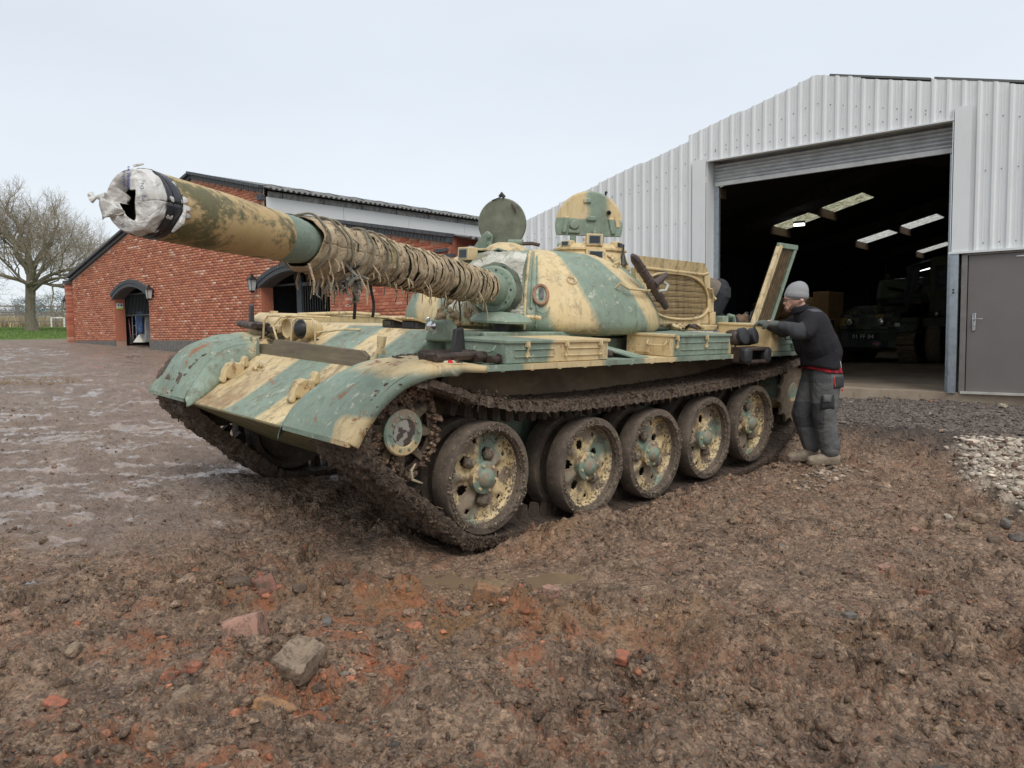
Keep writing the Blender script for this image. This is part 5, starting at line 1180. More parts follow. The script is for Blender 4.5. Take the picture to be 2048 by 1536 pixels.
# gun tube paint with black mould and lichen
gm = MT('mouldy_sand_barrel', .6); n = gm.noise(3.0, 5, .6)
c = gm.mix(gm.rg(n, .3, .7), (0.42, 0.275, 0.115), (0.55, 0.39, 0.19))
c = gm.mix(gm.rg(gm.noise(16, 7, .75), .50, .64, 0, .55), c, (0.50, 0.40, 0.16))
dirn = gm.noise(4.0, 9, .76, dist=.3, sc3=(1.0, 1.3, 1.7)); c = gm.mix(gm.rg(dirn, .455, .54, 0, .9), c, gm.mix(gm.noise(22, 5), (0.040, 0.045, 0.022), (0.13, 0.125, 0.05)))
c = gm.mix(gm.rg(gm.noise(70, 4, .7), .62, .68, 0, .6), c, (0.48, 0.44, 0.20)); gm.col(c); gm.bump(gm.noise(45, 6, .7), .3, .004); M['barrel'] = gm.mat

# hull
side = [(2.85, .77), (1.74, 1.425), (-1.70, 1.415), (-3.42, 1.36), (-3.46, .62), (-3.0, .45), (2.0, .385), (2.07, .37)]
mb = MB(); mb.prism(side, lambda x, z: (x, -1.0, z), lambda x, z: (x, 1.0, z)); K(mb, 'hull', M['c_gl'], bevel=.012)
lp = mudmat('mossy_lower_plate', (0.085, 0.090, 0.035), (0.20, 0.175, 0.085), wet=.5, scale=5, bump=.3, bd=.004)
mb = MB(); mb.add([(2.858, -1.0, .765), (2.858, 1.0, .765), (2.075, 1.0, .362), (2.075, -1.0, .362)], [(0, 1, 2, 3)]); K(mb, 'lower_front_plate', lp, solid=.01)
hs = MT('mud_stained_hull_side', .75); c = hs.mix(hs.rg(hs.noise(2, 6, .65), .35, .65), (0.105, 0.075, 0.048), (0.215, 0.155, 0.095)); c = hs.mix(hs.rg(hs.noise(3, 6, .7, sc3=(1, 1, 3)), .55, .7, 0, .5), c, (0.27, 0.20, 0.115)); c = hs.mix(hs.rg(hs.noise(20, 7, .8), .63, .66, 0, .9), c, (0.02, 0.015, 0.012)); hs.col(c); hs.bump(hs.noise(30, 5), .4, .005)
for sy in (1, -1):
    # the hull side carries a rounded lower skirt over the return run
    mb = MB(); mb.grid(40, 9, lambda u, v: (1.95 - u * 4.9, sy * (1.01 + .14 * math.sin(v * PI * .5) ** 2), 1.20 - .42 * v * (1 - .10 * math.cos(u * PI)))); K(mb, 'hull_side_plate', hs.mat, smooth=True, solid=.01)
mb = MB(); mb.box((2.82, 0, .773), (.07, 1.7, .03), Matrix.Rotation(.52, 3, 'Y')); K(mb, 'nose_weld', M['c_gl'], bevel=.01)
# fenders
for sy, nm in ((1, 'near'), (-1, 'far')):
    y0, y1 = 1.0, 1.635
    mb = MB(); mb.box((-.70, sy * (y0 + y1) / 2, 1.217), (5.4, y1 - y0, .012)); mb.box((-.70, sy * (y1 - .004), 1.202), (5.4, .010, .038)); K(mb, 'fender', M['c_fen'])
    for i in range(16):
        x = 1.7 - i * .30; mb = MB(); mb.box((x, sy * (y1 - .012), 1.19), (.035, .02, .03)); K(mb, 'fender_bracket', M['c_fen'])
M['rusty_edge'] = simple('rusty_edge', (.26, .13, .065), .8, 0, .5, 14, .3)
# mudguards: curved, pressed ribs, side lip
PL = [(1.86, 1.225), (2.08, 1.238), (2.296, 1.240), (2.477, 1.206), (2.60, 1.160), (2.685, 1.108), (2.76, 1.050), (2.825, .985), (2.905, .885), (2.955, .800)]
PR = [(1.86, 1.222), (2.05, 1.235), (2.26, 1.235), (2.45, 1.195), (2.60, 1.13), (2.72, 1.04), (2.82, .93), (2.88, .85), (2.905, .79)]
def pathpt(P, u):
    t = u * (len(P) - 1); i = min(int(t), len(P) - 2); f = t - i
    def cr_(a, b, c_, d): return .5 * (2 * b + (c_ - a) * f + (2 * a - 5 * b + 4 * c_ - d) * f * f + (3 * b - a - 3 * c_ + d) * f ** 3)
    q = [P[max(i - 1, 0)], P[i], P[i + 1], P[min(i + 2, len(P) - 1)]]
    return cr_(*[a[0] for a in q]), cr_(*[a[1] for a in q])
def guard(P, sy, mat, crown, dents):
    from mathutils import noise as mn
    def fn(u, v):
        x, z = pathpt(P, u); x2, z2 = pathpt(P, min(u + .01, 1)); x1, z1 = pathpt(P, max(u - .01, 0)); t = Vector((x2 - x1, z2 - z1)).normalized(); nx, nz = -t.y, t.x
        if nz < 0 or nx < 0: nx, nz = abs(nx), abs(nz)
        yin = 1.0 - .15 * ss(.35, .9, np.float64(u)); y = yin + (1.633 - yin) * v
        h = crown * math.sin(PI * min(1, v * 1.02)) ** .8 * math.sin(PI * min(1, .15 + u * .95)) 
        for r in (.25, .5, .75): h += .007 * math.exp(-((v - r) / .022) ** 2) * (1 if .08 < u < .93 else 0)
        h += dents * mn.noise(Vector((x * 4, y * 4, 3))) 
        return (x + nx * h, sy * y, z + nz * h)
    mb = MB(); mb.grid(46, 41, fn); o = K(mb, 'mudguard', mat, smooth=True, solid=.006)
    mb = MB()
    def lip(u, v):
        x, z = pathpt(P, u); x2, z2 = pathpt(P, min(u + .01, 1)); x1, z1 = pathpt(P, max(u - .01, 0)); t = Vector((x2 - x1, z2 - z1)).normalized(); nx, nz = abs(-t.y), abs(t.x)
        d = v * (.075 if u > .12 else .05); return (x - nx * d, sy * 1.637, z - nz * d)
    mb.grid(46, 3, lip); l_ = K(mb, 'side_lip', mat, o, smooth=True, solid=.005)
    # inner flank closing the guard down to the glacis
    def flank(u, v):
        x, z = pathpt(P, u); yin = 1.0 - .15 * ss(.35, .9, np.float64(u)); h = dents * mn.noise(Vector((x * 4, yin * 4, 3))); zb_ = min(z, glz(x + .01)); k = v ** 1.3
        return (x - .03 * math.sin(PI * v) * (z - zb_), sy * (yin - .13 * math.sin(v * PI / 2) * min(1, (z - zb_) * 5)), z + h * (1 - v) + (zb_ - z) * k)
    mb = MB(); mb.grid(40, 9, flank); K(mb, 'inner_flank', M['c_green'] if sy > 0 else mat, o, smooth=True, solid=.005)
    mb = MB(); x, z = P[-1]; mb.bar((x - .004, sy * .86, z - .01), (x - .004, sy * 1.63, z - .01), .018, .022); K(mb, 'front_roll', mat, o)
    return o
def glz(x): return .77 + (2.85 - x) * .5901
guard(PL, 1, M['c_guL'], .028, .012); guard(PR, -1, M['c_guR'], .075, .035)
rz_ = MB(); rz_.tube([(2.05, 1.60, 1.245), (2.25, 1.5, 1.25), (2.33, 1.2, 1.27)], .007, 6); K(rz_, 'hold_down_rod', M['steel_rust'])
rz_ = MB(); rz_.tube([(2.05, -1.05, 1.33), (2.30, -1.0, 1.20), (2.52, -.93, 1.06)], .008, 6); K(rz_, 'hold_down_rod', M['steel_rust'])
for sy in (1, -1):     # small chains along the guard hinge
    g_ = MB()
    for i in range(16):
        y = .95 + i * .042; g_.tube([(2.09 + .012 * math.cos(a * PI / 4), sy * (y + .026 * math.sin(a * PI / 4)), 1.262 + (.006 if i % 2 else 0) + .02 * math.sin(y * 6)) for a in range(8)], .0045, 4, closed=True)
    K(g_, 'hinge_chain', M['steel_rust'])
# spare track links on the fender fronts
def spare_link(M4, nh, label=None):
    mb = MB()
    for i in range(4):
        mb.cyl((-.21 + i * .14 - .06, 0, 0), (-.21 + i * .14 + .06, 0, 0), .032, n=10)
        mb.box((-.21 + i * .14, .055, -.002), (.10, .12, .045))
    mb.cyl((-.27, .115, 0), (.27, .115, 0), .030, n=10); mb.box((0, .05, -.02), (.50, .10, .022))
    o = K(mb, 'spare_track_link', M['steel_rust'], bevel=.006); o.matrix_local = M4
    for x in nh:
        hb = MB(); hb.prism([(-.05, 0), (.05, 0), (.028, .17), (-.022, .18)], lambda a, b: (x + a, .05, .01 + b), lambda a, b: (x + a, .085, .01 + b)); h_ = K(hb, 'guide_horn', M['dark_steel'], o, bevel=.008)
    return o
Rz = lambda a: Matrix.Rotation(a, 4, 'Z')
spare_link(Matrix.Translation((2.02, 1.40, 1.285)) @ Rz(math.radians(12)) , (-.02,)); spare_link(Matrix.Translation((1.90, 1.26, 1.285)) @ Rz(math.radians(8)), (-.06,))
spare_link(Matrix.Translation((2.13, -1.33, 1.385)) @ Rz(math.radians(78)), (-.10,)); spare_link(Matrix.Translation((2.03, -1.17, 1.36)) @ Rz(math.radians(80)), ())
for p in ((1.76, 1.50, 1.27), (1.68, 1.56, 1.26)): mb = MB(); mb.cyl(p, (p[0] + .10, p[1] + .02, p[2]), .028, n=10); mb.cyl(p, (p[0] - .012, p[1], p[2]), .040, n=6); K(mb, 'link_pin', M['steel_rust'])
mb = MB(); mb.box((2.14, 1.56, 1.245), (.11, .05, .04)); rl_ = K(mb, 'reflector_mount', simple('cream_plastic', (.55, .50, .36), .5), bevel=.008)
mb = MB(); mb.lathe([(.024, 0), (.018, .012), (0, .016)], (2.145, 1.586, 1.247), (.2, 1, .15), 14); K(mb, 'reflector', simple('red_reflector', (.55, .02, .02), .2, bump=0), rl_)
# marker lamp bracket on the glacis corner
mb = MB(); mb.prism([(-.12, 0), (.10, 0), (.07, .10), (.02, .155), (-.05, .16), (-.10, .11)], lambda a, b: (1.85 + a * .4, 1.08 - a, 1.36 + b), lambda a, b: (1.72 + a * .4, 1.02 - a, 1.36 + b)); K(mb, 'lamp_bracket', M['c_green'], bevel=.02)
mb = MB(); mb.lathe([(.03, 0), (.034, .03), (.02, .045), (0, .05)], (1.90, 1.09, 1.475), (.8, .6, 0), 16); K(mb, 'marker_lamp', M['chrome'], smooth=True)
mb = MB(); mb.lathe([(.012, .0), (.012, .03), (0, .035)], (1.91, 1.06, 1.52), (.8, .6, .2), 8); K(mb, 'lamp_screw', M['chrome'])
# tow hooks and glacis fittings
def glz(x): return .77 + (2.85 - x) * .5901
def hook(x, y):
    c0 = Vector((x, y, glz(x))); T_ = Vector((.86, 0, -.508)); N_ = Vector((.508, 0, .86)); mb = MB()
    pr_ = [(-.15, .035), (-.125, .005), (-.10, .025), (-.085, -.01), (.055, -.01), (.075, .03), (.10, .0), (.125, .002), (.13, .03), (.095, .055), (.065, .09), (.005, .118), (-.05, .105), (-.085, .070), (-.105, .062), (-.125, .080), (-.155, .098), (-.175, .085), (-.165, .055)]
    mb.prism(pr_, lambda a, h: c0 + T_ * a + N_ * h + Vector((0, -.042, 0)), lambda a, h: c0 + T_ * a + N_ * h + Vector((0, .042, 0)))
    return K(mb, 'tow_hook', M['hookp'], bevel=.018)
M['hookp'] = camo('rusty_hook_paint', 'y', [(-9, 9)], -10, 10, rust=1.3, streak=1.6, moss=.2)
hook(2.50, -.81); hook(2.55, .42)
for (x, y) in ((2.42, -.62), (2.38, -.60)): mb = MB(); mb.tube([(x, y - .03, glz(x) + .01), (x - .02, y, glz(x) + .04), (x, y + .04, glz(x) + .012)], .014, 8); K(mb, 'glacis_latch', M['c_sandr'], smooth=True)
for y in (-1.28, .78):
    mb = MB(); mb.prism([(-.045, 0), (.045, 0), (.03, .05), (.0, .07), (-.03, .05)], lambda a, b: (2.13 + a, y, 1.25 + b), lambda a, b: (2.13 + a, y + .012, 1.25 + b)); K(mb, 'guard_lug', M['c_sandr'], bevel=.003)
# splash board
wood = MT('weathered_splash_board', .8); c = wood.mix(wood.rg(wood.noise(2.2, 7, .7, sc3=(6, .7, 6)), .3, .7), (0.075, 0.060, 0.040), (0.21, 0.165, 0.105)); c = wood.mix(wood.rg(wood.noise(3, 5), .5, .7, 0, .5), c, (0.15, 0.125, 0.06)); wood.col(c); wood.bump(wood.noise(12, 6, .7, sc3=(6, .8, 6)), .4, .006)
mb = MB(); mb.prism([(-1.03, 0), (.70, 0), (.70, .10), (.62, .135), (-.72, .15), (-.74, .105), (-1.0, .095), (-1.03, .06)], lambda y, z: (2.215 - z * .22, y, 1.135 + z), lambda y, z: (2.180 - z * .22, y, 1.135 + z)); K(mb, 'splash_board', wood.mat, bevel=.006)
for y in (-1.03, -.90): mb = MB(); mb.prism([(-.03, -.02), (.03, -.02), (.02, .16), (-.02, .16)], lambda a, b: (2.24, y + a, 1.13 + b), lambda a, b: (2.222, y + a - .03, 1.13 + b)); K(mb, 'board_bracket', M['c_green'], bevel=.003)
mb = MB(); mb.tube([(2.16, .68, 1.20), (2.14, .73, 1.22), (2.12, .75, 1.30), (2.12, .77, 1.34)], [.018, .015, .018, .03], 8); mb.cyl((2.12, .77, 1.31), (2.115, .775, 1.385), .03, .036, n=10); K(mb, 'board_socket', M['c_sandr'])
# headlights in their cage
def headlight(c, r, lensmat, d=(1, .05, 0)):
    mb = MB(); mb.lathe([(.02, -.19), (.05, -.17), (.075, -.12), (r * .95, -.03), (r, .0), (r * 1.03, .012), (r * .95, .02)], c, d, 24, cap0=True); o = K(mb, 'headlight', M['c_sand'], smooth=True)
    mb = MB(); mb.lathe([(r * .95, .018), (r * .8, .045), (r * .45, .066), (0, .072)] if lensmat is M['black'] else [(r * .95, .015), (r * .90, -.012), (r * .5, -.02), (0, -.022)], c, d, 24); K(mb, 'lens', lensmat, o, smooth=True)
    mb = MB(); mb.cyl(Vector(c) + Vector((-.08, 0, -.05)), Vector(c) + Vector((-.10, 0, -.15)), .018, n=8); K(mb, 'mount', M['c_sand'], o)
headlight((2.055, -.70, 1.378), .088, M['c_sand']); headlight((2.045, -.475, 1.385), .092, M['black'])
mb = MB(); mb.prism([(-.07, 0), (.07, 0), (.07, .07), (-.07, .07)], lambda a, b: (2.09, -.90 + a, 1.33 + b), lambda a, b: (1.90, -.90 + a, 1.33 + b)); K(mb, 'horn', M['c_sand'], bevel=.012)
mb = MB(); mb.box((2.10, -.90, 1.352), (.02, .12, .018)); K(mb, 'horn_slot', M['black_paint'])
def cage(pts): mb = MB(); mb.tube(pts, .0095, 7); return K(mb, 'lamp_guard', M['c_sand'], smooth=True)
cage([(2.13, -1.02, 1.20), (2.12, -1.02, 1.43), (2.10, -.98, 1.48), (2.08, -.60, 1.49)])
cage([(2.20, -.55, 1.15), (2.16, -.72, 1.30), (2.15, -.80, 1.40), (2.12, -.72, 1.475), (2.0, -.60, 1.49), (1.85, -.36, 1.49)])
cage([(2.14, -.52, 1.17), (2.13, -.50, 1.44), (2.11, -.46, 1.475), (2.06, -.30, 1.475), (2.05, -.26, 1.43), (2.05, -.27, 1.23)])
cage([(2.05, -.27, 1.36), (1.90, -.10, 1.395), (1.80, .03, 1.40)])
mb = MB(); mb.tube([(1.98, -.40, 1.30), (1.93, -.32, 1.27), (1.97, -.27, 1.27)], .015, 7); K(mb, 'lamp_cable', M['steel_rust'])
# fuel cell on the far fender
mb = MB(); mb.prism([(1.97, 1.23), (2.0, 1.30), (1.97, 1.44), (1.88, 1.495), (-1.5, 1.46), (-1.5, 1.23)], lambda x, z: (x, -1.60, z), lambda x, z: (x, -1.06, z)); K(mb, 'fuel_cell', M['c_sand'], bevel=.02)
for x in (1.70, 1.05, .4): mb = MB(); mb.box((x, -1.33, 1.487 - (1.7 - x) * .01), (.035, .56, .012)); K(mb, 'tank_strap', M['c_sandr'])
mb = MB(); mb.tube([(1.75, -1.08, 1.49), (1.2, -1.05, 1.515), (.85, -1.05, 1.50)], .018, 8); K(mb, 'pipe', M['c_sand'])
mb = MB(); mb.cyl((1.85, -1.35, 1.49), (1.85, -1.35, 1.515), .04, n=14); K(mb, 'filler_cap', M['c_sandr'])
# stowage boxes of the near fender
def box(x0, x1, y0, z0, z1, mat, name, cham=0, ribs=2, clasps=(), handle=True):
    pl = [(x0, 1.60), (x1, 1.60), (x1 + cham, y0), (x0, y0)]
    mb = MB(); mb.prism(pl, lambda x, y: (x, y, z0), lambda x, y: (x, y, z1 - .02)); o = K(mb, name, mat, bevel=.008)
    mb = MB(); mb.prism([(x0 - .01, 1.615), (x1 + .01, 1.615), (x1 + cham + .01, y0), (x0 - .01, y0)], lambda x, y: (x, y, z1 - .026), lambda x, y: (x, y, z1)); K(mb, 'box_lid', mat, o, bevel=.006)
    n = ribs; w = (x1 - x0) / n
    for i in range(n):
        for z in (.32, .68): mb = MB(); mb.box((x0 + w * (i + .5), 1.604, z0 + (z1 - z0 - .02) * z), (w * .72, .012, .008)); K(mb, 'pressed_rib', mat, o, bevel=.004)
    for cx in clasps:
        mb = MB(); mb.tube([(cx, 1.622, z1 - .015), (cx, 1.632, z1 - .05), (cx, 1.618, z1 - .085), (cx - .008, 1.625, z1 - .11), (cx + .02, 1.622, z1 - .125)], .008, 6); mb.box((cx, 1.615, z1 - .03), (.035, .02, .04)); mb.box((cx + .003, 1.612, z1 - .11), (.02, .018, .035)); K(mb, 'clasp', M['c_sandr'], o)
    if handle:
        hy = (y0 + 1.60) / 2 + .1; X = x1 + cham * (1.60 - hy) / (1.60 - y0 + 1e-6) + .004; zc = (z0 + z1) / 2 + .02
        mb = MB(); mb.tube([(X, hy + .10, zc + .02), (X + .025, hy + .10, zc - .01), (X + .03, hy + .08, zc - .022), (X + .03, hy - .08, zc - .022), (X + .025, hy - .10, zc - .01), (X, hy - .10, zc + .02)], .008, 7); K(mb, 'handle', mat, o, smooth=True)
    return o
box(.48, 1.64, 1.05, 1.225, 1.395, M['c_box1'], 'stowage_box', .10, 2, (1.44, 1.01, .60)); box(-1.60, -.42, 1.14, 1.225, 1.425, M['c_fen'], 'stowage_box', .04, 1, (-.50, -1.0, -1.50))
mb = MB(); mb.box((-.385, 1.32, 1.28), (.01, .16, .06)); K(mb, 'box_plate', M['c_sand'], bevel=.004)
b3 = box(-3.30, -2.33, .98, 1.225, 1.52, M['c_box3'], 'stowage_box', .04, 1, (-2.42,), False)
mb = MB(); mb.tube([(-2.56, 1.62, 1.43), (-2.56, 1.645, 1.42), (-2.56, 1.645, 1.36), (-2.68, 1.645, 1.36), (-2.68, 1.645, 1.42), (-2.68, 1.62, 1.43)], .009, 7); K(mb, 'handle', M['c_green'], b3, smooth=True)
mb = MB(); mb.tube([(-2.66, 1.66, 1.46), (-2.70, 1.665, 1.40), (-2.66, 1.665, 1.37), (-2.71, 1.665, 1.33)], .007, 5); K(mb, 'blue_cord', simple('blue_cord', (.03, .18, .42), .8), b3)
mb = MB(); mb.box((-2.86, 1.63, 1.29), (.14, .02, .06)); K(mb, 'step', M['c_green'], b3)
mb = MB(); mb.add([(.46, 1.03, 1.40), (.40, 1.03, 1.40), (-.10, 1.60, 1.225), (.10, 1.60, 1.225), (.36, 1.03, 1.225)], [(0, 1, 2, 3), (1, 2, 4)]); K(mb, 'gusset', M['c_green'], solid=.012)
mb = MB(); mb.tube([(.40, 1.2, 1.26), (.30, 1.3, 1.27), (.22, 1.45, 1.25)], .03, 8); mb.tube([(.36, 1.35, 1.25), (.2, 1.4, 1.26), (.12, 1.3, 1.27)], .022, 8); K(mb, 'shackle', M['steel_rust'])
# hull top edge strip seen between turret and boxes, torn mudflap fittings
mb = MB(); mb.box((-.1, 1.02, 1.405), (2.9, .05, .04)); K(mb, 'hull_edge', M['c_green'], bevel=.01)
# exhaust outlet with the rubber pads strapped over it
mb = MB()
for a, b, c_, d in (((-1.71, 1.70, 1.28), (.46, .18, .035), 0, 0), ((-1.71, 1.70, 1.155), (.46, .18, .035), 0, 0), ((-1.50, 1.70, 1.217), (.04, .18, .15), 0, 0), ((-1.92, 1.70, 1.217), (.04, .18, .15), 0, 0)): mb.box(a, b)
ex = K(mb, 'exhaust_outlet', M['steel_rust'], bevel=.012)
mb = MB(); mb.box((-1.71, 1.65, 1.217), (.40, .04, .10)); K(mb, 'exhaust_throat', M['black_paint'], ex)
for sx in (-1, 1): mb = MB(); mb.box((-1.71 + sx * .20, 1.755, 1.217), (.13, .09, .15)); K(mb, 'rubber_pad', M['black'], ex, bevel=.03)
for q in (-.08, 0, .08): mb = MB(); mb.cyl((-1.71 + q, 1.72, 1.12), (-1.71 + q, 1.72, 1.14), .02, n=8); K(mb, 'pad_bolt', M['steel_rust'], ex)
sp = K(MB().box((-1.66, 1.60, 1.385), (.40, .16, .16)), 'rubber_track_pad', M['steel_rust'], bevel=.05)
for sx in (-1, 1):
    mb = MB(); mb.lathe([(.085, 0), (.082, .05), (.055, .062), (.0, .058)], (-1.66 + sx * .105, 1.66, 1.40), (sx * .15, 1, .25), 22); o = K(mb, 'pad_face', M['black'], sp, smooth=True)
    o.scale = (1, 1, 1)
# engine deck clutter
for k, (x, y, sx, sy_, h, mt_) in enumerate([(-1.3, .55, .8, .5, .03, 'c_green'), (-2.0, .72, .75, .42, .07, 'c_sand'), (-2.3, -.2, 1.1, 1.4, .02, 'c_sandr')]):
    mb = MB(); mb.box((x, y, 1.42 + h / 2), (sx, sy_, h)); K(mb, 'deck_plate', M[mt_], bevel=.015)
rs = random.Random(3)
for k in range(9):
    x, y = -1.35 - rs.random() * .65, .75 + rs.random() * .3; mb = MB(); a = rs.uniform(0, PI); p = Vector((x, y, 1.455))
    mb.tube([p, p + Vector((.10 * math.cos(a), .06 * math.sin(a), .03)), p + Vector((.17 * math.cos(a + .6), .12 * math.sin(a + .6), .0))], [.016, .02, .014], 7); K(mb, 'deck_fitting', M['c_sandr' if k % 3 else 'steel_rust'], smooth=True)

# raised radiator flap
M['rtube'] = simple('dirty_cooling_tube', (.27, .19, .10), .7, 0, .4, 12, .3)
fl0, fl1 = Vector((-.95, .93, 1.50)), Vector((-2.37, .90, 1.50)); flH = Vector((.22, -.02, .645)); ex_ = (fl1 - fl0); 
def FPt(u, v, d=0.0):
    nrm = ex_.cross(flH).normalized(); nrm = nrm if nrm.y > 0 else -nrm; return fl0 + ex_ * u + flH * v + nrm * d
fr = MB(); N = 40
def ov(t, k=1.0): return (.50 + .43 * k * math.copysign(abs(math.cos(t)) ** .75, math.cos(t)), .44 + .37 * k * math.copysign(abs(math.sin(t)) ** .8, math.sin(t)))
outer = []
for i in range(N):
    t = 2 * PI * i / N; cx_, sy__ = math.cos(t), math.sin(t); m_ = max(abs(cx_), abs(sy__)); outer.append((.5 + .5 * cx_ / m_, .42 + .42 * sy__ / m_))
vs = [FPt(*outer[i], 0) for i in range(N)] + [FPt(*ov(2 * PI * i / N), 0) for i in range(N)] + [FPt(*ov(2 * PI * i / N), -.05) for i in range(N)] + [FPt(*outer[i], -.05) for i in range(N)]
for i in range(N):
    j = (i + 1) % N; fr.f += [(i, j, N + j, N + i), (N + i, N + j, 2 * N + j, 2 * N + i), (3 * N + i, 3 * N + j, j, i)]
fr.v = [tuple(v) for v in vs]; fr.m = [0] * len(fr.f)
rad = K(fr, 'radiator_flap', M['c_sand'], fix=True)
mb = MB(); mb.add([FPt(0, .84, .0), FPt(1, .84, 0), FPt(.93, 1.02, .03), FPt(0, 1.02, .03)], [(0, 1, 2, 3)]); K(mb, 'top_plate', M['c_sandr'], rad, solid=.012)
mb = MB(); mb.tube([FPt(0, .85, .02), FPt(.9, .83, .02), FPt(.97, .86, .02)], .014, 7); K(mb, 'top_bead', M['c_sand'], rad, smooth=True)
mb = MB(); mb.tube([FPt(*ov(2 * PI * i / N, 1.0), .012) for i in range(N)], .014, 7, closed=True); K(mb, 'oval_rim', M['c_sand'], rad, smooth=True)
for i in range(8):
    v = .12 + i * .092; dy = abs(v - .44) / .37; hw = .43 * (max(0, 1 - dy ** 2.5)) ** .62; mb = MB(); mb.cyl(FPt(.5 - hw, v, -.035), FPt(.5 + hw, v, -.035), .026, n=8); K(mb, 'cooling_tube', M['rtube'], rad, smooth=True)
mb = MB(); mb.add([FPt(*ov(2 * PI * i / N, 1.0), -.060) for i in range(N)], [tuple(range(N))]); K(mb, 'radiator_gap_shade', simple('dark_radiator_gap_shade', (.07, .055, .035), .9), rad)  # dark sheet added behind the tubes as shade in the gaps
me_ = MB()
for i in range(30):
    v = .08 + i * .0245; dy = abs(v - .44) / .37
    if dy < 1: hw = .43 * (max(0, 1 - dy ** 2.5)) ** .62; me_.bar(FPt(.5 - hw, v, -.004), FPt(.5 + hw, v, -.004), .0022, .0022)
for i in range(56):
    u = .07 + i * .0156; dx = abs(u - .5) / .43
    if dx < 1: hh = .37 * (1 - dx ** (1 / .75 * 2)) ** .4; me_.bar(FPt(u, .44 - hh, -.007), FPt(u, .44 + hh, -.007), .0018, .0018)
o = K(me_, 'wire_mesh', M['c_sandr'], rad, fix=False); o['kind'] = 'stuff'
mb = MB(); mb.bar(FPt(.965, .42, .03), FPt(.965, .60, .03), .05, .03); mb.cyl(FPt(.965, .40, .03), FPt(.965, .44, .07), .02, n=8); K(mb, 'catch', M['c_sandr'], rad)
for v in (.08, .3, .7): mb = MB(); mb.bar(FPt(.90, v, .015), FPt(.985, v + .02, .015), .02, .14); K(mb, 'stiffener', M['c_sand'], rad, bevel=.005)
mb = MB(); mb.box((-2.44, .94, 1.53), (.12, .10, .12)); K(mb, 'hinge_block', M['c_green'], bevel=.012)
mb = MB(); mb.tube([(-2.50, .98, 1.60), (-2.58, 1.0, 1.59), (-2.62, 1.0, 1.50), (-2.56, 1.0, 1.44), (-2.42, 1.02, 1.42)], .022, 9); K(mb, 'hose', M['c_green'], smooth=True)
# tall louvre raised at the back
lv0 = Vector((-2.88, 1.08, 1.50)); lv1 = Vector((-3.30, 1.10, 1.50)); lh = Vector((-.54, .0, .95)); lw = lv1 - lv0; nrm = lw.cross(lh).normalized(); nrm = nrm if nrm.y > 0 else -nrm
def LV(u, v, d=0.0): return lv0 + lw * u + lh * v + nrm * d
lo = K(MB().bar(LV(.05, 0), LV(.05, 1), .06, .05, nrm), 'louvre_panel', M['c_sandr'])
mb = MB(); mb.bar(LV(.95, 0), LV(.95, 1), .05, .03, nrm); K(mb, 'side_rail', M['c_green'], lo)
mb = MB(); mb.bar(LV(-.05, 1.0), LV(1.02, 1.0), .06, .04, nrm); K(mb, 'end_rail', M['c_green'], lo, bevel=.005)
mb = MB(); mb.add([LV(.05, 0, -.06), LV(.95, 0, -.06), LV(.95, 1, -.06), LV(.05, 1, -.06)], [(0, 1, 2, 3)]); K(mb, 'louvre_gap_shade', simple('dark_louvre_gap_shade', (.035, .028, .02), .9), lo, fix=False)  # dark sheet set behind the slats to stand for the shaded gaps
for i in range(6): mb = MB(); u = .20 + i * .125; mb.bar(LV(u, 0, -.03), LV(u, .99, -.03), .016, .045, nrm); K(mb, 'louvre_slat', M['rtube'], lo)
me_ = MB()
for i in range(70): me_.bar(LV(.1, i / 70, .004), LV(.92, i / 70 + .02, .004), .003, .003)
o = K(me_, 'wire_mesh', M['steel_rust'], lo, fix=False); o['kind'] = 'stuff'

# ---------------------------------------------------------------- turret
TP = [(1.20, 1.405), (1.255, 1.43), (1.285, 1.47), (1.29, 1.52), (1.265, 1.62), (1.215, 1.72), (1.15, 1.82), (1.06, 1.92), (.955, 2.01), (.84, 2.085), (.70, 2.14), (.45, 2.175), (.0, 2.185)]
def tR(z):
    for i in range(len(TP) - 1):
        if TP[i][1] <= z <= TP[i + 1][1]: t = (z - TP[i][1]) / (TP[i + 1][1] - TP[i][1] + 1e-9); return TP[i][0] + (TP[i + 1][0] - TP[i][0]) * t
    return TP[0][0]
from mathutils import noise as mn
mb = MB(); mb.lathe(TP, (X0, 0, 0), (0, 0, 1), 120)
mb.v = [(v[0] + .010 * mn.noise(Vector(v) * 3), v[1] + .010 * mn.noise(Vector(v) * 3 + Vector((5, 0, 0))), v[2] + .006 * mn.noise(Vector(v) * 4)) for v in mb.v]
tur = K(mb, 'turret', M['c_tur'], smooth=True, angle=60)
mb = MB(); mb.lathe([(1.02, 1.36), (1.06, 1.412)], (X0, 0, 0), n=64); K(mb, 'turret_ring', M['black_paint'])
def TS(az, z, d=0.0):
    a = math.radians(az); r = tR(z) + d; return Vector((X0 + r * math.cos(a), r * math.sin(a), z))
def on_turret(az, z):
    """Outward normal and two tangents of the turret skin."""
    p = TS(az, z); n = (TS(az, z + .02) - TS(az, z - .02)).cross(TS(az - 1, z) - TS(az + 1, z)).normalized()
    if n.dot(p - Vector((X0, 0, z))) < 0: n = -n
    t = (TS(az + 1, z) - TS(az - 1, z)).normalized(); return p, n, t, n.cross(t)
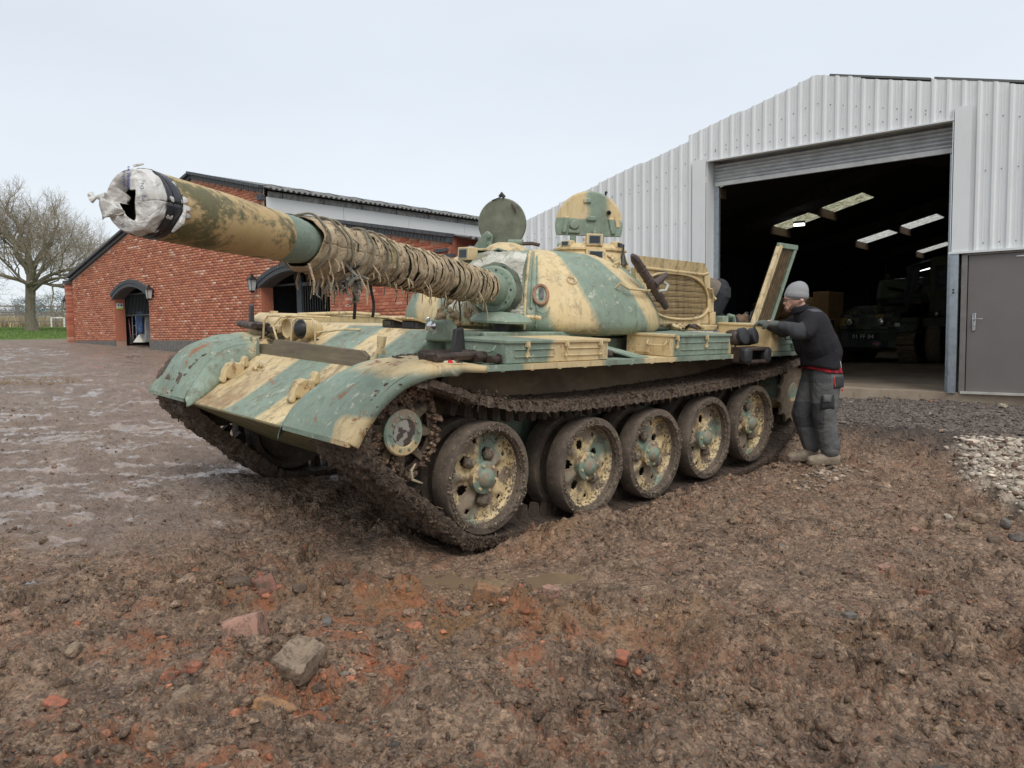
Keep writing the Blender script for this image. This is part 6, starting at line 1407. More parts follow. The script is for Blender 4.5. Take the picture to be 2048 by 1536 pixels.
# mantlet flange, sleeve and barrel
def LG(prof, name, mat, par, n=40, **k): mb = MB(); mb.lathe([(r, a) for r, a in prof], gun(0), GD, n, **k); return K(mb, name, mat, par, smooth=True)
G0 = 1.30
mant = LG([(.10, 1.0), (.22, 1.02), (.21, 1.36), (.20, 1.43), (.19, 1.44), (.185, 1.455), (.14, 1.458), (.135, 1.50), (.122, 1.60), (.118, 1.66)], 'mantlet', M['c_green'], tur)
for i in range(18):
    a = 2 * PI * i / 18; R_ = frame(GD); d = R_ @ Vector((math.cos(a) * .164, math.sin(a) * .164, 0)); p = gun(0) + GD * 1.452 + d; mb = MB(); mb.cyl(p, p + GD * .012, .009, n=6); K(mb, 'flange_bolt', M['c_green'] if i % 4 else M['dark_steel'], mant)
# rolled boot bunched round the flange
mb = MB(); mb.grid(73, 13, lambda u, v: gun(0) + GD * (1.30 + .12 * v) + frame(GD) @ (Vector((math.cos(u * 2 * PI), math.sin(u * 2 * PI), 0)) * (.200 + .035 * math.sin(v * PI) + .018 * mn.noise(Vector((math.cos(u * 2 * PI) * 3, math.sin(u * 2 * PI) * 3, v * 3))) + .006 * math.sin(u * 2 * PI * 7 + v * 5))))
ck = MT('grimy_canvas_boot', .8); c = ck.mix(ck.rg(ck.noise(5, 6, .7), .35, .65), (0.05, 0.065, 0.045), (0.17, 0.185, 0.13)); c = ck.mix(ck.rg(ck.noise(18, 6, .7), .6, .7, 0, .6), c, (0.33, 0.33, 0.25)); ck.col(c); ck.bump(ck.noise(25, 6, .7), .6, .01); M['boot'] = ck.mat
K(mb, 'mantlet_boot', M['boot'], mant, smooth=True)
# canvas cover over the gun opening
cv = MT('wrinkled_canvas', .7); n = cv.noise(3, 6, .65); c = cv.mix(cv.rg(n, .33, .67), (0.26, 0.245, 0.185), (0.62, 0.60, 0.51)); c = cv.mix(cv.rg(cv.noise(4, 7, .75, dist=.8), .56, .66, 0, .6), c, (0.16, 0.165, 0.07)); X_, Y_, Z_ = cv.sep(cv.co()); c = cv.mix(cv.rg(Z_, 1.62, 1.48, 0, .8), c, cv.mix(cv.noise(7, 5), (0.10, 0.11, 0.035), (0.26, 0.25, 0.12)))
cv.col(c); w1 = cv.noise(3.2, 3, .5, dist=2.5); w1 = cv.ma('ABSOLUTE', cv.ma('SUBTRACT', w1, .5)); cv.bump(w1, 1.0, .12); M['canvas'] = cv.mat
GC = gun(0)
def canv(u, v):
    az = 9.0 + 31.5 * u; z = 1.45 + .70 * v; z = min(z, 2.12 + .012 * math.sin(u * 12)); p = TS(az, z, .045)
    ax = (p - GC).dot(GD); rad_ = p - GC - GD * ax; dist = rad_.length
    k = math.exp(-max(0, dist - .215) / .10); tgt = GC + GD * 1.33 + rad_.normalized() * max(dist, .222)
    q = p.lerp(tgt, min(1, k * .92)) + (p - Vector((X0, 0, z))).normalized() * 0
    out = Vector((math.cos(math.radians(az)), math.sin(math.radians(az)), .3)).normalized()
    f1 = abs(mn.noise(Vector((u * 4.0 + 3, v * 2.2, 1.7)))); f2 = abs(mn.noise(Vector((u * 9, v * 6 + 4, .3)))); th = math.atan2(rad_.z, rad_.cross(GD).z if False else (rad_ - UP * rad_.z).length * (1 if u > .6 else -1))
    fold = abs(math.sin(th * 5.5 + 2.5 * f1)) * math.exp(-max(0, dist - .25) / .28)
    edge = min(1, 8 * u, 8 * (1 - u), 10 * v + .3, 10 * (1 - v))
    return q + out * (.060 * (.25 - f1) + .040 * (.2 - f2) + .055 * (fold - .35)) * edge
mb = MB(); mb.grid(84, 84, canv)
keep = []
for fc in mb.f:
    c0 = sum((Vector(mb.v[i]) for i in fc), Vector()) / 4; ax = (c0 - GC).dot(GD); 
    if (c0 - GC - GD * ax).length > .218: keep.append(fc)
mb.f = keep; mb.m = [0] * len(keep); cvo = K(mb, 'canvas_cover', M['canvas'], tur, smooth=True, solid=.004, angle=80)
mb = MB(); mb.tube([TS(40.6, 1.44 + .70 * i / 20, .022) for i in range(21)], .014, 7); K(mb, 'edge_strip', M['c_sandr'], tur, smooth=True)
mb = MB(); mb.tube([TS(43.2 - .1 * (1 - i / 14), 1.62 + .52 * i / 14, .012) for i in range(15)], .009, 7); K(mb, 'weld_wire', M['c_green'], tur, smooth=True)
mb = MB()
mb.tube([TS(45.2 + .35 * mn.noise(Vector((i * .9, 0, 0))), 1.45 + .64 * i / 60, .004) for i in range(61)], [.008 + .005 * abs(mn.noise(Vector((i * 1.7, 3, 0)))) for i in range(61)], 6)
o = K(mb, 'weld_bead', M['c_green'], tur); 
# lower torn canvas left of the flange
mb = MB(); mb.grid(30, 30, lambda u, v: TS(4 + 18 * u, 1.44 + .27 * v, .03 + .05 * mn.noise(Vector((u * 7, v * 7, 2))) + .03 * math.sin(u * 14 + v * 5))); K(mb, 'torn_canvas', mudmat('leaf_caught_canvas', (.07, .055, .035), (.26, .19, .11), wet=0, scale=20), tur, smooth=True, solid=.006, angle=70)
# gunner's oval port
def oval(az, z, a, b, tr_, name, mat, par, off=.0, tilt=0.0):
    p, n, t, u = on_turret(az, z); n = (n + Vector((0, 0, -.15))).normalized(); mb = MB(); mb.tube([p + n * off + (t * math.cos(q * 2 * PI / 32) * a + (u * math.cos(tilt) + t * math.sin(tilt)) * math.sin(q * 2 * PI / 32) * b) for q in range(32)], tr_, 8, closed=True); return K(mb, name, mat, par, smooth=True), p, n, t, u
ring, p, n, t, u = oval(46.8, 1.735, .060, .095, .015, 'sight_port_ring', simple('rusted_ring', (.30, .165, .10), .8, 0, .4, 18, .4), tur, .012)
mb = MB(); N = 32; mb.add([p + n * .010 + t * math.cos(q * 2 * PI / N) * .055 + u * math.sin(q * 2 * PI / N) * .09 for q in range(N)], [tuple(range(N))]); K(mb, 'port_face', M['c_green'], ring)
mb = MB(); mb.add([p + n * .018 + t * (.004 + math.cos(q * 2 * PI / N) * .022) + u * (.010 + math.copysign(abs(math.sin(q * 2 * PI / N)) ** .5, math.sin(q * 2 * PI / N)) * .066) for q in range(N)], [tuple(range(N))]); K(mb, 'sight_slot', M['black_paint'], ring)
p2, n2, t2, u2 = on_turret(47.5, 1.60); mb = MB(); mb.tube([p2 + n2 * .02 + t2 * (-.045) + u2 * .03, p2 + n2 * .03 - t2 * .04 - u2 * .01, p2 + n2 * .035 - u2 * .032, p2 + n2 * .03 + t2 * .045 - u2 * .01, p2 + n2 * .02 + t2 * .06 + u2 * .03], .007, 7); K(mb, 'hook', M['c_green'], tur, smooth=True)
# weld scar, grab rail, lifting eyes
p3, n3, t3, u3_ = on_turret(61.5, 1.87); mb = MB(); mb.lathe([(.055, 0), (.045, .02), (.02, .028), (.012, .01), (0, .008)], p3 - n3 * .005, n3, 16); K(mb, 'welded_boss', M['c_sandr'], tur, smooth=True)
mb = MB(); pa, na, _, _ = on_turret(84, 1.82); pb, nb, _, _ = on_turret(112, 1.80); mb.tube([pa, pa + na * .05, pa + na * .065 + UP * .008] + [TS(84 + 28 * i / 6, 1.822 - .01 * i / 6, .072) for i in range(1, 6)] + [pb + nb * .065, pb], .0115, 8); K(mb, 'grab_rail', M['c_sand'], tur, smooth=True)
for az, z in ((-30, 1.75), (100, 2.03), (20, 2.10)):
    p4, n4, t4, u4 = on_turret(az, z); mb = MB(); mb.tube([p4 - t4 * .05, p4 - t4 * .045 + n4 * .04, p4 + n4 * .055, p4 + t4 * .045 + n4 * .04, p4 + t4 * .05], .012, 7); K(mb, 'lifting_eye', M['c_tur'], tur, smooth=True)
# brown Y-shaped link hung on the turret side
mb = MB(); A_, B_ = Vector((-.44, 1.15, 2.10)), Vector((-.97, 1.17, 1.66)); Cc, D_ = Vector((-.72, 1.18, 1.875)), Vector((-.90, 1.20, 1.98))
dk = K(mb, 'hung_track_link', M['steel_rust']) if False else None
for i in range(5):
    a = A_.lerp(B_, i / 5 + .01); b = A_.lerp(B_, (i + 1) / 5 - .01); mb.cyl(a, b, .043 if i < 4 else .033, n=10)
    if i: mb.cyl(A_.lerp(B_, i / 5 - .012), A_.lerp(B_, i / 5 + .012), .05, n=10)
mb.tube([Cc, Cc.lerp(D_, .5), D_], [.045, .036, .026], 8); mb.tube([Cc - Vector((.01, .05, .02)), D_ - Vector((0, .05, .03))], [.05, .02], 6)
mb.tube([A_, A_ + Vector((.045, 0, .035))], [.045, .02], 8); K(mb, 'hung_track_link', simple('brown_painted_steel', (.085, .058, .052), .5, .2, .25, 9, .3, 40), tur, bevel=.004)
pb_ = Vector((-.75, 1.22, 1.845)); mb = MB(); mb.tube([pb_ + Vector((.03, .02, -.03)), pb_ + Vector((-.04, .05, -.02)), pb_ + Vector((-.09, .04, .03)), pb_ + Vector((-.10, -.02, .06))], .014, 8); K(mb, 'link_hook', simple('pale_hook', (.42, .42, .36), .6), tur, smooth=True)
# commander's cupola
CU = Vector((-.72, .376, 0)); VA = math.radians(47)                    # facing of the open lid
def at_(c, az, r, z): return Vector((c.x + r * math.cos(az), c.y + r * math.sin(az), z))
mb = MB(); mb.lathe([(.42, 2.02), (.40, 2.10), (.365, 2.17), (.35, 2.20), (.375, 2.205), (.375, 2.222), (.34, 2.225), (.31, 2.262), (.27, 2.275), (.26, 2.24)], (CU.x, CU.y, 0), n=48); cup = K(mb, 'commander_cupola', M['c_sand'], tur, smooth=True)
def peri(c, az, r, z, w, h, mat, par, name='periscope', d=.07):
    R_ = Matrix((Vector((-math.sin(az), math.cos(az), 0)), Vector((math.cos(az), math.sin(az), 0)), UP)).transposed(); p = at_(c, az, r, z)
    o = K(MB().box(p, (w, d, h), R_), name, mat, par, bevel=.008); mb = MB(); mb.box(p + Vector((math.cos(az), math.sin(az), 0)) * (d / 2 + .002), (w * .62, .006, h * .58), R_); K(mb, 'periscope_glass', M['glass_dark'], o)
    mb = MB(); mb.box(p + Vector((math.cos(az), math.sin(az), 0)) * (d / 2 + .001), (w * .74, .004, h * .74), R_); K(mb, 'periscope_frame', simple('grey_gasket', (.25, .26, .25), .6), o); return o
M['gask'] = None
peri(CU, VA, .30, 2.30, .16, .115, M['c_sand'], cup, d=.10); peri(CU, VA + .02, .385, 2.15, .19, .10, M['c_sand'], cup); peri(CU, VA - .95, .30, 2.265, .14, .06, M['c_sand'], cup); peri(CU, VA + .95, .30, 2.265, .15, .065, M['c_sand'], cup)
rs = random.Random(9)
for k in range(16):
    az = VA + rs.uniform(-1.3, 1.2); z = rs.uniform(2.08, 2.17); mb = MB(); p = at_(CU, az, .372 + (2.17 - z) * .45, z); mb.lathe([(.022, 0), (.018, .018), (0, .022)], p, (math.cos(az), math.sin(az), .4), 8); K(mb, 'bolt_head', M['c_sandr'], cup, smooth=True)
# its D-shaped lid standing open
R_ = Matrix((Vector((-math.sin(VA), math.cos(VA), 0)), Vector((math.cos(VA), math.sin(VA), 0)), UP)).transposed(); LC = at_(CU, VA + PI, .13, 2.46)
def LP(x, z, d=0.0): return LC + R_ @ Vector((x, d + (-.06 * z if False else 0), z))
out = [(.335 * math.cos(t), .335 * math.sin(t) + .02) for t in [(-.32) + (PI + .64) * i / 36 for i in range(37)]]
mb = MB(); mb.prism(out, lambda x, z: LP(x, z, -.018), lambda x, z: LP(x, z, .018)); lid = K(mb, 'commander_hatch', M['c_hat'], tur, bevel=.006)
mb = MB(); mb.tube([LP(x, z, .0) for x, z in out], .016, 7); K(mb, 'hatch_rim', M['c_hat'], lid, smooth=True)
for nm, x, z, w, h, r, mt_ in (('pad', -.155, .02, .05, .055, .047, 'c_green'), ('boss', .075, -.045, .04, .04, .045, 'c_green')): mb = MB(); mb.lathe([(r, 0), (r, .03), (r * .8, .04), (0, .042)], LP(x, z, .015), R_ @ Vector((0, 1, 0)), 20); K(mb, nm, M[mt_], lid, smooth=True)
for x, z, w, h in ((-.155, -.045, .12, .045), (-.245, .02, .05, .17), (.235, .02, .05, .17), (.02, .09, .10, .05), (-.03, .27, .08, .05)):
    mb = MB(); mb.box(LP(x, z, .028), (w, .026, h), R_ @ Matrix.Rotation(-.20 if x > .2 else (.18 if x < -.2 else 0), 3, 'Y')); K(mb, 'padded_rib', M['c_hat'], lid, bevel=.012)
mb = MB(); mb.box(LP(.285, .075, .022), (.035, .006, .13), R_ @ Matrix.Rotation(-.25, 3, 'Y')); K(mb, 'hatch_slot', M['c_sandr'], lid)
mb = MB(); mb.lathe([(.02, 0), (.024, .02), (.012, .03), (0, .01)], LP(.195, .155, .018), R_ @ Vector((0, 1, 0)), 14); K(mb, 'hatch_hole', M['black_paint'], lid)
mb = MB(); mb.cyl(LP(.15, .31, .0), LP(.16, .35, .0), .010, n=8); mb.lathe([(.0, -.016), (.014, -.008), (.016, 0), (.012, .01), (0, .016)], LP(.163, .362, 0), (0, 0, 1), 12); K(mb, 'hatch_knob', M['dark_steel'], lid)
for x in (-.16, .13): mb = MB(); mb.box(LP(x, -.155, .0), (.062, .045, .17), R_); K(mb, 'hinge_arm', M['c_green'], lid, bevel=.012)
for x0_, x1_ in ((-.32, -.19), (.16, .28)): mb = MB(); mb.cyl(LP(x0_, -.185, .0), LP(x1_, -.185, .0), .020, n=12); K(mb, 'hinge_barrel', M['c_green'], lid, smooth=True)
for x in (-.05, .1): mb = MB(); mb.box(LP(x, -.13, .10), (.03, .05, .03), R_); K(mb, 'hinge_stop', M['c_sandr'], lid)
# black signal horn beside the cupola
p = at_(CU, VA + .86, .395, 2.13); mb = MB(); mb.lathe([(.055, -.06), (.034, -.02), (.018, .04), (.010, .06), (.010, .14)], p, (0, 0, 1), 18, cap0=True); K(mb, 'aerial_base', M['dark_steel'], tur, smooth=True)
# loader's hatch, domed ring and lid swung up
LO = Vector((-.17, -.41, 0)); mb = MB(); mb.lathe([(.36, 2.08), (.34, 2.17), (.31, 2.20), (.27, 2.205)], (LO.x, LO.y, 0), n=40); lr = K(mb, 'loader_hatch_ring', M['c_tur'], tur, smooth=True)
VL = math.radians(30); R2 = Matrix((Vector((-math.sin(VL), math.cos(VL), 0)), Vector((math.cos(VL), math.sin(VL), 0)), UP)).transposed(); R2 = R2 @ Matrix.Rotation(-.12, 3, 'X'); LC2 = Vector((-.19, -.37, 2.475))
mb = MB(); mb.lathe([(0, -.035), (.23, -.035), (.255, -.02), (.26, .0), (.25, .018), (.0, .024)], LC2, R2 @ Vector((0, 1, 0)), 44); l2 = K(mb, 'loader_hatch', M['c_hgreen'], tur, smooth=True, angle=30)
def L2(x, z, d=0): return LC2 + R2 @ Vector((x, d, z))
mb = MB(); mb.tube([L2(-.02, .27, .02), L2(.0, .30, .02), L2(.03, .265, .025)], [.018, .022, .02], 10); mb.cyl(L2(.0, .27, .02), L2(-.10, .235, .025), .006, n=6); K(mb, 'hatch_latch', M['dark_steel'], l2, smooth=True)
mb = MB(); mb.tube([L2(.11, .20, .03), L2(.135, .16, .035), L2(.155, .11, .03)], .007, 6); K(mb, 'hatch_handle', M['steel_rust'], l2)
mb = MB(); mb.prism([(-.26, -.30), (-.10, -.30), (-.08, -.12), (-.14, -.07), (-.20, -.12), (-.30, -.26)], lambda x, z: L2(x, z, .03), lambda x, z: L2(x, z, .09)); K(mb, 'hinge_bracket', M['c_green'], l2, bevel=.01)
for z in (-.12, -.20): mb = MB(); mb.lathe([(.020, 0), (.022, .03), (.012, .034), (0, .028)], L2(-.11, z, .09), R2 @ Vector((0, 1, 0)), 14); K(mb, 'hinge_bolt', M['c_green'], l2, smooth=True)
mb = MB(); mb.cyl(L2(-.30, -.27, .07), L2(-.22, -.30, .09), .022, n=10); K(mb, 'hinge_pin', M['c_green'], l2)
# ventilator dome and gunner's periscope on the roof front
mb = MB(); mb.lathe([(.215, 0), (.20, .025), (.16, .06), (.09, .085), (0, .09)], (.22, .12, 2.145), (0, 0, 1), 28); vd = K(mb, 'ventilator_dome', M['c_sand'], tur, smooth=True)
mb = MB(); mb.cyl((.12, .05, 2.245), (.05, .17, 2.245), .03, n=14); K(mb, 'roof_plug', M['c_green'], tur, smooth=True)
mb = MB(); mb.tube([(.08, .20, 2.23), (.02, .27, 2.235), (-.02, .33, 2.22)], .018, 7); K(mb, 'cable', M['steel_rust'], tur)
peri(Vector((X0, 0, 0)), math.radians(2), .93, 2.10, .15, .12, M['c_sand'], tur, 'gunner_periscope', .12)
mb = MB(); mb.box((.34, -.12, 2.155), (.34, .24, .02), Matrix.Rotation(.5, 3, 'Z')); K(mb, 'roof_plate', M['c_sand'], tur, bevel=.005)
# driver's hatch, swung out, and his periscopes
mb = MB(); mb.lathe([(.255, 0), (.26, .018), (.235, .05), (.16, .078), (.0, .09)], (.98, .86, 1.495), (0, .02, 1), 36, cap0=True); dh = K(mb, 'driver_hatch', M['c_green'], smooth=True, angle=40)
mb = MB(); mb.cyl((.98, .86, 1.42), (.98, .86, 1.50), .07, n=14); K(mb, 'hatch_pivot', M['dark_steel'], dh)
mb = MB(); mb.tube([(.86, 1.02, 1.545), (.80, 1.06, 1.55), (.74, 1.08, 1.54)], .018, 8); K(mb, 'hatch_arm', M['c_sandr'], dh)
for x, y, a in ((1.60, .20, -.1), (1.58, .46, .18)):
    Rm = Matrix.Rotation(a, 3, 'Z'); o = K(MB().box((x, y, 1.455), (.10, .17, .06), Rm), 'driver_periscope', M['dark_steel'], bevel=.006); mb = MB(); mb.box((x + .02, y, 1.492), (.20, .21, .012), Rm @ Matrix.Rotation(-.22, 3, 'Y')); K(mb, 'periscope_flap', M['c_sandr'], o); mb = MB(); mb.box((x + .052, y, 1.458), (.006, .12, .035), Rm); K(mb, 'periscope_glass', M['glass_dark'], o)
mb = MB(); mb.box((1.56, .66, 1.465), (.07, .06, .09)); K(mb, 'deck_lug', M['c_green'], bevel=.01)

# ---------------------------------------------------------------- gun barrel, burlap, muzzle
RM = 5.48
gb = LG([(.118, 1.60), (.098, 2.0), (.094, 4.0), (.092, 4.50), (.098, 4.55), (.101, 4.60)], 'gun_barrel', M['c_green'], None)
ext = LG([(.092, 4.52), (.103, 4.60), (.105, 4.74)], 'extractor_collar', M['c_green'], gb)
exs = LG([(.105, 4.74), (.106, 4.80), (.112, 5.1), (.112, 5.46), (.108, 5.48), (.07, 5.48), (.105, 5.475)], 'fume_extractor', M['barrel'], gb, 64)
LG([(.101, 5.552), (.085, 5.552), (.075, 5.47), (.052, 5.43), (.052, 4.9), (.0, 4.88)], 'bore', simple('dark_bore', (.018, .012, .010), .7), gb, 40)  # darkness inside the bore is put into its colour
# wrapped burlap strips: overlapping uneven turns
bu = MT('torn_burlap', .95); n = bu.noise(6, 7, .7); c = bu.mix(bu.rg(n, .32, .68), (0.33, 0.245, 0.15), (0.72, 0.57, 0.37)); c = bu.mix(bu.rg(bu.noise(17, 7, .8, dist=1.0), .55, .61, 0, .9), c, (0.055, 0.042, 0.030)); c = bu.mix(bu.rg(bu.noise(3, 4), .56, .7, 0, .45), c, (0.20, 0.19, 0.07)); bu.col(c); bu.bump(bu.ma('ADD', bu.noise(110, 4, .7), bu.ma('MULTIPLY', bu.noise(18, 6, .75, dist=1.5), 1.6)), .8, .012); M['burlap'] = bu.mat
RG = frame(GD)
def gp(R, a, r): return gun(0) + GD * R + RG @ Vector((math.cos(a) * r, math.sin(a) * r, 0))
rs = random.Random(21)
def wrapr(R): return np.interp(R, [1.60, 1.9, 2.6, 3.2, 3.7, 4.1, 4.4, 4.62], [.128, .132, .134, .130, .126, .122, .118, .116])
NT = 46
for k in range(NT):
    Ra = 1.64 + 2.30 * (k / NT) ; wd = rs.uniform(.05, .095); ph = rs.uniform(0, 2 * PI); sl_ = rs.uniform(.02, .06) * (1 if k % 3 else -1); e0 = rs.uniform(.000, .005)
    def fn(u, v, Ra=Ra, wd=wd, ph=ph, sl_=sl_, e0=e0, k=k):
        a = u * 2 * PI * 1.03 + ph; R = Ra + sl_ * (u - .5) * 1.6 + wd * v + .012 * mn.noise(Vector((math.cos(a) * 2, math.sin(a) * 2, k * 3.1 + v)))
        r = wrapr(R) - .004 + e0 + .006 * v ** 2 + .010 * mn.noise(Vector((math.cos(a) * 2.5, math.sin(a) * 2.5, R * 9))) + .007 * max(0, mn.noise(Vector((math.cos(a) * 6, math.sin(a) * 6, k * 1.3 + v * 3))) - .15) * 3 ; return gp(R, a, r)
    mb = MB(); mb.grid(40, 6, fn); K(mb, 'burlap_turn', M['burlap'], gb, smooth=True, solid=.003, fix=False)
# looser sheet of burlap forward of the turns, sagging below the barrel
def sheet_(u, v):
    a = u * 2 * PI; R = 3.62 + .98 * v + .02 * math.sin(a * 3); base_r = wrapr(R) + .008
    down = max(0, -math.cos(a - math.atan2(0, 1)) )
    return R, a
dn = RG.inverted() @ Vector((0, 0, -1)); ad = math.atan2(dn.y, dn.x)
def loose(u, v):
    a = u * 2 * PI; R = 3.58 + .96 * v; k = max(0, math.cos(a - ad)) ** 3
    sag = .045 * k * math.sin(PI * min(1, max(0, (v - .42) / .58))) ** .8 * (1 + .5 * mn.noise(Vector((a * 2, v * 7, 1))))
    r = wrapr(R) * .93 + .006 + .010 * mn.noise(Vector((math.cos(a) * 2.4, math.sin(a) * 2.4, v * 6))) + .006 * math.sin(v * 38 + math.sin(a) * 4) + sag; R += .03 * mn.noise(Vector((math.cos(a) * 2, math.sin(a) * 2, 8))) * v
    return gp(R, a, r)
mb = MB(); mb.grid(90, 60, loose); K(mb, 'burlap_sheet', M['burlap'], gb, smooth=True, solid=.003, fix=False)
for k in range(7):       # cord ties
    Rk = 3.75 + k * .125; t_ = rs.uniform(-.12, .12); mb = MB(); mb.tube([gp(Rk + t_ * math.sin(a * 2 * PI / 40 + k), a * 2 * PI / 40, wrapr(Rk) + .016 + .004 * math.sin(a)) for a in range(40)], .006, 5, closed=True); K(mb, 'cord', M['twine'] if 'twine' in M else M['bark'], gb)
bs = simple('black_strap', (.03, .03, .022), .8)
mb = MB(); mb.grid(50, 3, lambda u, v: gp(4.58 - .42 * u + .05 * v, ad + PI + 1.0 + u * 3.2, wrapr(4.4) + .022)); K(mb, 'strap', bs, gb, smooth=True, solid=.004, fix=False)
# rags hanging off
for k in range(150):
    R = rs.uniform(1.7, 4.6) if k > 55 else rs.gauss(4.25, .12); a = ad + rs.gauss(0, .75) if k % 3 else rs.uniform(0, 2 * PI); L = abs(rs.gauss(.0, .035)) + .015 + (.03 if k < 25 else 0); w = rs.uniform(.003, .010)
    p = gp(R, a, wrapr(R) + .012); o_ = (p - (gun(0) + GD * R)).normalized(); side = GD * w
    q = p + o_ * L * .5 + Vector((0, 0, -1)) * L * .5 + GD * rs.uniform(-.02, .02); r_ = q + Vector((0, 0, -1)) * L * .6 + GD * rs.uniform(-.02, .02)
    mb = MB(); mb.add([p - side, p + side, q + side * .8, q - side * .8, r_ + side * .4, r_ - side * .4], [(0, 1, 2, 3), (3, 2, 4, 5)]); K(mb, 'rag_strip', M['burlap'] if k % 7 else bs, gb, solid=.003, fix=False)
for R, L, lean in ((3.97, .22, .01), (3.80, .20, -.05), (2.30, .17, -.04)):
    p = gp(R, ad, wrapr(R) - .01); mb = MB(); mb.grid(2, 8, lambda u, v: p + GD * (-.016 + .032 * u + lean * math.sin(v * 2) + .006 * math.sin(v * 7)) + Vector((0, 0, -1)) * L * v); K(mb, 'hanging_strap', bs, gb, smooth=True, solid=.003)
# torn netting clump below
for k in range(26):
    p = gp(rs.gauss(4.17, .07), ad + rs.gauss(.3, .35), wrapr(4.2) + .01); pts = [p]
    for i in range(5): pts.append(pts[-1] + Vector((rs.gauss(0, .018), rs.gauss(0, .018), rs.gauss(-.018, .012))))
    mb = MB(); mb.tube(pts, [.007, .010, .006, .009, .005, .002], 5); K(mb, 'frayed_thread', simple('grey_fray', (.28, .27, .23), .95) if k == 0 else bpy.data.materials['grey_fray'], gb, fix=False)
# ---- plastic bag over the muzzle (rests on the gun: a thing of its own)
bagm = MT('crumpled_white_plastic', .38); n = bagm.noise(6, 5, .6); c = bagm.mix(bagm.rg(n, .35, .65), (0.50, 0.48, 0.44), (0.70, 0.69, 0.66)); c = bagm.mix(bagm.rg(bagm.noise(13, 6, .7), .58, .68, 0, .5), c, (0.40, 0.34, 0.26)); bagm.col(c); w2 = bagm.ma('ABSOLUTE', bagm.ma('SUBTRACT', bagm.noise(9, 3, .55, dist=1.6), .5)); bagm.bump(w2, .8, .02)
bag = tag(empty('plastic_bag', mat=TR), 'crumpled white printed plastic bag torn open and taped over the gun muzzle', 'bag')
def Kb(mb, name, mat, par=None, **k): o = mb.build(name, mat, **k); o.parent = par or bag; return o
UPG = RG.inverted() @ Vector((0, 0, 1)); au = math.atan2(UPG.y, UPG.x)
cam_t = TR.inverted() @ CAM; sd_ = RG.inverted() @ ((TR.inverted().to_3x3() @ _r)); ar = math.atan2(sd_.y, sd_.x)      # picture-right seen on the muzzle face
def mz(x, y, d): 
    """x to the side, y up on the muzzle face, d metres along the gun beyond the muzzle."""
    ux = Vector((0, 0, 0)); side_ = GD.cross(Vector((0, 0, 1))).normalized() * (1 if ((TR.inverted().to_3x3() @ _r)).dot(GD.cross(Vector((0, 0, 1)))) > 0 else -1); up_ = GD.cross(side_).normalized(); up_ = up_ if up_.z > 0 else -up_
    return gun(0) + GD * (5.565 + d) + (side_ * x + up_ * y) * .875
hole = [(-.055, .050), (-.036, .062), (-.022, .060), (-.012, .046), (.0, .036), (.028, .038), (.030, .018), (.024, -.010), (.026, -.045), (.030, -.075), (.016, -.076), (-.010, -.060), (-.032, -.030), (-.048, -.008), (-.060, -.006), (-.048, .006), (-.046, .020), (-.066, .034)]
def ray_hole(t):
    """distance from the hole's centre to its torn edge in direction t"""
    cx_, cy_ = -.012, -.006; d = Vector((math.cos(t), math.sin(t))); best = .02
    for i in range(len(hole)):
        a = Vector(hole[i]) - Vector((cx_, cy_)); b = Vector(hole[(i + 1) % len(hole)]) - Vector((cx_, cy_)); e_ = b - a; den = d.x * e_.y - d.y * e_.x
        if abs(den) < 1e-9: continue
        s_ = (a.x * e_.y - a.y * e_.x) / den; q = (a.x * d.y - a.y * d.x) / den
        if s_ > 0 and -.001 <= q <= 1.001: best = max(best, s_)
    return best
def bagf(u, v):
    t = u * 2 * PI
    if v < .62:
        k = v / .62; r0 = ray_hole(t); x0_, y0_ = -.012 + r0 * math.cos(t), -.006 + r0 * math.sin(t); x1_, y1_ = .1165 * math.cos(t), .1165 * math.sin(t)
        x, y = x0_ + (x1_ - x0_) * k, y0_ + (y1_ - y0_) * k; d = .012 * (1 - k) + .010
        d += (.006 * mn.noise(Vector((x * 22, y * 22, 2))) - .007 * abs(mn.noise(Vector((x * 34, y * 26, 7)))) + .004 * abs(mn.noise(Vector((x * 80, y * 70, 1))))) * (1 if k < .95 else .3) + .004 * math.sin(k * PI) - (.05 * (1 - k) ** 1.5 if (x < .0 and y > -.01) else 0); return mz(x, y, d)
    k = (v - .62) / .38; r = .1165 + .007 * min(1, k * 4) + .003 * math.sin(t * 11) + .004 * mn.noise(Vector((math.cos(t) * 4, math.sin(t) * 4, k * 3))); return mz(r * math.cos(t), r * math.sin(t), .006 - .105 * k + .012 * math.sin(t * 3) * k)
mb = MB(); mb.grid(120, 34, bagf); Kb(mb, 'bag_skin', bagm.mat, smooth=True, solid=.0015, fix=False, angle=70)
mb = MB(); mb.tube([mz(-.115, .012, .012), mz(-.135, .010, .02), mz(-.155, .012, .015), mz(-.175, .0, .02)], [.016, .010, .005, .012], 9); mb.tube([mz(-.165, .010, .015), mz(-.185, .022, .01)], [.004, .012], 7); Kb(mb, 'twisted_corner', bagm.mat, smooth=True)
mb = MB(); mb.grid(10, 6, lambda u, v: mz(-.118 + .10 * u, .012 - .05 * u * (1 - v) - .085 * v * (1 - .2 * u) , .030 + .008 * math.sin(u * 9 + v * 5))); Kb(mb, 'torn_flap', bagm.mat, smooth=True, solid=.002)
mb = MB(); mb.tube([mz(-.005, .128, .0), mz(.012, .134, -.005), mz(.03, .138, -.01)], [.004, .005, .003], 6); Kb(mb, 'torn_tip', bagm.mat)
tp = simple('black_tape', (.022, .023, .028), .32, 0, .3, 12, .3, 50)
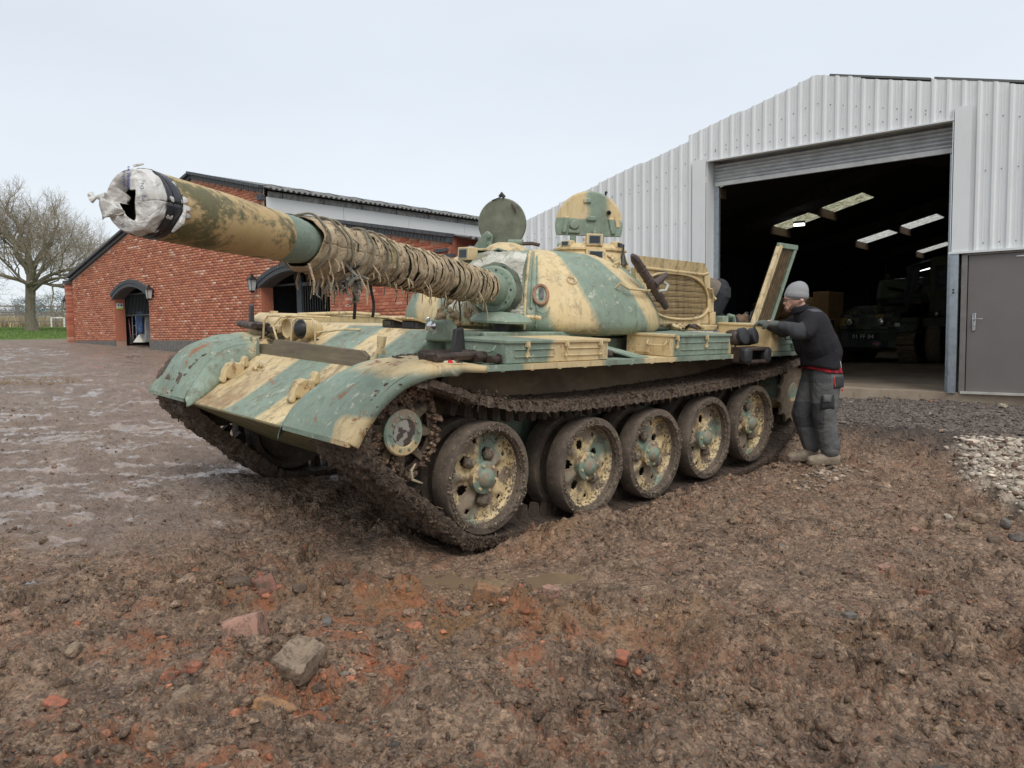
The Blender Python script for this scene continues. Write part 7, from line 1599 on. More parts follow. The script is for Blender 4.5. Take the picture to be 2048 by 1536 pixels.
for k, (d0, d1, r, sk) in enumerate([(-.030, -.085, .1265, .010), (-.045, -.080, .1280, -.014), (-.060, -.100, .1250, .008)]):
    mb = MB(); mb.grid(64, 6, lambda u, v: mz(*( (r + .0030 * mn.noise(Vector((math.cos(u * 2 * PI) * 5, math.sin(u * 2 * PI) * 5, k + v * 3)))) * c_ for c_ in (math.cos(u * 2 * PI), math.sin(u * 2 * PI))), d0 + (d1 - d0) * v + sk * math.cos(u * 2 * PI + k))); Kb(mb, 'tape_band', tp, smooth=True, solid=.002, fix=False)
for k, (t, L) in enumerate(((-.25, .05), (-.05, .045), (.18, .03), (-.5, .03))):
    mb = MB(); mb.grid(5, 4, lambda u, v: mz((.124 + .012 * math.sin(u * PI)) * math.cos(t + .22 * (v - .5) * (1 - u)), (.124 + .012 * math.sin(u * PI)) * math.sin(t + .22 * (v - .5) * (1 - u)), -.095 - L * u)); Kb(mb, 'bag_fringe', bagm.mat, solid=.0015)
mb = MB(); mb.tube([mz(.135 * math.cos(-.1), .135 * math.sin(-.1), -.10), mz(.14 * math.cos(-.45), .14 * math.sin(-.45), -.09), mz(.142 * math.cos(-.8), .142 * math.sin(-.8), -.075)], [.004, .012, .004], 7); Kb(mb, 'bag_tail', bagm.mat, smooth=True)
ink = simple('blue_ink', (.03, .05, .28), .5, bump=0); inkg = simple('grey_ink', (.08, .10, .18), .5, bump=0)
side_ = (mz(1, 0, 0) - mz(0, 0, 0)).normalized(); up_ = (mz(0, 1, 0) - mz(0, 0, 0)).normalized()
def bagtext(body, x, y, size, ang, mat, d=.030):
    xa = side_ * math.cos(ang) + up_ * math.sin(ang); ya = -side_ * math.sin(ang) + up_ * math.cos(ang); za = xa.cross(ya); p = mz(x, y, d)
    text(body, size, mat, bag, Matrix(((xa.x, ya.x, za.x, p.x), (xa.y, ya.y, za.y, p.y), (xa.z, ya.z, za.z, p.z), (0, 0, 0, 1))), 'bag_lettering', .0004)
bagtext('which a', -.018, .075, .017, PI / 2 + .05, ink); bagtext('damping wa', .002, .080, .015, PI / 2, ink); bagtext('EN', .075, .045, .017, PI / 2, inkg, .04); bagtext('ing', .078, .0, .02, PI / 2, inkg, .04); bagtext('ES', -.01, -.098, .016, .3 - PI / 2, inkg, .04)

# ---------------------------------------------------------------- running gear
M['mud_cake'] = mudmat('caked_mud', (0.055, 0.037, 0.026), (0.205, 0.148, 0.105), wet=.35, scale=16, bump=1.0, bd=.016)
WX = [1.762, .606, -.294, -1.194, -2.094]; WZ = [.012, -.055, -.052, .002, .066]
def make_wheel(seed, mudn):
    """One disc of a double road wheel, centred on the origin, its outer face towards +y."""
    rs = random.Random(seed); w = empty('road_wheel'); w.parent = tank
    mb = MB(); mb.lathe([(.345, -.078), (.400, -.078), (.405, -.066), (.405, .060), (.396, .074), (.352, .078), (.338, .060), (.338, -.060)], (0, 0, 0), (0, 1, 0), 56); o = mb.build('tyre', M['rubber'], smooth=True, angle=50); o.parent = w
    # pressed disc with five lightening holes and five spokes
    NR, NA = 16, 90; mb = MB(); RR = [.07 + (.338 - .07) * i / (NR - 1) for i in range(NR)]; vs = []
    for r in RR:
        for j in range(NA):
            a = 2 * PI * j / NA; ph = math.cos(5 * a / 2 * 2) ; sp_ = max(0, math.cos(5 * a)) ** 1.5
            d = -.050 + .055 * ss(.32, .338, np.float64(r)) + .040 * (1 - ss(.07, .14, np.float64(r))) + .030 * sp_ * math.exp(-((r - .17) / .09) ** 2) - .010 * (1 - sp_) * math.exp(-((r - .2) / .07) ** 2)
            vs.append((r * math.cos(a), float(d), r * math.sin(a)))
    fs = []
    for i in range(NR - 1):
        for j in range(NA):
            r = (RR[i] + RR[i + 1]) / 2; a = 2 * PI * (j + .5) / NA; hol = False
            for k in range(5):
                ah = 2 * PI * (k + .5) / 5; hx, hz = r * math.cos(a) - .172 * math.cos(ah), r * math.sin(a) - .172 * math.sin(ah)
                if hx * hx + hz * hz < .040 ** 2: hol = True
                ah = 2 * PI * k / 5; tx = (r * math.cos(a - ah) - .262) / .026; tz = r * math.sin(a - ah) / .013
                if tx * tx + tz * tz < 1: hol = True
            if not hol: fs.append((i * NA + j, i * NA + (j + 1) % NA, (i + 1) * NA + (j + 1) % NA, (i + 1) * NA + j))
    mb.add(vs, fs); o = mb.build('disc', M['c_wh'], smooth=True, solid=.012, angle=60); o.parent = w
    mb = MB(); mb.lathe([(.115, -.03), (.118, .028), (.105, .036), (.075, .040), (.066, .060), (.045, .078), (.0, .086)], (0, 0, 0), (0, 1, 0), 36); o = mb.build('hub', M['c_wh'], smooth=True, angle=40); o.parent = w
    for k in range(6): a = 2 * PI * k / 6 + .3; mb = MB(); mb.lathe([(.011, 0), (.011, .012), (0, .014)], (.094 * math.cos(a), .036, .094 * math.sin(a)), (0, 1, 0), 8); o = mb.build('hub_bolt', M['c_sand'], smooth=True); o.parent = w
    # mud packed in the holes and round the rim
    def blob(x, z, s, y=-.02, mat=None):
        b = bmesh.new(); bmesh.ops.create_icosphere(b, subdivisions=3, radius=s)
        for q in b.verts: p = q.co.normalized(); q.co = q.co * (1 + .38 * mn.noise(p * 2.5 + Vector((seed + x * 9, z * 9, 0))) + .20 * mn.noise(p * 8 + Vector((z * 5, 0, seed)))); q.co.y *= .7
        me = bpy.data.meshes.new('mud_clod'); b.to_mesh(me); b.free(); me.materials.append(mat or M['mud_pale']); me.polygons.foreach_set('use_smooth', [True] * len(me.polygons))
        o = bpy.data.objects.new('mud_clod', me); link(o); o.parent = w; o.location = (x, y, z)
    ks = list(range(5)); rs.shuffle(ks)
    for k in ks[:mudn]: a = 2 * PI * (k + .5) / 5; blob(.172 * math.cos(a), .172 * math.sin(a), rs.uniform(.042, .058))
    n = 1500; rn = np.random.RandomState(seed); a = rn.uniform(0, 2 * PI, n); cl_ = .5 + .5 * np.sin(a * 3 + seed) + .4 * np.sin(a * 7 + seed * 2); r = .338 + rn.uniform(-.004, .062, n) * np.clip(cl_, .1, 1); s = rn.uniform(.003, .011, n); y = np.where(r > .345, .076, .05) + s * .2
    cc = np.array([.20, .155, .11]) * np.exp(rn.normal(0, .4, (n, 1)))
    o = scatter('rim_mud', np.stack([r * np.cos(a), y, r * np.sin(a)], 1), s, cc, M['lump'], .9, .4, w, seed)
    n = 500; a = rn.uniform(0, 2 * PI, n); r = .335 - np.abs(rn.normal(0, .03, n)); s = rn.uniform(.003, .009, n); o = scatter('disc_mud', np.stack([r * np.cos(a), -.045 + .05 * ss(.30, .335, r), r * np.sin(a)], 1), s, np.array([.24, .19, .13]) * np.exp(rn.normal(0, .35, (n, 1))), M['lump'], .6, .4, w, seed + 3)
    return w
protos = [make_wheel(31, 3), make_wheel(47, 1)]
M['backwheel'] = M['rubber']
def plain_wheel():
    w = empty('road_wheel'); w.parent = tank
    mb = MB(); mb.lathe([(.0, -.05), (.30, -.05), (.338, -.078), (.400, -.078), (.405, -.066), (.405, .066), (.400, .078), (.345, .078), (.30, .0), (0, .02)], (0, 0, 0), (0, 1, 0), 48); o = mb.build('tyre', M['rubber'], smooth=True, angle=50); o.parent = w; return w
pw = plain_wheel(); first = [True, True, True]
def place(w, i, M4):
    if first[i]: first[i] = False; w.matrix_local = M4; return w
    return dup(w, tank, M4)
ROT = [1.15, .5, 2.0, .2, 1.6]; KIND = [0, 1, 0, 1, 0]
for i in range(5):
    Zc = .405 + WZ[i]; place(protos[KIND[i]], KIND[i], Matrix.Translation((WX[i], 1.520, Zc)) @ Matrix.Rotation(ROT[i], 4, 'Y'))
    place(pw, 2, Matrix.Translation((WX[i], 1.245, Zc)) @ Matrix.Rotation(ROT[i], 4, 'Y'))
    for y in (-1.245, -1.52): place(pw, 2, Matrix.Translation((WX[i], y, Zc)))
    mb = MB(); mb.cyl((WX[i], 1.0, Zc), (WX[i], 1.5, Zc), .06, n=12); mb.cyl((WX[i], -1.0, Zc), (WX[i], -1.5, Zc), .06, n=12); K(mb, 'axle', M['rubber'])
    for sy in (-1, 1): mb = MB(); mb.bar((WX[i], sy * 1.08, Zc), (WX[i] + .24, sy * 1.04, Zc + .10), .07, .07); K(mb, 'suspension_arm', M['rubber'])
# idler at the front (ribbed star), sprocket at the back
def idler(x, z, sy):
    w = empty('idler_wheel'); w.parent = tank; w.location = (x, sy * 1.32, z); w.rotation_euler = (0, 0, 0 if sy > 0 else PI)
    for yy in (.11, -.12):
        mb = MB()
        for k in range(10):
            a = 2 * PI * k / 10; a2 = a + .20
            mb.prism([(.10, -.045), (.10, .045), (.27, .030), (.315, .035), (.30, -.012)], lambda r, t, a=a: (r * math.cos(a) - t * math.sin(a), yy - .05, r * math.sin(a) + t * math.cos(a)), lambda r, t, a=a: (r * math.cos(a + .10) - t * math.sin(a), yy + .05 - r * .10, r * math.sin(a + .10) + t * math.cos(a)))
        o = mb.build('spoke', M['mud_tan'] if sy > 0 else M['mud'], bevel=.01); o.parent = w
        mb = MB(); mb.lathe([(.25, yy - .06), (.315, yy - .06), (.32, yy - .02), (.315, yy + .005), (.27, yy + .005)], (0, 0, 0), (0, 1, 0), 40); o = mb.build('rim', M['mud'], smooth=True, angle=40); o.parent = w
        mb = MB(); mb.lathe([(.0, yy - .015), (.16, yy - .005), (.27, yy - .045)], (0, 0, 0), (0, 1, 0), 30); o = mb.build('web', M['mud_cake'], smooth=True); o.parent = w
    mb = MB(); mb.lathe([(.115, .12), (.148, .195), (.153, .21), (.143, .222), (.095, .224), (.088, .214), (.05, .212), (0, .212)], (0, 0, 0), (0, 1, 0), 40)
    o = mb.build('hub', M['c_hub'], smooth=True, angle=40); o.parent = w
    mb = MB(); mb.lathe([(.088, .2155), (.04, .218), (0, .219)], (0, 0, 0), (0, 1, 0), 30); o = mb.build('hub_face', M['hubface'], smooth=True); o.parent = w
    for k in range(10): a = 2 * PI * k / 10; mb = MB(); mb.lathe([(.010, 0), (.010, .010), (0, .013)], (.113 * math.cos(a), .222, .113 * math.sin(a)), (0, 1, 0), 8); o = mb.build('hub_bolt', M['c_green'], smooth=True); o.parent = w
M['c_hub'] = camo('hub_camouflage', 'z', [(-.2, -.07)], -1, 1, warp=.05, wscale=5, rust=.5, mud=.30)
hf = MT('scraped_grey_hub_face', .5); c = hf.mix(hf.rg(hf.noise(12, 3, .5), .47, .50), (0.30, 0.28, 0.24), (0.065, 0.05, 0.04)); hf.col(c); M['hubface'] = hf.mat
idler(2.477, .806, 1); idler(2.477, .806, -1)
def sprocket(x, z, sy):
    w = empty('drive_sprocket'); w.parent = tank; w.location = (x, sy * 1.32, z); w.rotation_euler = (0, 0, 0 if sy > 0 else PI)
    for yy in (.20, -.20):
        mb = MB(); P = []
        for k in range(13):
            for q, r in ((0, .29), (.35, .31), (.5, .355), (.65, .31)): a = 2 * PI * (k + q) / 13; P.append((r * math.cos(a), r * math.sin(a)))
        mb.prism(P, lambda a, b: (a, yy - .02, b), lambda a, b: (a, yy + .02, b)); o = mb.build('toothed_ring', M['mud_tan'], bevel=.004); o.parent = w
    mb = MB(); mb.lathe([(.0, .225), (.10, .23), (.13, .21), (.14, .15), (.2, .05), (.2, -.1), (.1, -.2)], (0, 0, 0), (0, 1, 0), 30); o = mb.build('hub', M['c_hub'], smooth=True); o.parent = w
sprocket(-3.06, .74, 1); sprocket(-3.06, .74, -1)
# tracks
TPATH = [(2.765, .985), (2.665, 1.085), (2.55, 1.135), (2.42, 1.138), (2.18, 1.075), (1.88, .985), (1.43, .905), (.87, .875), (.30, .872), (-.30, .885), (-.9, .905), (-1.5, .925), (-2.1, .97), (-2.6, 1.02), (-2.95, 1.09), (-3.20, 1.08), (-3.38, .95), (-3.44, .74), (-3.37, .53), (-3.2, .38), (-2.85, .20), (-2.50, .06), (-2.1, -.010), (-1.2, -.045), (-.3, -.09), (.6, -.095), (1.3, -.055), (1.78, -.020), (2.0, .045), (2.28, .27), (2.56, .49), (2.74, .66), (2.815, .80), (2.810, .90)]
def catmull(P, n=14):
    out = []; m = len(P)
    for i in range(m):
        a, b, c_, d = P[i - 1], P[i], P[(i + 1) % m], P[(i + 2) % m]
        for j in range(n):
            f = j / n; out.append(tuple(.5 * (2 * b[k] + (c_[k] - a[k]) * f + (2 * a[k] - 5 * b[k] + 4 * c_[k] - d[k]) * f * f + (3 * b[k] - a[k] - 3 * c_[k] + d[k]) * f ** 3) for k in (0, 1)))
    return out
PT = catmull(TPATH); SG = [0]
for i in range(len(PT)): SG.append(SG[-1] + math.dist(PT[i], PT[(i + 1) % len(PT)]))
TL = SG[-1]; NL = int(round(TL / .137)); import bisect
def tpos(s):
    s %= TL; i = bisect.bisect_right(SG, s) - 1; i = min(i, len(PT) - 1); f = (s - SG[i]) / (SG[i + 1] - SG[i] + 1e-9); a, b = PT[i], PT[(i + 1) % len(PT)]; return a[0] + (b[0] - a[0]) * f, a[1] + (b[1] - a[1]) * f
def link_mesh(seed):
    """track link caked in mud: local x along the track, y across, z out of the loop"""
    b = MB(); b.box((0, 0, 0), (.118, .58, .040)); 
    for k in range(5): b.box((.052 if k % 2 else -.052, -.232 + k * .116, .004), (.045, .10, .058))
    for yy in (-.17, 0, .17): b.box((0, yy, .028), (.05, .10, .022))
    b.prism([(-.045, 0), (.045, 0), (.02, .12), (-.02, .12)], lambda a, z: (a, -.03, -.02 - z), lambda a, z: (a, .03, -.02 - z))
    me = bpy.data.meshes.new('track_link'); me.from_pydata(b.v, [], b.f); bm2 = bmesh.new(); bm2.from_mesh(me); bmesh.ops.recalc_face_normals(bm2, faces=bm2.faces); bm2.to_mesh(me); bm2.free(); me.materials.append(M['mud']); return me
LM = [link_mesh(i) for i in range(1)]
rs = random.Random(2)
for sy in (1, -1):
    tr = empty('track'); tr.parent = tank; pos = []; siz = []
    for k in range(NL):
        s = TL * k / NL; x, z = tpos(s); x2, z2 = tpos(s + .03); x1, z1 = tpos(s - .03); t = Vector((x2 - x1, 0, z2 - z1)).normalized(); nrm_ = Vector((-t.z, 0, t.x))
        cdir = Vector((x, 0, z)) - Vector((-.3, 0, .45))
        if nrm_.dot(cdir) < 0: nrm_ = -nrm_
        yv = nrm_.cross(t)
        M4 = Matrix(((t.x, yv.x, nrm_.x, x), (t.y, yv.y, nrm_.y, sy * 1.32), (t.z, yv.z, nrm_.z, z), (0, 0, 0, 1)))
        o = bpy.data.objects.new('track_link', LM[0]); link(o); o.parent = tr; o.matrix_local = M4
    # a continuous cake of mud over the shoes, ribbed by each shoe
    ns = int(TL / .0105); nw = 56 if sy > 0 else 40; S_ = np.linspace(0, TL, ns, endpoint=False); XZ = np.array([tpos(q) for q in S_]); X2 = np.array([tpos(q + .03) for q in S_]); X1 = np.array([tpos(q - .03) for q in S_]); t = X2 - X1; t /= np.hypot(t[:, 0], t[:, 1])[:, None]; nx, nz = -t[:, 1], t[:, 0]; f_ = np.where(nx * (XZ[:, 0] + .3) + nz * (XZ[:, 1] - .45) < 0, -1, 1); nx, nz = nx * f_, nz * f_
    wv = np.linspace(-1, 1, nw); yy = np.sign(wv) * (1 - (1 - np.abs(wv)) ** 1.15) * .302; SS_, WW = np.meshgrid(S_, wv, indexing='ij'); YY = np.broadcast_to(yy[None], SS_.shape); ph = SS_ / TL * NL
    lowf = ((XZ[:, 0] > 1.5) & (XZ[:, 1] < .86)).astype(float); lowf = np.convolve(lowf, np.ones(25) / 25, 'same')[:, None]
    edge = np.clip((1 - np.abs(WW)) * 9, 0, 1) ** .5; rib = np.abs(((ph + .5) % 1) - .5) * 2; rib = np.clip((rib - .10) * 4, 0, 1)
    d = .012 + edge * (.010 + .010 * rib + (.009 + .020 * lowf) * (fbm(SS_ * 9, YY * 9, 5, 15, .6) + .4) + .008 * np.abs(fbm(SS_ * 32, YY * 32, 3, 16))) + .016 * lowf * edge - (1 - edge) * (.045 + .012 * fbm(SS_ * 20, YY * 4, 3, 17))
    yo = YY + np.where(np.abs(WW) > .9, np.sign(YY) * .010 * fbm(SS_ * 24, WW * 3, 3, 18), 0)
    V = np.stack([XZ[:, 0][:, None] + nx[:, None] * d, sy * 1.32 + yo, XZ[:, 1][:, None] + nz[:, None] * d], 2).reshape(-1, 3)
    ii, jj = np.meshgrid(np.arange(ns), np.arange(nw - 1), indexing='ij'); ii, jj = ii.ravel(), jj.ravel(); i2 = (ii + 1) % ns
    o = npmesh('mud_cake', V, np.stack([ii * nw + jj, i2 * nw + jj, i2 * nw + jj + 1, ii * nw + jj + 1], 1), M['mud_cake'], tr, smooth=True)
    # crumbs of mud over that
    rn = np.random.RandomState(40 + sy); n = 16000 if sy > 0 else 4000
    if sy > 0: sv = np.concatenate([rn.uniform(0, TL, n // 2), rn.uniform(0, 5.2, n // 4), rn.uniform(TL - 2.2, TL, n - n // 2 - n // 4)])
    else: sv = rn.uniform(TL - 2.6, TL + .8, n)
    L_ = []; 
    for s in sv: x, z = tpos(s); x2, z2 = tpos(s + .02); L_.append((x, z, x2 - x, z2 - z))
    L_ = np.array(L_); t = L_[:, 2:] / (np.hypot(L_[:, 2], L_[:, 3])[:, None] + 1e-9); nx, nz = -t[:, 1], t[:, 0]; cx_, cz_ = L_[:, 0] + .3, L_[:, 1] - .45; fl = np.where(nx * cx_ + nz * cz_ < 0, -1, 1); nx, nz = nx * fl, nz * fl
    y = rn.uniform(-.30, .30, len(sv)); edge = rn.uniform(0, 1, len(sv)) < .38; y = np.where(edge, .285 * sy + rn.uniform(-.02, .025, len(sv)), y)
    front = (L_[:, 0] > 1.6) & (L_[:, 1] < 1.0)
    d = np.where(edge, rn.uniform(-.03, .05, len(sv)), .030 + np.abs(rn.normal(0, .010, len(sv))) + np.where(front, .020, 0)); s_ = np.minimum(np.exp(rn.normal(math.log(.0062), .45, len(sv))), .018)
    # narrow grooves between the shoes stay open
    ph = (sv / TL * NL) % 1.0; s_ = np.where(np.abs(ph - .5) < .13, s_ * .55, s_); d = np.where((L_[:, 0] > 2.0) & (L_[:, 1] > .84), .012, d)
    P3 = np.stack([L_[:, 0] + nx * d, sy * 1.32 + (y if sy > 0 else y), L_[:, 1] + nz * d], 1); cc = np.array([.115, .080, .055]) * np.exp(rn.normal(0, .30, (len(sv), 1)))
    rd_ = rn.uniform(0, 1, len(sv)) < .03; cc[rd_] = np.array([.25, .10, .055])
    scatter('track_mud', P3, s_, cc, M['lump'], .8, .55, tr, 60 + sy)
    # grass and roots hanging from it
    gm_ = MB()
    for k in range(260 if sy > 0 else 60):
        s = rn.uniform(0, 5.0) if k % 2 else rn.uniform(TL - 2.2, TL); x, z = tpos(s); y_ = sy * (1.32 + (.29 if sy > 0 else .29) + rn.uniform(-.02, .01)) if k % 3 else sy * (1.32 + rn.uniform(-.28, .28)); p = Vector((x, y_, z + rn.uniform(-.03, .05))); L = rn.uniform(.02, .07)
        q = p + Vector((rn.normal(0, .02), sy * abs(rn.normal(0, .015)), -L * .6)); gm_.tube([p, q, q + Vector((rn.normal(0, .015), 0, -L * .5))], [.0016, .0013, .0006], 3, cap=False)
    o = gm_.build('grass_roots', simple('root_straw', (.26, .20, .12), .9), fix=False); o.parent = tr; o['kind'] = 'stuff'
# mud thrown on the inner faces and lodged round the idler
rn = np.random.RandomState(77); n = 5200; a = rn.uniform(0, 2 * PI, n); r = rn.uniform(.15, .345, n); s = np.minimum(np.exp(rn.normal(math.log(.013), .45, n)), .034)
keep_ = ((np.cos(a - .4) > -.35 + .3 * fbm(a * 2, r * 8, 2, 4)) & (r > .16 + .04 * np.sin(a * 5))) | (r > .30)
P3 = np.stack([2.477 + r * np.cos(a), 1.43 + rn.uniform(-.08, .05, n), .806 + r * np.sin(a)], 1)
scatter('idler_mud', P3[keep_], s[keep_], np.exp(rn.normal(0, .2, (keep_.sum(), 1))) * np.ones(3), M['clod'], .9, .5, tank, 9)
mb = MB(); mb.tube([(2.40, 1.56, .60), (2.44, 1.57, .56), (2.43, 1.57, .50), (2.36, 1.56, .47), (2.33, 1.55, .46)], [.006, .010, .010, .007, .004], 6); K(mb, 'root', simple('pale_root', (.42, .34, .22), .8), smooth=True)
# ---------------------------------------------------------------- people
FW_ = Vector((.7071, -.7071, 0)); SD_ = Vector((.7071, .7071, 0))      # the way they face; towards the near side
def person(name, org, label):
    R4 = Matrix.Translation(Vector(org)) @ Matrix((FW_, SD_, UP)).transposed().to_4x4()
    e = empty(name, mat=R4); tag(e, label, 'person'); return e
def flesh(name, segs, mat, par, vox=.012, smooth=6, extra=None, fold=0):
    """One continuous skin grown over overlapping tapered limbs."""
    b = MB()
    for (a, r0, c, r1) in segs:
        a, c = Vector(a), Vector(c); d = (c - a); L = d.length; pr_ = []
        for i in range(7): t = i / 6 * PI / 2; pr_.append((r0 * math.sin(t) + .0005, -r0 * math.cos(t)))
        for i in range(7): t = i / 6 * PI / 2; pr_.append((r1 * math.cos(t) + .0005, L + r1 * math.sin(t)))
        b.lathe(pr_, a, d if L > 1e-5 else (0, 0, 1), 18, cap0=True, cap1=True)
    if extra: extra(b)
    o = b.build(name, mat, smooth=True, fix=True); o.parent = par
    m = o.modifiers.new('remesh', 'REMESH'); m.mode = 'VOXEL'; m.voxel_size = vox; m.use_smooth_shade = True
    m = o.modifiers.new('smooth', 'SMOOTH'); m.factor = .5; m.iterations = smooth
    return o
def cloth(name, col, var=.2, rough=.9, fold=.5, fs=5, dist=.02, sc3=(1, 1, .6)):
    m = MT(name, rough, spec=.2); c = m.mix(m.rg(m.noise(5, 5, .6), .3, .7), tuple(q * (1 - var) for q in col), tuple(q * (1 + var) for q in col)); m.col(c)
    w = m.noise(fs, 3, .5, dist=1.2, sc3=sc3); b = m.bump(w, fold, dist); m.bump(m.noise(180, 2), .15, .001, b); return m, c
skin = MT('skin', .5); skin.col(skin.mix(skin.noise(14, 4), (.50, .27, .20), (.62, .38, .29))); skin = skin.mat
# -- the man leaning on the tank
_gz = float(np.mean(hfun(np.array([-2.56, -2.45, -2.6]), np.array([2.13, 2.0, 2.2]))))
man = person('person', (-2.56, 2.13, max(_gz, -.045) - .01), 'standing man in grey knitted hat and black fleece leaning on the tank')
flj, _c = cloth('black_fleece', (.022, .021, .024), .25, .95, .9, 5, .035)
X_, Y_, Z_ = flj.sep(flj.co()); g1 = flj.ma('MULTIPLY', flj.rg(X_, .30, .305), flj.rg(Z_, 1.50, 1.495)); 
c = flj.mix(g1, _c, (.055, .057, .062)); g2 = flj.ma('MULTIPLY', flj.rg(Z_, 1.59, 1.60), flj.rg(X_, .20, .195)); c = flj.mix(flj.ma('MULTIPLY', g2, flj.rg(Y_, .08, .09)), c, (.09, .095, .105)); flj.col(c)
flt, _c = cloth('grey_work_trousers', (.115, .115, .113), .2, .9, 1.0, 5.5, .035, (1, 1, .9))
X_, Y_, Z_ = flt.sep(flt.co()); kn = flt.ma('MULTIPLY', flt.ma('MULTIPLY', flt.rg(Z_, .38, .385), flt.rg(Z_, .66, .655)), flt.rg(X_, .055, .06)); c = flt.mix(kn, _c, (.065, .066, .068)); hp = flt.ma('MULTIPLY', flt.rg(Z_, .86, .865), flt.rg(X_, .0, .005)); c = flt.mix(hp, c, (.075, .078, .076)); flt.col(c)
body = flesh('body', [((.22, .0, 1.58), .066, (.27, 0, 1.70), .070), ((.275, 0, 1.775), .098, (.295, 0, 1.735), .095), ((.325, 0, 1.70), .068, (.350, 0, 1.635), .040), ((.345, 0, 1.735), .055, (.345, 0, 1.69), .052), ((.375, 0, 1.72), .016, (.405, 0, 1.688), .013),
    ((.375, 0, 1.745), .03, (.372, 0, 1.752), .03), ((.378, .0, 1.655), .020, (.380, 0, 1.648), .020), ((.14, 0, 1.50), .07, (.02, 0, 1.08), .10), ((.02, .09, 1.0), .07, (.06, .10, .52), .045), ((.06, .10, .52), .045, (-.05, .10, .10), .035), ((.02, -.09, 1.0), .07, (.16, -.10, .52), .045), ((.16, -.10, .52), .045, (.08, -.11, .10), .035),
    ((.26, .22, 1.44), .035, (.29, .23, 1.42), .035), ((.29, .23, 1.42), .04, (.50, .17, 1.475), .03), ((.30, -.21, 1.44), .035, (.34, -.20, 1.44), .035), ((.34, -.20, 1.44), .04, (.54, -.08, 1.49), .03), ((.272, .088, 1.70), .013, (.262, .097, 1.715), .021), ((.272, -.088, 1.70), .013, (.262, -.097, 1.715), .021)], skin, man, .0065, 2)
jacket = flesh('jacket', [((.01, .08, 1.17), .175, (.01, -.08, 1.17), .175), ((.01, .09, 1.17), .172, (.07, .10, 1.27), .185), ((.01, -.09, 1.17), .172, (.07, -.10, 1.27), .185), ((.07, .10, 1.25), .185, (.14, .12, 1.46), .160), ((.07, -.10, 1.25), .185, (.14, -.12, 1.46), .160), ((.03, 0, 1.2), .18, (.13, 0, 1.5), .155),
    ((.16, .14, 1.50), .120, (.16, -.14, 1.50), .120), ((.20, 0, 1.54), .105, (.235, 0, 1.615), .086), ((.18, .19, 1.50), .104, (.28, .25, 1.39), .086), ((.28, .25, 1.39), .084, (.50, .18, 1.455), .055), ((.18, -.18, 1.50), .10, (.34, -.22, 1.41), .080), ((.34, -.22, 1.41), .078, (.54, -.10, 1.47), .052), ((.28, .26, 1.38), .072, (.37, .24, 1.385), .070)], flj.mat, man, .012, 5, fold=.035)
mb = MB(); mb.grid(56, 8, lambda u, v: (.02 + (.190 - .004 * v + .006 * math.sin(u * 23 + v * 2)) * math.cos(u * 2 * PI), (.258 - .006 * v) * math.sin(u * 2 * PI), 1.21 - .20 * v + .03 * math.cos(u * 2 * PI) * v)); o = mb.build('jacket_hem', flj.mat, smooth=True, solid=.014); o.parent = jacket
mb = MB(); mb.grid(30, 4, lambda u, v: (.245 + .088 * math.cos(u * 2 * PI) + v * .012, .088 * math.sin(u * 2 * PI), 1.595 + v * .065 - .020 * math.cos(u * 2 * PI))); o = mb.build('collar', flj.mat, smooth=True, solid=.014); o.parent = jacket
for (p, q) in (((-.085, .20, 1.12), (-.12, .185, 1.02)), ((.215, .205, 1.42), (.235, .20, 1.395))): mb = MB(); mb.tube([p, tuple((a + b) / 2 + (.0 if i != 1 else .012) for i, (a, b) in enumerate(zip(p, q))), q], .006, 5); o = mb.build('zip', simple('pale_zip', (.5, .5, .5), .4, bump=0), smooth=True); o.parent = jacket
pm, _c = cloth('red_check_shirt', (.30, .022, .03)); X_, Y_, Z_ = pm.sep(pm.co()); chk = pm.ma('GREATER_THAN', pm.ma('SINE', pm.ma('MULTIPLY', pm.ma('ADD', X_, Y_), 60)), .2); pm.col(pm.mix(pm.ma('MULTIPLY', chk, .7), _c, (.06, .01, .015)))
mb = MB(); mb.grid(48, 6, lambda u, v: (.0 + (.172 + .012 * v) * math.cos(u * 2 * PI) + .006 * math.sin(u * 30), (.235 + .012 * v) * math.sin(u * 2 * PI), 1.03 - .055 * v + .03 * math.cos(u * 2 * PI) + .006 * math.sin(u * 21))); o = mb.build('shirt_hem', pm.mat, smooth=True, solid=.01); o.parent = man
trou = flesh('trousers', [((.0, .085, .96), .150, (.0, -.085, .96), .150), ((.0, .09, .90), .158, (.02, .11, .52), .118), ((.02, .11, .52), .118, (-.05, .11, .16), .096), ((-.05, .11, .24), .098, (-.06, .11, .19), .094), ((.03, -.09, .88), .155, (.16, -.11, .52), .112), ((.16, -.11, .52), .112, (.055, -.12, .18), .094), ((.055, -.12, .24), .095, (.05, -.12, .19), .091), ((-.04, .07, .92), .14, (-.04, -.05, .88), .13)], flt.mat, man, .012, 4, fold=.04)
dk_ = simple('dark_pocket_cloth', (.028, .029, .031), .95, bump=.3); rd_ = simple('red_piping', (.5, .03, .03), .7, bump=0)
def pocket(pts, th, mat, nm):
    mb = MB(); a, b, c_, d = [Vector(p) for p in pts]
    mb.grid(8, 8, lambda u, v: a.lerp(b, u).lerp(d.lerp(c_, u), v) + SDl * (th * math.sin(PI * u) ** .5 * math.sin(PI * v) ** .5 if 0 < u < 1 and 0 < v < 1 else 0)); o = mb.build(nm, mat, smooth=True, solid=.008); o.parent = trou; return o
SDl = Vector((0, 1, 0))
pocket([(.10, .235, .74), (-.03, .232, .74), (-.04, .222, .60), (.10, .225, .60)], .022, dk_, 'thigh_pocket'); pocket([(.09, .250, .75), (.0, .252, .75), (.01, .25, .67), (.09, .25, .67)], .02, flt.mat, 'phone_pocket')
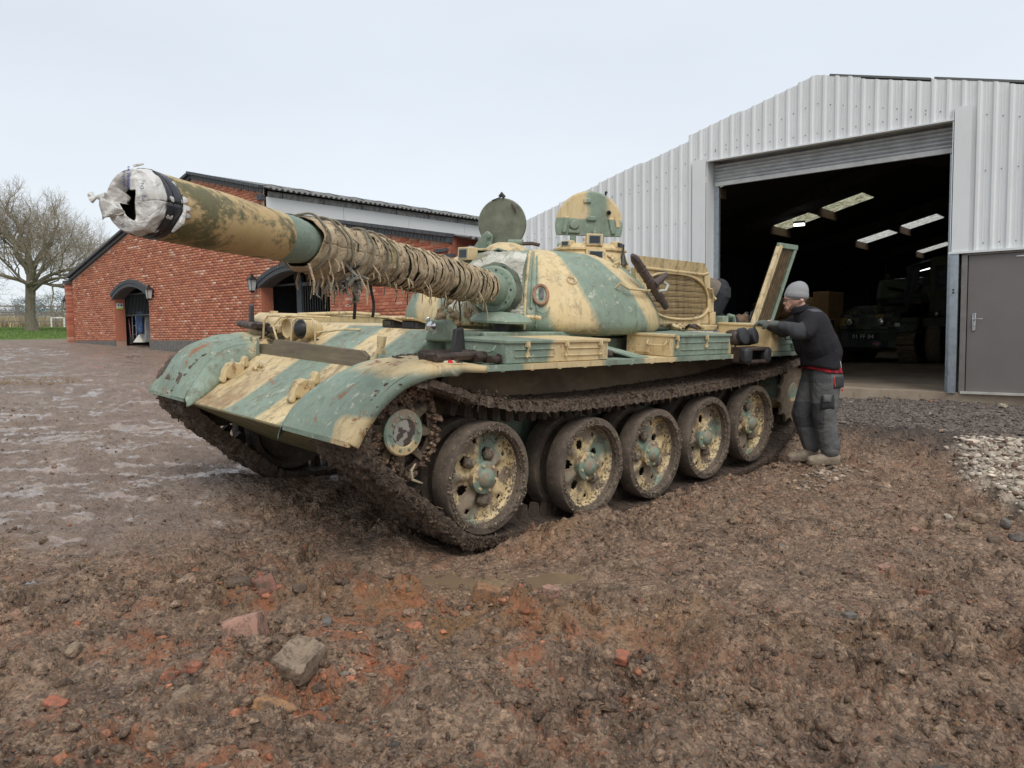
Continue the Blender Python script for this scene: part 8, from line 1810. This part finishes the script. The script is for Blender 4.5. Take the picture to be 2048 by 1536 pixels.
pocket([(-.04, .235, .93), (-.14, .20, .93), (-.14, .20, .82), (-.02, .245, .81)], .012, dk_, 'hip_pocket')
mb = MB(); mb.tube([(-.02, .247, .93), (-.03, .25, .86), (-.035, .25, .83)], .006, 5); mb.tube([(-.14, .17, .78), (-.155, .15, .80)], .008, 5); o = mb.build('red_piping', rd_); o.parent = trou
# grey knitted hat
hk = MT('grey_knit', .95); w = nd(hk.nt, 'TexWave', {'Vector': hk.co(), 'Scale': 38.0, 'Distortion': 2.0}).outputs['Fac']; hk.col(hk.mix(w, (.22, .22, .225), (.36, .36, .36))); hk.bump(w, .6, .004); 
hat = flesh('knitted_hat', [((.280, 0, 1.785), .116, (.272, 0, 1.80), .114), ((.275, 0, 1.80), .110, (.255, 0, 1.825), .095)], hk.mat, man, .009, 4, lambda b: b.lathe([(.108, -.012), (.121, 0), (.123, .035), (.115, .05)], (.282, 0, 1.748), (-.10, 0, 1), 28, True, True))
be = flesh('beard', [((.350, .0, 1.630), .040, (.366, 0, 1.622), .030), ((.392, 0, 1.672), .009, (.390, 0, 1.635), .016), ((.33, .05, 1.66), .02, (.35, .03, 1.635), .022), ((.33, -.05, 1.66), .02, (.35, -.03, 1.635), .022)], simple('brown_beard', (.13, .08, .055), .95), man, .005, 2)
for sy in (-1, 1): mb = MB(); mb.lathe([(.0, -.008), (.010, 0), (0, .008)], (.392, sy * .033, 1.722), (1, 0, 0), 10); o = mb.build('eye', M['black']); o.parent = body
mb = MB()
for sy in (-1, 1): mb.tube([(.412 - .012 * abs(math.cos(a * PI / 6)), sy * (.036 + .024 * math.cos(a * PI / 6)), 1.722 + .017 * math.sin(a * PI / 6)) for a in range(12)], .003, 5, closed=True); mb.tube([(.40, sy * .062, 1.726), (.34, sy * .092, 1.728), (.28, sy * .100, 1.725)], .003, 5)
mb.tube([(.414, -.012, 1.722), (.414, .012, 1.722)], .003, 5); o = mb.build('glasses', M['black_paint']); o.parent = man
glv = simple('grey_green_work_glove', (.10, .11, .095), .9)
def hand(c, d, side, up, par, mat, curl=.5, k=1.0):
    """Palm, four unequal bent fingers and a thumb from the side of the palm."""
    c, d, side, up = Vector(c), Vector(d).normalized(), Vector(side).normalized(), Vector(up).normalized(); sg_ = [(c, .036 * k, c + d * .055 * k + side * .018 * k, .026 * k), (c, .036 * k, c + d * .055 * k - side * .020 * k, .026 * k), (c - d * .05 * k, .031 * k, c, .034 * k)]
    for i, L in enumerate((.072, .082, .076, .060)):
        o_ = side * (.033 - i * .022) * k; p0 = c + d * .06 * k + o_; p1 = p0 + (d * math.cos(curl * .6) - up * math.sin(curl * .6)) * L * .48 * k; p2 = p1 + (d * math.cos(curl * 1.7) - up * math.sin(curl * 1.7)) * L * .33 * k; p3 = p2 + (d * math.cos(curl * 2.6) - up * math.sin(curl * 2.6)) * L * .25 * k
        sg_ += [(p0, .0125 * k, p1, .0115 * k), (p1, .0115 * k, p2, .0105 * k), (p2, .0105 * k, p3, .009 * k)]
    t0 = c - d * .01 * k + side * .03 * k; t1 = t0 + (d * .6 + side * .6 - up * .2).normalized() * .04 * k; t2 = t1 + (d * .85 + side * .1 - up * .4).normalized() * .032 * k; sg_ += [(t0, .016 * k, t1, .013 * k), (t1, .013 * k, t2, .011 * k)]
    return flesh('glove', sg_, mat, par, .006, 2)
hand((.555, .165, 1.475), (1, -.25, .05), (0, -.9, .2), (0, .1, 1), man, glv, .55); hand((.60, -.07, 1.485), (1, .35, .02), (0, .9, .2), (0, 0, 1), man, glv, .5)
bt = mudmat('muddy_boot', (.17, .13, .09), (.36, .30, .22), wet=.1, scale=12, bump=.5, bd=.006)
def boot(f, s, z, par, name='boot', pit=0.0, mat=None):
    o = flesh(name, [((f, s, z + .15), .068, (f + .0, s, z + .075), .066), ((f - .04, s, z + .06), .058, (f + .10, s, z + .055), .050), ((f + .08, s, z + .055), .054, (f + .205, s, z + .044), .044), ((f - .05, s, z + .035), .048, (f + .20, s, z + .030), .042)], mat or bt, par, .009, 4)
    b = MB(); b.prism([(-.11, 0), (-.095, -.040), (.06, -.044), (.17, -.048), (.235, -.034), (.255, 0), (.235, .034), (.17, .048), (.06, .044), (-.095, .040)], lambda x, y: (f + x, s + y, z - .005), lambda x, y: (f + x, s + y, z + .022)); so = b.build('sole', M['mud_tan'], bevel=.006); so.parent = o; return o
boot(-.055, .115, .015, man); boot(.07, -.12, .015, man)

# -- the man kneeling on the engine deck behind the raised flap
kp = TR @ Vector((-2.86, .55, 1.43)); kn_ = person('person', kp, 'man kneeling on the engine deck, half hidden behind the raised radiator flap')
vst, _ = cloth('grey_brown_vest', (.17, .145, .115), .2, .9, .8, 6, .03); tr2, _ = cloth('black_work_trousers', (.033, .034, .038), .25, .9, 1.0, 7, .035, (1, 1, 1))
flesh('body', [((-.04, 0, .46), .10, (.40, 0, .52), .10), ((.40, 0, .52), .06, (.58, 0, .42), .06), ((.60, 0, .40), .09, (.66, 0, .36), .09), ((-.03, .1, .42), .06, (.02, .11, .08), .05), ((.02, .11, .07), .05, (-.30, .11, .07), .04), ((-.03, -.1, .42), .06, (.02, -.11, .08), .05), ((.02, -.11, .07), .05, (-.30, -.11, .07), .04), ((.45, .18, .5), .05, (.55, .2, .15), .04), ((.45, -.18, .5), .05, (.55, -.2, .15), .04)], skin, kn_, .012, 3)
flesh('vest', [((.02, .09, .44), .155, (.02, -.09, .44), .155), ((.02, .08, .45), .155, (.42, .09, .50), .15), ((.02, -.08, .45), .155, (.42, -.09, .50), .15), ((.05, 0, .34), .12, (.05, .0, .30), .13)], vst.mat, kn_, .014, 5, fold=.035)
flesh('sleeves', [((.45, .19, .52), .085, (.55, .22, .2), .06), ((.45, -.19, .52), .085, (.55, -.22, .2), .06)], tr2.mat, kn_, .012, 4)
flesh('trousers', [((-.06, .08, .40), .150, (-.06, -.08, .40), .150), ((-.06, .10, .40), .145, (.03, .12, .10), .095), ((.03, .12, .085), .092, (-.24, .12, .075), .078), ((-.06, -.10, .40), .145, (.03, -.12, .10), .095), ((.03, -.12, .085), .092, (-.24, -.12, .075), .078), ((-.09, .05, .48), .12, (-.09, -.05, .48), .12)], tr2.mat, kn_, .013, 4, fold=.04)
pb2 = MB(); pb2.box((-.13, .20, .42), (.11, .02, .12)); o = pb2.build('trouser_pocket', dk_, bevel=.006); o.parent = kn_
bbrown = simple('brown_leather_boot', (.15, .095, .055), .8, 0, .35, 10, .4, 40)
for s, dz in ((.12, 0), (-.12, .0)):
    flesh('boot', [((-.29, s, .085), .060, (-.33, s, .09), .062), ((-.35, s, .10), .052, (-.40, s, .05), .046), ((-.38, s, .13), .045, (-.41, s, .02), .040)], bbrown, kn_, .009, 3)
    b = MB(); b.box((-.445, s, .08), (.03, .09, .24), Matrix.Rotation(-.25, 3, 'Y')); o = b.build('sole', M['black'], bevel=.01); o.parent = kn_
    for k in range(6): b = MB(); b.box((-.462 + (k - 2.5) * .008, s, .08 - (k - 2.5) * .036), (.014, .085, .016), Matrix.Rotation(-.25, 3, 'Y')); o = b.build('tread', M['black']); o.parent = kn_
